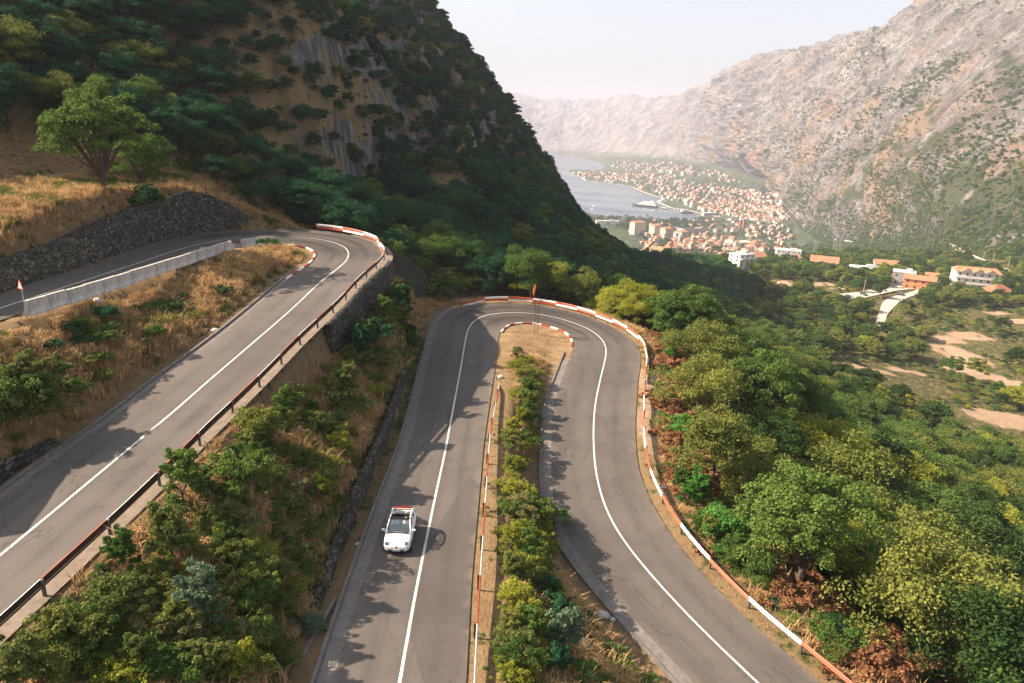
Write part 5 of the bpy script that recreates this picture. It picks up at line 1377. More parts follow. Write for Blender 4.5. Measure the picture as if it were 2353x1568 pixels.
for i, (p, an, sc, v, px_, py_) in enumerate(HS):
    rz = base_rot + rt_.choice([0, 1.57]) + rt_.uniform(-.5, .5)
    CLEAR.append((p[0], p[1], HM[v][1] * sc * 0.62))
    if i < 283:
        o = bpy.data.objects.new('house', HM[v][0]); COL.objects.link(o); o.location = [float(a_) for a_ in p]; o.rotation_euler = (0, 0, rz); o.scale = (sc, sc, sc * (1.7 if i % 7 == 3 else 1.0))
        tag(o, f"{'tall' if i % 7 == 3 else 'long' if HM[v][1] > 15 else 'small'} {WN[v % 4]} house with {RN[v % 3]} roof {an}", 'house', 'houses of the town by the bay')
    else:
        me = HM[v][0]; co = np.empty(len(me.vertices) * 3, np.float32); me.vertices.foreach_get('co', co); co = co.reshape(-1, 3) * sc
        c_, s_ = math.cos(rz), math.sin(rz); co = np.c_[co[:, 0] * c_ - co[:, 1] * s_, co[:, 0] * s_ + co[:, 1] * c_, co[:, 2]] + p
        b_ = sum(len(q) for q in restV); restV.append(co)
        for pl in me.polygons:
            restF.append([b_ + k for k in pl.vertices]); restM.append([v % 4, 4 + v % 3, 7][pl.material_index])
if restF: tag(new_mesh('distant_houses', np.concatenate(restV), restF, WALLS + ROOFS + [M['window']], midx=restM), kind='stuff')

def place(o, px_, py_, rz, sink=0.0):
    p = hit(px_, py_)
    o.location = (float(p[0]), float(p[1]), float(p[2]) - sink); o.rotation_euler = (0, 0, rz); return p
def building(px_, py_, rz, w, d, h, fl, wallm, roofm, label, roof='gable', rh=None, hip=0.0, nx=5, ny=3, name='house', balc=0, cat='house', group=None, ww=1.2, wh=1.4):
    root = empty(name, (0, 0, 0), label, cat, group); p = place(root, px_, py_, rz, 0.2); CLEAR.append((p[0], p[1], max(w, d) * 0.62)); 
    dd = np.linalg.norm(p[:2]); CLEAR.append((p[0] * (1 - (8 + w * .3) / dd), p[1] * (1 - (8 + w * .3) / dd), w * 0.5))
    mb = MB(); mb.box((0, 0, h / 2 - 2.5), (w, d, h + 5)); mb.build('wall', [wallm], root)
    mb = MB()
    if roof == 'gable': gable(mb, w, d, h, rh or d * .24, 0.7, hip)
    else: mb.box((0, 0, h + .2), (w + .4, d + .4, .5)); mb.box((w * .2, 0, h + 1.2), (w * .25, d * .4, 2))
    mb.build('roof', [roofm], root)
    for f_ in range(fl):
        for s_ in (-1, 1):
            m1 = MB(); z = h * (f_ + .55) / fl
            for i in range(nx):
                x_ = (i + .5) / nx * w - w / 2; y_ = s_ * (d / 2 + .04); q = [(x_ - ww / 2, y_, z - wh / 2), (x_ + ww / 2, y_, z - wh / 2), (x_ + ww / 2, y_, z + wh / 2), (x_ - ww / 2, y_, z + wh / 2)]
                mm = MB(); mm.poly(q if s_ < 0 else q[::-1]); (mm.build('window', [M['window']], root) if s_ < 0 and nx * fl <= 24 else m1.poly(q if s_ < 0 else q[::-1]))
            for i in range(ny):
                y_ = (i + .5) / ny * d - d / 2; x_ = s_ * (w / 2 + .04); q = [(x_, y_ - ww / 2, z - wh / 2), (x_, y_ + ww / 2, z - wh / 2), (x_, y_ + ww / 2, z + wh / 2), (x_, y_ - ww / 2, z + wh / 2)]
                mm = MB(); mm.poly(q if s_ > 0 else q[::-1]); (mm.build('window', [M['window']], root) if s_ < 0 and ny * fl <= 24 else m1.poly(q if s_ > 0 else q[::-1]))
            if m1.F: m1.build('window_row', [M['window']], root)
        if f_ >= fl - balc and f_ > 0:
            mb = MB(); z = h * f_ / fl; mb.box((0, -d / 2 - 1.0, z - .1), (w, 2.0, .22)); mb.box((0, -d / 2 - 1.95, z + .5), (w, .12, 1.0)); mb.build('balcony', [wallm], root)
    return root, p
# houses scattered in the valley
hr, hp = building(2233, 660, -0.33, 24, 13, 11.0, 3, WALLS[0], ROOFS[0], 'white three-storey house with long balconies and wavy orange roof in the valley', rh=2.4, balc=3, nx=6, ny=3, hip=2)
for k in range(3):
    mb = MB(); x_ = -7 + 6.5 * k; mb.poly([(x_ - 2.9, -8.4, 11.0), (x_ + 2.9, -8.4, 11.0), (x_, -8.4, 12.7)]); mb.build('gable_front', [WALLS[0]], hr)
    mb = MB(); mb.poly([(x_ - 3.3, -8.8, 10.9), (x_, -8.8, 12.95), (x_, -2, 13.3), (x_ - 3.3, -4, 11.9)]); mb.poly([(x_, -8.8, 12.95), (x_ + 3.3, -8.8, 10.9), (x_ + 3.3, -4, 11.9), (x_, -2, 13.3)]); mb.build('dormer_roof', [ROOFS[0]], hr)
building(2288, 682, 0.15, 15, 11, 4.0, 1, WALLS[0], ROOFS[1], 'low house with big brown hipped roof at the right of the valley', rh=4.0, hip=6.5, nx=4, ny=3)
building(2072, 652, -0.5, 13, 11, 8.5, 2, M['grey_wall'], M['flat_roof'], 'plain grey flat-roofed building above the valley road bend', roof='flat', nx=3, ny=2)
building(2108, 662, -0.5, 17, 10, 6.5, 2, M['orange_wall'], ROOFS[0], 'orange-walled building beside the grey building at the valley road', rh=2.2, nx=4, ny=2)
building(2140, 648, -0.4, 9, 8, 5.0, 1, WALLS[1], ROOFS[0], 'small orange-roofed house behind the orange building', nx=2, ny=2)
building(2033, 622, -0.3, 17, 11, 6.5, 2, WALLS[0], ROOFS[0], 'white house with orange roof among trees above the parking', nx=4, ny=2)
building(1983, 628, -0.3, 19, 11, 5.0, 1, WALLS[0], M['flat_roof'], 'low white flat-roofed house half hidden in valley trees', roof='flat', nx=4, ny=2)
building(1890, 618, -0.4, 20, 14, 7.0, 2, WALLS[0], ROOFS[0], 'broad white house with bright orange roof near the sand mound', rh=4.0, nx=4, ny=3)
building(1808, 596, -0.3, 26, 15, 11.0, 3, WALLS[0], M['flat_roof'], 'white modern flat-roofed building left of the orange-roofed house', roof='flat', nx=5, ny=3)
building(1838, 604, -0.2, 12, 9, 6.0, 2, WALLS[0], ROOFS[0], 'small white house between the modern building and the orange-roofed house', nx=3, ny=2)
building(1700, 618, 0.5, 15, 11, 12.0, 4, WALLS[0], M['flat_roof'], 'tall white cubic house with terraces standing in front of the town', roof='flat', nx=3, ny=2, balc=1, ww=1.6)
building(1730, 606, 0.3, 18, 12, 8.0, 2, WALLS[1], ROOFS[0], 'orange-roofed house behind the white cubic house', rh=3.5, nx=4, ny=2)
for (px_, py_, w_, h_, fl, wm, lab) in ((1463, 538, 34, 30, 9, 1, 'leftmost and widest of the tall cream apartment blocks'), (1503, 543, 21, 27, 8, 1, 'middle tall apartment block between two similar blocks'), (1416, 402, 30, 13, 4, 0, 'long pale block on the far peninsula'), (1545, 398, 34, 16, 5, 0, 'wide white block at the back of the far shore'), (1570, 402, 22, 18, 5, 1, 'tall pale block at the back of the far shore'), (1505, 405, 40, 12, 4, 2, 'long pink block in the middle of the far shore'), (1640, 440, 26, 15, 5, 0, 'white block among the lakeside houses'), (1529, 549, 23, 26, 8, 2, 'nearest tall pinkish apartment block in the town'), (1566, 549, 22, 18, 6, 1, 'shorter apartment block in front of the grey hall')):
    building(px_, py_, 0.55, w_, 18, h_, fl, WALLS[wm], ROOFS[0], lab, rh=3.0, hip=5, nx=6, ny=4, name='apartment_block', cat='building', group='tall apartment blocks in the town', ww=1.7, wh=1.5)
hr, hp = building(1590, 538, 0.35, 70, 26, 14, 3, M['grey_wall'], M['flat_roof'], 'large grey hall with rows of dark panels on its roof', roof='flat', nx=10, ny=4, name='hall', cat='building')
mb = MB()
for k in range(9): x_ = -30 + 7.5 * k; mb.poly([(x_, -12, 14.6), (x_ + 5.5, -12, 16.3), (x_ + 5.5, 12, 16.3), (x_, 12, 14.6)])
mb.build('roof_panels', [M['black']], hr)
building(1705, 560, 0.3, 58, 22, 5, 1, M['paving'], M['flat_roof'], 'wide low hall with pale flat roof in the near town', roof='flat', nx=8, ny=3, name='hall', cat='building')
building(1395, 514, 0.15, 62, 12, 9, 2, WALLS[0], M['flat_roof'], 'long white stadium stand near the shore', roof='flat', nx=10, ny=2, name='stadium_stand', cat='building')
building(1580, 470, 0.6, 26, 14, 20, 6, WALLS[1], M['flat_roof'], 'tall pale office block behind the dark yacht', roof='flat', nx=6, ny=3, name='office_block', cat='building')
building(1628, 494, 0.35, 46, 16, 8, 2, M['grey_wall'], M['flat_roof'], 'long dark grey hotel at the end of the marina', roof='flat', nx=10, ny=3, name='hotel', cat='building')
for (px_, py_, lab) in ((1699, 528, 'left of two brown brick towers in the town'), (1707, 526, 'right of two brown brick towers in the town')):
    t_ = empty('brick_tower', (0, 0, 0), lab, 'tower', 'pair of brick towers'); p = place(t_, px_, py_, 0.4); mb = MB(); mb.box((0, 0, 12), (6, 5, 28)); mb.build('shaft', [M['brick']], t_); mb = MB(); mb.box((0, 0, 26.4), (6.6, 5.6, .8)); mb.build('cap', [M['flat_roof']], t_); CLEAR.append((p[0], p[1], 9))
t_ = empty('bell_tower', (0, 0, 0), 'slender white church bell tower below the apartment blocks', 'tower'); p = place(t_, 1559, 562, 0.3); CLEAR.append((p[0], p[1], 8))
mb = MB(); mb.box((0, 0, 8), (3.6, 3.6, 19)); mb.build('shaft', [WALLS[0]], t_); mb = MB(); mb.box((0, 0, 18.9), (2.9, 2.9, 3)); mb.build('belfry', [WALLS[0]], t_); mb = MB(); mb.loft([[(1.7, 1.7, 20.4), (-1.7, 1.7, 20.4), (-1.7, -1.7, 20.4), (1.7, -1.7, 20.4)], [(.1, .1, 24), (-.1, .1, 24), (-.1, -.1, 24), (.1, -.1, 24)]]); mb.build('spire', [WALLS[0]], t_)
for (px_, py_, hh, lab) in ((1342, 503, 27, 'leftmost stadium floodlight mast by the shore'), (1348, 500, 22, 'short floodlight mast beside the leftmost one'), (1420, 512, 30, 'floodlight mast at the right end of the stadium'), (1426, 513, 28, 'rightmost floodlight mast of the stadium')):
    t_ = empty('floodlight_mast', (0, 0, 0), lab, 'floodlight', 'stadium floodlight masts'); q = onz(px_, py_, -247); t_.location = q; mb = MB(); mb.tube((0, 0, -2), (0, 0, hh), .55, .35, 6); mb.build('pole', [M['grey_paint']], t_); mb = MB(); mb.box((0, -.3, hh + 1), (4.5, .6, 3)); mb.build('lamp_panel', [M['grey_paint']], t_)

# ---- valley road, parking place, hillside road
def ribbon(name, L_px, R_px, mat, lift=0.35, cols=5, fn=hit, smooth=4):
    A = smooth_line(np.array([fn(*p) for p in L_px]), 3.0, smooth); B_ = np.array([fn(*p) for p in R_px]); B_ = smooth_line(B_, 3.0, smooth)
    n = max(len(A), len(B_)); t = np.linspace(0, 1, n)
    A = np.stack([np.interp(t, np.linspace(0, 1, len(A)), A[:, k]) for k in range(3)], 1); B_ = np.stack([np.interp(t, np.linspace(0, 1, len(B_)), B_[:, k]) for k in range(3)], 1)
    f = np.linspace(0, 1, cols)[None, :, None]; Gd = A[:, None] * (1 - f) + B_[:, None] * f
    Gd[..., 2] = np.maximum(Gd[..., 2], ground_z(Gd[..., 0], Gd[..., 1])) + lift if fn is hit_ground else Gd[..., 2] + lift
    o = structure(new_mesh(name, Gd.reshape(-1, 3), grid_faces(cols, n), [mat], True)); set_uv(o, np.stack([np.tile(np.linspace(0, 1, cols), (n, 1)), np.repeat(np.arange(n)[:, None] * 3.0, cols, 1)], -1).reshape(-1, 2))
    for q in Gd[::2, cols // 2]: CLEAR.append((q[0], q[1], 7.5))
    for q in Gd[::2, cols // 2]:
        dd = np.linalg.norm(q[:2]); CLEAR.append((q[0] * (1 - 9 / dd), q[1] * (1 - 9 / dd), 6.0))
    return Gd
VR = ribbon('road', [(2008,752),(2016,725),(2026,696),(2042,684),(2066,679),(2095,671),(2112,662)], [(2030,752),(2038,722),(2057,703),(2078,688),(2094,681),(2112,676),(2128,668)], M['paving'], 0.4, fn=hit_ground)
ribbon('parking_place', [(1935,690),(1975,688),(2015,678),(2060,668),(2100,664)], [(1925,676),(1975,671),(2015,664),(2060,660),(2098,656)], M['paving'], 0.35, fn=hit_ground)
ribbon('hillside_road', [(2158,557),(2178,562),(2205,585),(2240,600),(2290,620),(2330,640)], [(2162,554),(2186,560),(2216,580),(2250,594),(2296,614),(2336,632)], M['paving'], 1.2)
ribbon('hillside_road', [(1915,553),(1940,555),(1955,558)], [(1916,550),(1942,551),(1958,555)], M['paving'], 1.5)

def small_car():
    mb = MB(); mb.m = 0
    mb.loft([[(x_ * w_, y_, z_) for x_, z_ in ((-1, .3), (-1, .62), (-.86, h_), (.86, h_), (1, .62), (1, .3))] for y_, w_, h_ in ((-2.1, .70, .62), (-1.9, .86, .80), (-.9, .90, .92), (1.2, .90, .95), (1.95, .86, .92), (2.1, .74, .7))])
    mb.m = 1; mb.loft([[(x_, y_, z_) for x_ in (-.82, .82) for y_, z_ in ()] or [(-.80, a_, .93), (-.64, b_, 1.42), (.64, b_, 1.42), (.80, a_, .93)] for a_, b_ in ((-1.0, -.35), (1.9, 1.45))])
    mb.m = 0; mb.loft([[(-.62, -.30, 1.425), (.62, -.30, 1.425), (.62, 1.42, 1.425), (-.62, 1.42, 1.425)], [(-.58, -.2, 1.47), (.58, -.2, 1.47), (.58, 1.35, 1.47), (-.58, 1.35, 1.47)]])
    mb.m = 2
    for sx in (-1, 1):
        for y_ in (-1.3, 1.3): mb.tube((sx * .70, y_, .31), (sx * .92, y_, .31), .31, .31, 12)
    return mb.build('car_shape', [M['white'], M['window'], M['tyre']], link=False).data
SCM = small_car()
CARC = {'white': (0.75, 0.74, 0.72), 'dark blue': (0.03, 0.045, 0.09), 'silver grey': (0.38, 0.39, 0.40), 'black': (0.015, 0.015, 0.018), 'yellow': (0.60, 0.42, 0.05), 'red': (0.45, 0.03, 0.02), 'orange': (0.62, 0.22, 0.03), 'blue': (0.05, 0.13, 0.35)}
CM = {k: NT('car_paint_' + k.replace(' ', '_'), 0.3, 0.5).col(c).mat for k, c in CARC.items()}
for (px_, py_, cn, lab, rz) in [(1931,687,'white','white car at the left end of the row under the trees',.2),(1937,686,'silver grey','silver car beside the white one under the trees',.2),(1943,687,'dark blue','dark blue car in the shaded row under the trees',.3),(1948,685,'black','black car in the middle of the shaded row',.2),(1954,686,'silver grey','grey car at the right end of the shaded row',.3),(1961,693,'black','black car at the near edge of the parking place',1.2),(1972,695,'yellow','yellow car at the near edge of the parking place',1.3),(1986,697,'red','red car at the near edge of the parking place',1.5),(1985,693,'white','white car just behind the red car',1.4),(1983,679,'black','dark car beside the lamp post in the parking place',.4),(2019,669,'white','white car parked alone across the parking place',1.45),(2069,680,'dark blue','small dark car on the valley road bend',.9),(2056,660,'blue','blue car in front of the grey building',1.2),(2064,662,'white','white van-like car in front of the grey building',1.2),(2074,661,'orange','orange car in front of the orange building',1.3)]:
    p = hit_ground(px_, py_); o = bpy.data.objects.new('parked_car', SCM); COL.objects.link(o); o.location = (p[0], p[1], p[2] + .55); o.rotation_euler = (0, 0, rz)
    o.material_slots[0].link = 'OBJECT'; o.material_slots[0].material = CM[cn]; tag(o, lab, 'car', 'cars parked in the valley'); CLEAR.append((p[0], p[1], 6)); dd = np.linalg.norm(p[:2]); CLEAR.append((p[0] * (1 - 8 / dd), p[1] * (1 - 8 / dd), 5.5))
for i, (px_, py_, hh) in enumerate([(2190,590,12),(2222,597,12),(2254,612,13),(2275,622,14),(2310,632,14),(2140,575,10),(1982,676,9),(2044,662,10)]):
    p = hit(px_, py_); t_ = empty('utility_pole', p, ['wooden utility pole ' + w_ for w_ in ('highest on the hillside road', 'second down the hillside road', 'above the white house roof', 'right of the white house above its roof', 'lowest on the hillside road at the right', 'far up where the hillside road begins', 'tall among the parked cars', 'beside the grey building')][i], 'pole', 'utility poles in the valley')
    mb = MB(); mb.tube((0, 0, -1), (0, 0, hh), .22, .15, 6); mb.build('pole', [M['deadwood']], t_); mb = MB(); mb.box((0, 0, hh - .7), (2.2, .15, .15), .5); mb.build('crossarm', [M['deadwood']], t_)
for (px_, py_, hh, lab) in ((1914, 588, 30, 'tall grey lattice pylon on the scrubby slope above the orange-roofed house'), (1925, 584, 28, 'second lattice pylon close behind the tall one'), (1868, 592, 20, 'smaller lattice pylon left of the two tall ones')):
    p = hit(px_, py_); t_ = empty('pylon', p, lab, 'pylon', 'lattice pylons'); mb = MB()
    for sx in (-1, 1):
        for sy in (-1, 1): mb.tube((sx * 2, sy * 2, -2), (sx * .4, sy * .4, hh), .14, .10, 4)
    for k in range(7):
        f0, f1 = k / 7, (k + 1) / 7; r0, r1 = 2 - 1.6 * f0, 2 - 1.6 * f1
        for s_ in (-1, 1): mb.tube((-r0, s_ * r0, hh * f0), (r1, s_ * r1, hh * f1), .07, .07, 3); mb.tube((s_ * r0, -r0, hh * f0), (s_ * r1, r1, hh * f1), .07, .07, 3)
    mb.build('lattice', [M['grey_paint']], t_); mb = MB()
    for z_ in (hh - 1, hh - 4.5, hh - 8): mb.box((0, 0, z_), (8, .3, .4))
    mb.build('crossarm', [M['grey_paint']], t_)

sea_wall = smooth_line(np.array([onz(*p_, -248.9) for p_ in COAST[5:] ]), 12.0, 2)
strip('waterfront', sea_wall, -9.0, 4.0, 0.3, M['paving'], 12.0)
# ---- boats
def hull_mb(L, W, H, bow=0.25, sheer=0.35):
    mb = MB(); rings = []
    for f in np.linspace(0, 1, 11):
        k = (1 - max(0, (f - (1 - bow)) / bow) ** 2) * (0.82 + 0.18 * min(1, f / 0.12)); z_ = H * (1 + sheer * max(0, f - .55) ** 1.5)
        w_ = max(0.03, W / 2 * k); x_ = (f - .5) * L
        rings.append([(x_, -w_ * .5, -0.6), (x_ + (0.03 * L if f > .9 else 0), -w_, z_), (x_ + (0.03 * L if f > .9 else 0), w_, z_), (x_, w_ * .5, -0.6)])
    mb.loft(rings); return mb
def ship(px_, py_, L, W, H, decks, hullm, label, rz, name, cat='ship', funnel=True, masts=1, dh=2.8):
    t_ = empty(name, onz(px_, py_, SEA), label, cat, None, rz); hull_mb(L, W, H).build('hull', [hullm], t_)
    for k in range(decks):
        l0, l1 = -.44 + .03 * k, .28 - .075 * k; mb = MB(); z_ = H + dh * k
        mb.loft([[(l0 * L, -W * .46, z_ - .1), (l1 * L, -W * .46, z_ - .1), (l1 * L + 2, 0, z_ - .1), (l1 * L, W * .46, z_ - .1), (l0 * L, W * .46, z_ - .1)], [(l0 * L, -W * .45, z_ + dh * .9), (l1 * L - 1, -W * .43, z_ + dh * .9), (l1 * L + .5, 0, z_ + dh * .9), (l1 * L - 1, W * .43, z_ + dh * .9), (l0 * L, W * .45, z_ + dh * .9)]]); dk = mb.build('deck_house', [M['white']], t_)
        mb = MB(); mb.box(((l0 + l1) / 2 * L, 0, z_ + dh * .5), ((l1 - l0) * L * .9, W * .925, dh * .3)); mb.build('window_band', [M['window']], dk)
    zt = H + dh * decks
    if funnel: mb = MB(); mb.loft([[(-.22 * L + a_ * 2.6 - b_ * 1.2, c_ * 1.6, zt + b_ * 4.5) for a_, c_ in ((-1, -1), (1, -1), (1, 1), (-1, 1))] for b_ in (-.1, 1)]); mb.build('funnel', [M['white']], t_)
    for k in range(masts): mb = MB(); x_ = .08 * L - k * .35 * L; mb.tube((x_, 0, zt - 1), (x_, 0, zt + 7), .3, .15, 6); mb.box((x_, 0, zt + 4), (.3, 3, .3)); mb.build('mast', [M['white']], t_)
    return t_
M['navy'] = plain('navy_hull', (0.03, 0.04, 0.06), 0.4, 0.5)
ship(1482, 474, 92, 15, 5.5, 4, M['navy'], 'white cruise ship moored at the quay across the bay', 2.55, 'cruise_ship', masts=2)
ship(1576, 489, 44, 9, 4.0, 3, M['navy'], 'dark-hulled motor yacht lying at the marina', 0.35, 'motor_yacht', 'yacht', False, 1, 2.2)
ship(1526, 480, 26, 6, 2.5, 1, M['navy'], 'small dark boat moored between the ship and the yacht', 2.6, 'moored_boat', 'boat', False, 1, 2.0)
for (px_, py_, L_, m_, lab, rz) in ((1326, 474, 11, 'white', 'white motor boat alone near the cliff side of the bay', 2.7), (1343, 449, 14, 'orange', 'orange tender boat out in the bay', 2.9), (1503, 484, 9, 'white', 'small white speedboat leaving a wake near the ship', 0.1)):
    t_ = empty('motor_boat', onz(px_, py_, SEA), lab, 'boat', 'small boats on the bay', rz); hull_mb(L_, L_ * .33, 1.5, .4).build('hull', [M['white'] if m_ == 'white' else CM['orange']], t_); mb = MB(); mb.loft([[(-L_ * .2, -L_ * .12, 1.4), (L_ * .15, -L_ * .12, 1.4), (L_ * .15, L_ * .12, 1.4), (-L_ * .2, L_ * .12, 1.4)], [(-L_ * .2, -L_ * .1, 2.8), (L_ * .05, -L_ * .1, 2.8), (L_ * .05, L_ * .1, 2.8), (-L_ * .2, L_ * .1, 2.8)]]); mb.build('cabin', [M['white']], t_)
for (px_, py_, L_, lab) in ((1363, 473, 13, 'sailing boat with a tall bare mast at anchor'), (1360, 481, 11, 'smaller sailing boat anchored in front of the taller mast')):
    t_ = empty('sailing_boat', onz(px_, py_, SEA), lab, 'boat', 'small boats on the bay', 2.4); hull_mb(L_, L_ * .3, 1.4, .5).build('hull', [M['white']], t_); mb = MB(); mb.tube((1, 0, .5), (1, 0, L_ * 1.5), .16, .08, 6); mb.build('mast', [M['grey_paint']], t_); mb = MB(); mb.tube((1, 0, 2.6), (-L_ * .4, 0, 2.6), .2, .15, 6); mb.build('boom', [M['white']], t_)
wk = MB(); a_ = onz(1500, 483.5, SEA + .05); b_ = onz(1478, 478, SEA + .05); d = (b_ - a_); n_ = np.array([-d[1], d[0], 0]) / np.linalg.norm(d); wk.poly([a_ - n_ * .6, b_ - n_ * 2.6, b_ + n_ * 2.6, a_ + n_ * .6]); structure(wk.build('water_wake', [plain('wake_foam', (0.45, 0.47, 0.5), 0.6)]))
for k, (px_, py_) in enumerate([(1616,487),(1624,489),(1634,491),(1642,494),(1652,496),(1548,482),(1556,483),(1600,484)]):
    t_ = empty('moored_boat', onz(px_, py_, SEA), 'small white boat moored along the town quay', 'boat', 'boats moored along the quay', .3 + .2 * k); hull_mb(9, 3, 1.4, .4).build('hull', [M['white']], t_); mb = MB(); mb.box((-.5, 0, 1.9), (3.2, 2, 1.2)); mb.build('cabin', [M['white']], t_)
# far trees in the town
TT = []
for an, poly, n_, sc in AREA + [('', [(1420,385),(1560,368),(1700,420),(1800,465),(1790,440),(1640,395)], 480, 1), ('', [(1395,362),(1440,358),(1530,367),(1640,388),(1600,396),(1500,378),(1400,378)], 330, 1), ('', [(1460,400),(1600,400),(1760,450),(1800,480),(1640,470)], 120, 1), ('', [(1350,500),(1600,500),(1650,505),(1600,530),(1440,530),(1360,512)], 170, 1), ('', [(1570,400),(1680,420),(1780,450),(1800,470),(1720,440),(1600,425)], 150, 1)]:
    xs = [p[0] for p in poly]; ys = [p[1] for p in poly]; m_ = int(n_ * (1.1 if 'old town' not in an else 0.2))
    for k in range(m_ * 3):
        px_, py_ = rt_.uniform(min(xs), max(xs)), rt_.uniform(min(ys), max(ys))
        if not inpoly(px_, py_, poly): continue
        p = hit(px_, py_)
        if p is None or p[2] < SEA + .6: continue
        if not clear_ok(np.array([p[0]]), np.array([p[1]]))[0]: continue
        s = rt_.uniform(.8, 1.7); cy = rt_.random() < .06
        TT.append(('cypress' if cy else rt_.choice(['far_a', 'far_b', 'far_c']), rt_.choice(['leaf_dark', 'leaf_deep', 'leaf_deep']), *p - np.array([0, 0, .6]), rt_.uniform(0, 6), (s, s, s)))
scatter('town_trees', TT)
print('houses', len(HS), 'town trees', len(TT), 'clear', len(CLEAR))
# ---- where trees stand
g = np.random.default_rng(12)
TREES, BUSHES = [], []          # (proto, mat, x, y, z, rot, scale, group key)
def add_tree(proto, mat, x, y, rot=None, s=1.0, key='', z=None, lst=None, sink=0.25):
    z = float(ground_z(x, y)) - sink * (s if not hasattr(s, '__len__') else s[2]) if z is None else z
    (TREES if lst is None else lst).append((proto, mat, float(x), float(y), z, random.uniform(0, 6.28) if rot is None else rot, s, key))

# 1 shaded hillside wood
x, y = jgrid(-330, 150, 40, 640, 3.9, g)
lit_x = np.interp(y, [85, 100, 118, 150, 200, 300, 440, 700], [-30, -12, 2, 30, 46, 100, 160, 190])
ok = (x < lit_x + 4) & (road_dist(x, y) > 4.5)
ok &= ~((y < 97) & (x > -54)) & ~((x > -18) & (y < 114)) & ~((y < 66) & (x > -66)) & (x < np.interp(y, [40, 97, 98], [-64, -54, 999]))
ok &= ~((y < 80) & (g.random(len(x)) < 0.35))
z = ground_z(x, y); sl = gslope(x, y)
px, py, dp = project(np.c_[x, y, z + 4])
ok &= in_view(px, py, dp, 200)
x, y, z, sl, px, py = x[ok], y[ok], z[ok], sl[ok], px[ok], py[ok]
patchy = fbm(x / 26, y / 60, 2.2, 3)
upper = sstep(440, 330, py) * sstep(430, 640, px)          # the cliffs: rock and bare slopes between scrub
band = np.exp(-((px - (560 + 0.75 * py)) / 85) ** 2)
openp = upper * (0.02 + 0.14 * band + 0.5 * np.maximum(patchy, 0) ** 1.3)
keep = g.random(len(x)) > openp
for i in np.where(keep)[0]:
    t = g.random(); u = upper[i]
    pr = ['round', 'tall', 'spread', 'feathery', 'lumpy'][int(g.integers(0, 5))]
    s = g.uniform(0.62, 1.12) * (1 - 0.36 * u)
    mat = 'leaf_dark' if t < 0.80 else ('leaf_mid' if t < 0.96 else 'leaf_olive')  # mostly the leaf with shade in its colour, as this wood lies shaded
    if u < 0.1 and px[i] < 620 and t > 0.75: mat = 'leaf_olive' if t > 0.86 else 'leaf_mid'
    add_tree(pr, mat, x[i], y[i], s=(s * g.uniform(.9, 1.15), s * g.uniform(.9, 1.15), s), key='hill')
SIL = [(975,0),(1040,80),(1115,180),(1190,270),(1245,350),(1300,465),(1400,540)]
for k in range(60):
    t = random.uniform(0, len(SIL) - 1.01); i = int(t); f = t - i
    q = None
    for off in range(6, 90, 4):
        q = hit_ground(SIL[i][0] * (1 - f) + SIL[i + 1][0] * f - off, SIL[i][1] * (1 - f) + SIL[i + 1][1] * f + off * 0.5)
        if q is not None and q[1] < 640 and q[2] > -120: break
    if q is None or q[1] > 640: continue
    s = random.uniform(0.45, 1.0); add_tree(random.choice(['round', 'lumpy', 'tall']), 'leaf_dark', q[0], q[1], s=(s * 1.1, s * 1.1, s), key='hill')
# small scrub on the cliffs
x, y = jgrid(-200, 120, 120, 520, 3.6, g); z = ground_z(x, y); px, py, dp = project(np.c_[x, y, z + 1])
ok = in_view(px, py, dp) & (py < 500) & (px > 380) & (x < np.interp(y, [150, 200, 300, 440], [20, 40, 95, 150])) & (g.random(len(x)) < 0.9)
CLIFFSCRUB = []
for i in np.where(ok)[0]:
    s = g.uniform(0.16, 0.52)
    CLIFFSCRUB.append(('mid_a' if g.random() < .7 else 'mid_b', 'leaf_dark' if g.random() < .7 else 'leaf_mid', x[i], y[i], z[i] - 0.3, g.uniform(0, 6.28), (s * 1.1, s * 1.1, s)))

# 2 wood on the lit slope below the roads and in the valley
def right_wood(s0, y0, y1, x1, prob):
    x, y = jgrid(4, x1, y0, y1, s0, g)
    lit_x = np.interp(y, [85, 100, 118, 150, 200, 300, 440, 700], [-30, -12, 2, 30, 46, 100, 160, 190])
    ok = (x > lit_x) & (road_dist(x, y) > np.interp(y, [20, 40, 100, 118], [6.5, 10.0, 10.0, 5.0])) & patch_free(x, y) & clear_ok(x, y)
    ok &= ~((y < 112) & (x < np.interp(y, [0, 30, 60, 100, 112], [14, 16, 17, 14, 0])))
    z = ground_z(x, y); px, py, dp = project(np.c_[x, y, z + 4]); ok &= in_view(px, py, dp, 260)
    dens = fbm(x / 45, y / 45, 5.0, 3)
    far = sstep(170, 260, y)
    ok &= g.random(len(x)) < prob * (1 - far * 0.35 * (dens < -0.05)) * np.where((px > 2080) & (py > 690) & (py < 980), 0.30, 1.0)
    return x[ok], y[ok], px[ok], py[ok]
x, y, px, py = right_wood(5.6, 12, 170, 190, 0.92)
for i in range(len(x)):
    t = g.random()
    edge = road_dist(np.array([x[i]]), np.array([y[i]]))[0] < 14
    s = g.uniform(0.55, 1.4) * (0.62 if edge else 1.0)
    pr = ['round', 'lumpy', 'spread', 'big', 'feathery', 'tall'][int(g.choice(6, p=[.18, .2, .17, .22, .13, .10]))]
    if pr == 'big': s *= 0.85
    mat = ['leaf_mid', 'leaf_olive', 'leaf_yellow', 'leaf_deep', 'leaf_silver'][int(g.choice(5, p=[.38, .29, .11, .22, 0]))]
    add_tree(pr, mat, x[i], y[i], s=(s * g.uniform(.9, 1.15), s * g.uniform(.9, 1.15), s), key='slope')
x, y, px, py = right_wood(6.0, 170, 560, 520, 0.9)
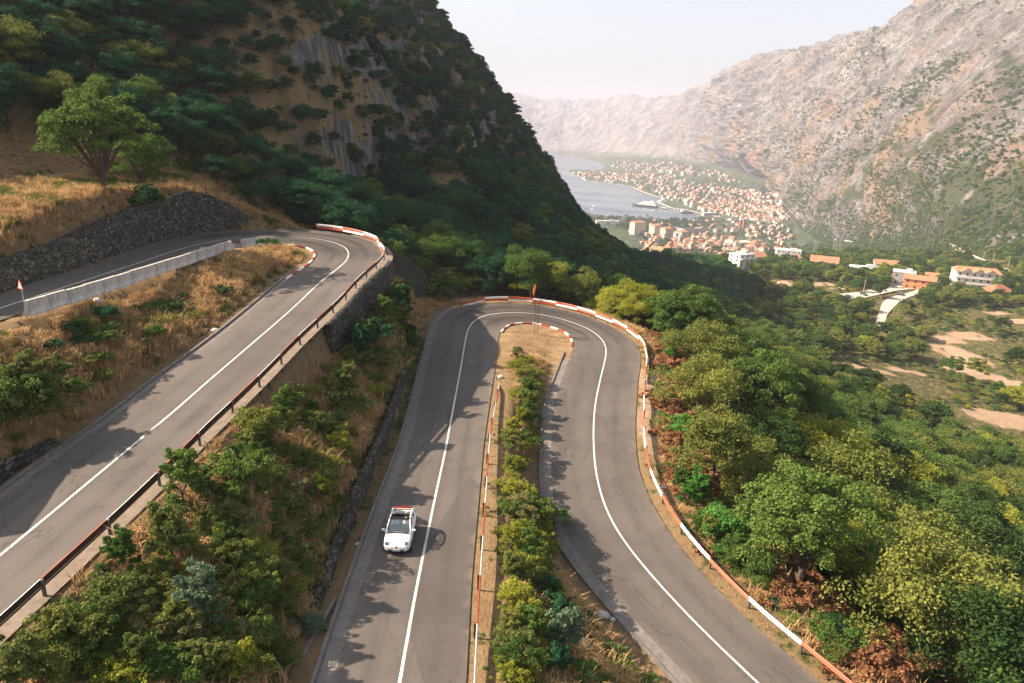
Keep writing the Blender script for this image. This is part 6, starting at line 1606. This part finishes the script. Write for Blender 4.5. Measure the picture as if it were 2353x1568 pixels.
for i in range(len(x)):
    s = g.uniform(0.6, 1.2); mat = ['leaf_mid', 'leaf_olive', 'leaf_yellow', 'leaf_deep'][int(g.choice(4, p=[.42, .2, .06, .32]))]
    pr = ['round', 'lumpy', 'spread', 'tall'][int(g.integers(0, 4))]
    add_tree(pr, mat, x[i], y[i], s=(s * 1.1, s * 1.1, s), key='valley')
FAR = []
x, y = jgrid(60, 760, 560, 1330, 9.0, g)
z = ground_z(x, y); px, py, dp = project(np.c_[x, y, z + 4]); ok = in_view(px, py, dp) & clear_ok(x, y) & patch_free(x, y) & (py > 556)
town_near = (py < 622) & (px < 1860)
ok &= g.random(len(x)) < np.where(town_near, 0.40, 0.92)
for i in np.where(ok)[0]:
    s = g.uniform(0.8, 1.5); FAR.append((['far_a', 'far_b', 'far_c'][int(g.integers(0, 3))], ['leaf_mid', 'leaf_deep', 'leaf_olive'][int(g.choice(3, p=[.5, .35, .15]))], x[i], y[i], z[i] - .4, g.uniform(0, 6.28), (s * 1.1, s * 1.1, s)))

# 3 hand-placed trees, read off the photograph: (px, py of the foot, height level hint, proto, leaf, scale)
NAMED = [
 (330, 432, 'lumpy', 'leaf_mid', (0.85, 0.85, 0.9), 'dark bushy tree just right of the big terrace tree'),
 (238, 440, 'big', 'leaf_mid', (1.15, 1.15, 1.3), 'big spreading tree with sunlit crown on the dry terrace above the stone wall'),
 (870, 520, 'feathery', 'leaf_yellow', 0.95, 'bright yellow-green tree just behind the guard rail of the upper bend'),
 (800, 508, 'round', 'leaf_olive', 0.6, 'small grey-green tree behind the red and white rail of the upper bend'),
 (1075, 632, 'feathery', 'leaf_olive', 1.25, 'tall loose olive tree with sunlit top between the two road bends'),
 (985, 600, 'lumpy', 'leaf_olive', 0.75, 'bushy olive tree behind the stone wing wall of the upper bend'),
 (1160, 640, 'feathery', 'leaf_silver', 0.85, 'pale grey-green feathery tree behind the guard rail of the lower bend'),
 (1215, 655, 'feathery', 'leaf_olive', 0.5, 'small light olive tree beside the flag behind the lower bend'),
 (1320, 682, 'bush_spiky', 'leaf_olive', 1.9, 'spiky young pale green tree just behind the lower guard rail'),
 (895, 560, 'tall', 'leaf_yellow', 0.5, 'thin orange-tinged young tree touching the upper bend rail'),
]
NAMED_POS = []
for px_, py_, pr, mt, s, lab in NAMED:
    p = hit_ground(px_, py_)
    if p is None: continue
    NAMED_POS.append((p[0], p[1])); add_tree(pr, mt, p[0], p[1], s=s, key='*' + lab, sink=0.25 if pr != 'big' else 0.9)
TREES = [t for t in TREES if t[7].startswith('*') or all((t[2] - a) ** 2 + (t[3] - b) ** 2 > 9 for a, b in NAMED_POS)]

# belt of sunlit small trees behind the two bends
for i in range(90):
    q = hit_ground(random.uniform(905, 1480), random.uniform(560, 700))
    if q is None or road_dist(np.array([q[0]]), np.array([q[1]]))[0] < 3.2 or q[1] < 80: continue
    s = random.uniform(0.35, 0.75)
    add_tree(random.choice(['feathery', 'lumpy', 'round', 'feathery']), random.choice(['leaf_mid', 'leaf_olive', 'leaf_mid', 'leaf_yellow', 'leaf_dark']), q[0], q[1], s=(s, s, s), key='belt')

# 4 bushes on the banks
def bank(n, poly, mats, protos, smin, smax, key, rmin=1.7):
    poly = np.array(poly, float); k = 0; tries = 0
    while k < n and tries < n * 30:
        tries += 1
        px_ = random.uniform(poly[:, 0].min(), poly[:, 0].max()); py_ = random.uniform(poly[:, 1].min(), poly[:, 1].max())
        inside = False; j = len(poly) - 1
        for i in range(len(poly)):
            if ((poly[i, 1] > py_) != (poly[j, 1] > py_)) and (px_ < (poly[j, 0] - poly[i, 0]) * (py_ - poly[i, 1]) / (poly[j, 1] - poly[i, 1]) + poly[i, 0]): inside = not inside
            j = i
        if not inside: continue
        p = hit_ground(px_, py_)
        if p is None or road_dist(np.array([p[0]]), np.array([p[1]]))[0] < rmin: continue
        s = random.uniform(smin, smax)
        add_tree(random.choice(protos), random.choice(mats), p[0], p[1], s=(s * random.uniform(.85, 1.2), s * random.uniform(.85, 1.2), s), key=key, lst=BUSHES, sink=0.12); k += 1
BK = ['bush_round', 'bush_spiky', 'bush_loose', 'bush_low', 'bush_loose']
bank(200, [(840,680),(960,680),(985,760),(930,960),(860,1130),(760,1330),(650,1568),(150,1568),(420,1250),(560,1060),(680,880)], ['leaf_mid', 'leaf_bloom', 'leaf_mid', 'leaf_bloom', 'leaf_olive', 'leaf_yellow'], BK, 0.38, 0.95, 'bank')
bank(16, [(140,560),(200,515),(270,480),(335,455),(340,470),(270,505),(200,540),(140,580)], ['leaf_dark', 'leaf_mid'], ['bush_low', 'bush_loose'], 0.8, 1.4, 'bank')
bank(38, [(20,1500),(330,1400),(560,1568),(0,1568)], ['leaf_mid', 'leaf_yellow', 'leaf_bloom', 'leaf_olive'], BK, 0.5, 1.0, 'bank')
bank(36, [(0,760),(190,720),(430,640),(560,650),(420,760),(250,900),(80,1020),(0,1060)], ['leaf_mid', 'leaf_dark', 'leaf_mid', 'leaf_olive'], ['bush_low', 'bush_loose', 'bush_round', 'bush_low'], 0.4, 0.95, 'island')
bank(9, [(0,930),(80,900),(120,980),(30,1040),(0,1050)], ['leaf_mid', 'leaf_bloom'], BK, 0.9, 1.5, 'island')
bank(130, [(1165,800),(1235,850),(1262,930),(1250,1050),(1262,1160),(1250,1300),(1200,1568),(1110,1568),(1128,1250),(1150,1000)], ['leaf_mid', 'leaf_olive', 'leaf_yellow', 'leaf_yellow', 'leaf_bloom', 'leaf_olive'], BK, 0.4, 0.95, 'strip', 0.45)
bank(26, [(1205,860),(1262,930),(1250,1050),(1262,1160),(1262,1230),(1215,1230),(1205,1000)], ['leaf_mid', 'leaf_olive', 'leaf_mid'], ['bush_spiky', 'bush_round', 'bush_loose'], 0.7, 1.25, 'strip', 0.6)
bank(16, [(130,980),(300,880),(480,730),(560,650),(590,660),(430,800),(250,940),(150,1010)], ['leaf_mid', 'leaf_dark', 'leaf_olive'], ['bush_loose', 'bush_round', 'bush_spiky'], 0.9, 1.6, 'island', 1.6)
bank(22, [(1215,1280),(1300,1250),(1390,1400),(1300,1568),(1200,1568)], ['leaf_mid', 'leaf_dark', 'leaf_dark'], BK, 0.4, 0.9, 'strip', 1.9)
bank(12, [(1300,1480),(1420,1420),(1540,1568),(1300,1568)], ['leaf_mid', 'leaf_bright'], ['bush_low', 'bush_loose'], 0.3, 0.6, 'strip', 1.9)
bank(46, [(1480,780),(1560,830),(1580,1010),(1640,1180),(1740,1330),(1940,1520),(1890,1540),(1640,1330),(1520,1180),(1480,1000)], ['leaf_bright', 'leaf_bright', 'leaf_mid', 'leaf_olive', 'leaf_mid'], ['bush_round', 'bush_spiky', 'bush_loose'], 0.5, 1.2, 'verge', 1.4)
R1r = resample(smooth_line(RAIL1, 0.5, 3), 1.5)
for i in range(26):
    k = random.randrange(len(R1r)); p = R1r[k]
    if not (48 < p[1] < 84 and p[0] > -24): continue
    q = offset(R1r, random.uniform(2.4, 4.5))[k]; s_ = random.uniform(1.2, 2.3)
    add_tree(random.choice(['bush_spiky', 'bush_loose', 'bush_spiky']), random.choice(['leaf_mid', 'leaf_dark', 'leaf_bloom']), q[0], q[1], s=(s_ * .8, s_ * .8, s_), key='verge', lst=BUSHES, sink=0.1)
for i in range(len(R1r)):
    p = R1r[i]
    if not (12 < p[1] < 82 and p[0] > -26) or random.random() < 0.25: continue
    q = offset(R1r, random.uniform(1.9, 3.6))[i]; s_ = random.uniform(0.6, 1.45)
    add_tree(random.choice(['bush_loose', 'bush_spiky', 'bush_round', 'bush_spiky']), random.choice(['leaf_mid', 'leaf_bloom', 'leaf_olive', 'leaf_mid']), q[0], q[1], s=(s_, s_, s_ * 1.1), key='verge', lst=BUSHES, sink=0.1)
DEADS = []
_b = BUSHES; BUSHES = DEADS
bank(52, [(1490,760),(1560,800),(1660,960),(1740,1120),(1800,1290),(1960,1470),(2150,1568),(1960,1568),(1700,1300),(1560,1120),(1500,950)], ['leaf_dead'], ['dead'], 0.8, 1.9, 'dead', 1.6)
BUSHES = _b
BUSH_NAMED = [(1290,1500,'bush_spiky','leaf_silver',1.25,'silvery grey young bush alone in the shaded hollow between the roads'), (458,1450,'bush_spiky','leaf_silver',1.45,'tall pale silver-green bush in the middle of the lower bank'),
 (717,1450,'bush_round','leaf_silver',0.55,'small blue-green bush on the dirt beside the drainage channel'), (620,562,'bush_low','leaf_bright',0.95,'dark green clump of weeds growing over the kerb of the upper bend'),
 (1660,1250,'bush_round','leaf_bright',1.75,'bright green rounded bush just outside the lowest guard rail'), (1190,812,'bush_round','leaf_mid',0.6,'small dark green bush on the bare earth inside the lower bend')]
for px_, py_, pr, mt, s, lab in BUSH_NAMED:
    p = hit_ground(px_, py_)
    if p is not None: add_tree(pr, mt, p[0], p[1], s=s, key='*' + lab, lst=BUSHES, sink=0.1)

# ---- the 300 that show largest become things; the rest are one wood
TREES = [t for t in TREES if t[1] is not None]
tp = np.array([[t[2], t[3], t[4] + 4] for t in TREES]); tpx, tpy, tdp = project(tp)
sc_ = np.array([(t[6][0] if hasattr(t[6], '__len__') else t[6]) for t in TREES])
vis = np.ones(len(TREES), bool)
for i in range(len(TREES)):                               # behind a shoulder of the ground?
    p = tp[i] + np.array([0, 0, 2.5 * sc_[i]]); L_ = np.linalg.norm(p)
    q = np.linspace(0.12, 0.97, 50)[:, None] * p[None]
    vis[i] = np.all(q[:, 2] > ground_z(q[:, 0], q[:, 1]) - 0.4)
show = np.where((tpx > -40) & (tpx < 2392) & (tpy > -40) & (tpy < 1610) & vis, sc_ / tdp, 0) + np.array([1.0 if t[7].startswith('*') else 0 for t in TREES])
order = np.argsort(-show); top = set(order[:296].tolist())

LOOK = {'leaf_deep': 'deep green', 'leaf_dark': 'dark green', 'leaf_mid': 'green', 'leaf_olive': 'olive green', 'leaf_yellow': 'yellow-green', 'leaf_silver': 'silvery green', 'leaf_bright': 'bright green', 'leaf_bloom': 'pink-tipped green', 'leaf_dead': 'reddish brown'}
FORM = {'round': 'rounded', 'tall': 'upright', 'spread': 'spreading', 'feathery': 'loose feathery', 'lumpy': 'lumpy', 'big': 'large many-crowned', 'bush_round': 'rounded', 'bush_spiky': 'upright spiky', 'bush_loose': 'loose', 'bush_low': 'low spreading', 'dead': 'dead'}
LANDMARK = [('the terrace tree', 238, 330), ('the stone retaining wall', 420, 470), ('the concrete barriers', 330, 620), ('the bare cliff slope', 830, 230), ('the upper bend', 850, 560), ('the wing wall', 950, 610), ('the lower bend', 1230, 690), ('the flag mast', 1232, 660), ('the low stone wall', 900, 1020), ('the white car', 915, 1225), ('the drainage channel', 690, 1470),
 ('the curve warning sign', 1522, 1120), ('the brown dead brush', 1650, 1000), ('the bare sand patch', 2200, 830), ('the valley road bend', 2050, 690), ('the balconied white house', 2230, 640), ('the brown-roofed house', 2290, 672), ('the sand mound', 1800, 645), ('the parked cars', 1940, 685), ('the upper road rail', 560, 900), ('the lowest road rail', 1680, 1380), ('the left edge of the photo', 0, 200), ('the top edge of the photo', 350, 0), ('the bottom right corner', 2352, 1568), ('the right edge of the photo', 2352, 1150), ('the bottom left corner', 0, 1568)]
used_lab = {}
def where(px, py):
    d = [math.hypot(px - a, py - b) for _, a, b in LANDMARK]; k = int(np.argmin(d)); nm, a, b = LANDMARK[k]
    dx, dy = px - a, py - b
    if d[k] < 55: return 'right by ' + nm
    if 'edge' in nm or 'corner' in nm: return ('close to ' if d[k] < 130 else ('near ' if d[k] < 230 else 'some way in from ')) + nm
    far = '' if d[k] < 150 else 'well '
    if abs(dx) > 1.6 * abs(dy): return far + ('right of ' if dx > 0 else 'left of ') + nm
    if abs(dy) > 1.6 * abs(dx): return far + ('below ' if dy > 0 else 'above ') + nm
    return far + ('below and ' if dy > 0 else 'above and ') + ('right of ' if dx > 0 else 'left of ') + nm
def unique_label(lab, alts):
    for a in [''] + alts:
        l = (a + ' ' + lab).strip()
        if l not in used_lab: used_lab[l] = 1; return l
    return lab
def plant(t, cat, name, group, px, py):
    proto, mat, x, y, z, rot, s, key = t
    if key.startswith('*'): lab = key[1:]
    else:
        s_ = s[0] if hasattr(s, '__len__') else s
        lab = unique_label(f"{FORM[proto]} {LOOK[mat]} {cat} {where(px, py)}", ['small' if s_ < 0.8 else 'large', 'broad' if hasattr(s, '__len__') and s[0] > s[2] else 'narrow', 'bushy'])
    e = empty(name, (x, y, z), lab, cat, group, rot, s)
    c = bpy.data.objects.new('crown' if cat == 'tree' else 'foliage', PROTO[proto].crown); COL.objects.link(c); c.parent = e
    c.material_slots[0].link = 'OBJECT'; c.material_slots[0].material = M[mat]
    if PROTO[proto].trunk:
        tr = bpy.data.objects.new('trunk' if cat == 'tree' else 'stem', PROTO[proto].trunk); COL.objects.link(tr); tr.parent = e
    return e
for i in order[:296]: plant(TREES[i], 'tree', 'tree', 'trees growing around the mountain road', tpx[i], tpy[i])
HILL = [(('mid_a' if g.random() < .55 else 'mid_b') if tdp[i] > 150 else TREES[i][0], TREES[i][1], *TREES[i][2:7]) for i in range(len(TREES)) if i not in top and TREES[i][7] == 'hill']
VAL = [(('mid_a' if g.random() < .6 else 'mid_b') if tdp[i] > 150 else TREES[i][0], TREES[i][1], *TREES[i][2:7]) for i in range(len(TREES)) if i not in top and TREES[i][7] != 'hill']
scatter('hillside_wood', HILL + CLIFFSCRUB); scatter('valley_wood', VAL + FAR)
bp = np.array([[t[2], t[3], t[4] + .8] for t in BUSHES]); bx, by, bd = project(bp)
border = np.argsort(-(np.array([(t[6][0] if hasattr(t[6], '__len__') else t[6]) for t in BUSHES]) / bd))
EXTRA = []
for n_, i in enumerate(border):
    if n_ >= 298: EXTRA.append((BUSHES[i][0], BUSHES[i][1], *BUSHES[i][2:7])); continue
    if n_ < 298: plant(BUSHES[i], 'bush', 'bush', 'bushes on the banks beside the roads', bx[i], by[i])
dx_, dy_, dd_ = project(np.array([[t[2], t[3], t[4] + .5] for t in DEADS]))
for i, t in enumerate(DEADS): plant(t, 'dry brush', 'dead_brush', 'brown dead brush below the lowest road', dx_[i], dy_[i])

# ---- grass and weeds on the banks: nobody could count it
GR = []
x, y = jgrid(-52, 24, 12, 108, 0.32, g)
d = road_dist(x, y); z = ground_z(x, y); px, py, dp = project(np.c_[x, y, z])
ok = in_view(px, py, dp, 60) & (d > 0.75)
inner = (x > -9) & (x < 8) & (y > 78) & (y < 104)
ok &= ~(inner & (g.random(len(x)) > 0.16)) & ~((d < 1.6) & (g.random(len(x)) > 0.4))
pat = fbm(x / 4.5, y / 4.5, 1.0, 4) + 0.35 * fbm(x / 1.2, y / 1.2, 4.0, 2)
sh = sstep(2.5, 7.0, d)
for i in np.where(ok)[0]:
    v = pat[i] + 0.34 * sh[i] - 0.06 + g.normal() * 0.14
    if (px[i] > 1480) and g.random() < 0.35: continue
    if x[i] > -3.5 and x[i] < 1.2 and y[i] < 72 and g.random() < 0.5: v = -0.5
    if v > 0.20: k = ('tuft_green', 'grass_green', g.uniform(0.6, 1.25))
    elif v > -0.30: k = ('tuft_dry' if g.random() < .75 else 'tuft_tall', 'straw', g.uniform(0.6, 1.35))
    else: k = ('tuft_dry_low', 'straw', g.uniform(0.5, 1.0))
    if inner[i]: k = ('tuft_dry_low', 'straw', g.uniform(.4, .7))
    GR.append((k[0], k[1], x[i], y[i], z[i], g.uniform(0, 6.28), k[2]))
x, y = jgrid(8, 120, 10, 190, 1.5, g); d = road_dist(x, y); z = ground_z(x, y); px, py, dp = project(np.c_[x, y, z])
ok = in_view(px, py, dp, 60) & (d > 1.5) & (px > 1480)
for i in np.where(ok)[0]:
    t = g.random()
    GR.append(('bush_low' if t < .5 else ('tuft_tall' if t < .8 else 'dead'), ['leaf_mid', 'leaf_dark', 'leaf_olive'][int(g.integers(0, 3))] if t < .5 else ('straw' if t < .8 else 'leaf_dead'), x[i], y[i], z[i] - .1, g.uniform(0, 6.28), g.uniform(.5, 1.2)))
x, y = jgrid(8, 40, 46, 110, 1.3, g); d = road_dist(x, y); z = ground_z(x, y); px, py, dp = project(np.c_[x, y, z])
ok = in_view(px, py, dp, 60) & (d > 1.6) & (d < 9.5) & (px > 1470) & (fbm(x / 5, y / 5, 6.0, 3) > 0.0)
for i in np.where(ok)[0]: GR.append(('dead', 'leaf_dead', x[i], y[i], z[i] - .15, g.uniform(0, 6.28), g.uniform(.5, 1.0)))
# low scrub and dry grass over the terrace, the hill foot and the open valley
x, y = jgrid(-75, -28, 40, 110, 0.8, g); d = road_dist(x, y); z = ground_z(x, y); px, py, dp = project(np.c_[x, y, z]); ok = in_view(px, py, dp, 60) & (d > 3) & (py < 640)
for i in np.where(ok)[0]:
    GR.append(('tuft_dry_low' if g.random() < .8 else 'tuft_green', 'straw' if g.random() < .8 else 'grass_green', x[i], y[i], z[i], g.uniform(0, 6.28), g.uniform(.6, 1.2)))
scatter('grass', GR)
scatter('bank_scrub', EXTRA)
SCR = []
x, y = jgrid(40, 420, 120, 560, 3.4, g); z = ground_z(x, y); px, py, dp = project(np.c_[x, y, z]); ok = in_view(px, py, dp, 60) & clear_ok(x, y) & (g.random(len(x)) < 0.75 - 0.6 * (~patch_free(x, y, 1.0)))
lit_x = np.interp(y, [100, 150, 200, 300, 440, 700], [-12, 30, 46, 100, 160, 190]); ok &= x > lit_x
for i in np.where(ok)[0]:
    s = g.uniform(.14, .34); SCR.append((['far_a', 'far_c', 'mid_a'][int(g.integers(0, 3))], ['leaf_mid', 'leaf_olive', 'leaf_yellow', 'leaf_dark'][int(g.choice(4, p=[.35, .35, .15, .15]))], x[i], y[i], z[i] - .15, g.uniform(0, 6.28), (s * 1.3, s * 1.3, s * .8)))
scatter('valley_scrub', SCR)
# scrub on the rocky mountain side
MS = []
Mg = MV.reshape(-1, 3)
nrow = NVV + NB + 1
cand = rng.integers(0, NU - 1, 130000), 1 + (rng.random(130000) ** 1.6 * (NVV - 3)).astype(int)
fu, fv = rng.random(130000)[:, None], rng.random(130000)[:, None]
A0 = MV[cand[1], cand[0]]; A1 = MV[cand[1], cand[0] + 1]; A2 = MV[cand[1] + 1, cand[0]]
pt = A0 + (A1 - A0) * fu + (A2 - A0) * fv
r_ = np.hypot(pt[:, 0], pt[:, 1]); px, py, dp = project(pt); sfr = cand[1] / NVV
ok = in_view(px, py, dp, 20) & (r_ < 4200)
cl_ = fbm((pt[:, 0] * .81 + pt[:, 2] * .58) / 190, pt[:, 1] / 170, (-pt[:, 0] * .58 + pt[:, 2] * .81) / 34, 4)
pr_ = np.clip(0.20 + 1.9 * cl_ + 0.55 * sstep(2000, 800, r_) * sstep(0.7, 0.1, sfr) + 0.35 * sstep(.12, .02, sfr), 0.015, 0.95) * np.clip(r_ / 1400, 0.25, 1)
ok &= rng.random(130000) < pr_
for i in np.where(ok)[0]:
    s = rng.uniform(0.25, 0.75) * (1 + 0.35 * (r_[i] > 1500)); dk = rng.random()
    MS.append((['far_a', 'far_b', 'far_c'][int(rng.integers(0, 3))], 'leaf_mid' if dk < .55 else ('leaf_olive' if dk < .75 else 'leaf_dark'), *pt[i] - np.array([0, 0, .8]), rng.uniform(0, 6.28), (s * 1.15, s * 1.15, s)))
scatter('mountain_scrub', MS)
print('trees', len(TREES), 'bushes', len(BUSHES), 'dead', len(DEADS), 'grass', len(GR), 'scrub', len(SCR), 'mscrub', len(MS), 'far', len(FAR), 'labels', len(used_lab))
# ------------------------------------------------------------------ haze over the whole bay
mh = bpy.data.materials.new('haze_air'); mh.use_nodes = True
for n_ in list(mh.node_tree.nodes):
    if n_.type != 'OUTPUT_MATERIAL': mh.node_tree.nodes.remove(n_)
pv = mh.node_tree.nodes.new('ShaderNodeVolumePrincipled')
pv.inputs['Color'].default_value = (0.75, 0.79, 0.935, 1); pv.inputs['Density'].default_value = HAZE; pv.inputs['Anisotropy'].default_value = 0.0
mh.node_tree.links.new(pv.outputs[0], [n_ for n_ in mh.node_tree.nodes if n_.type == 'OUTPUT_MATERIAL'][0].inputs['Volume'])
x0, x1, y0, y1 = -9500, 3600, -400, 12500
zt = max(float(MVf[:, 2].max()), 120.0) + 20
zb = min(float(GV[:, 2].min()), float(MVf[:, 2].min()), SEA) - 1
mb = MB(); mb.box(((x0 + x1) / 2, (y0 + y1) / 2, (zt + zb) / 2), (x1 - x0, y1 - y0, zt - zb)); hz = mb.build('haze', [mh]); tag(hz, kind='stuff')
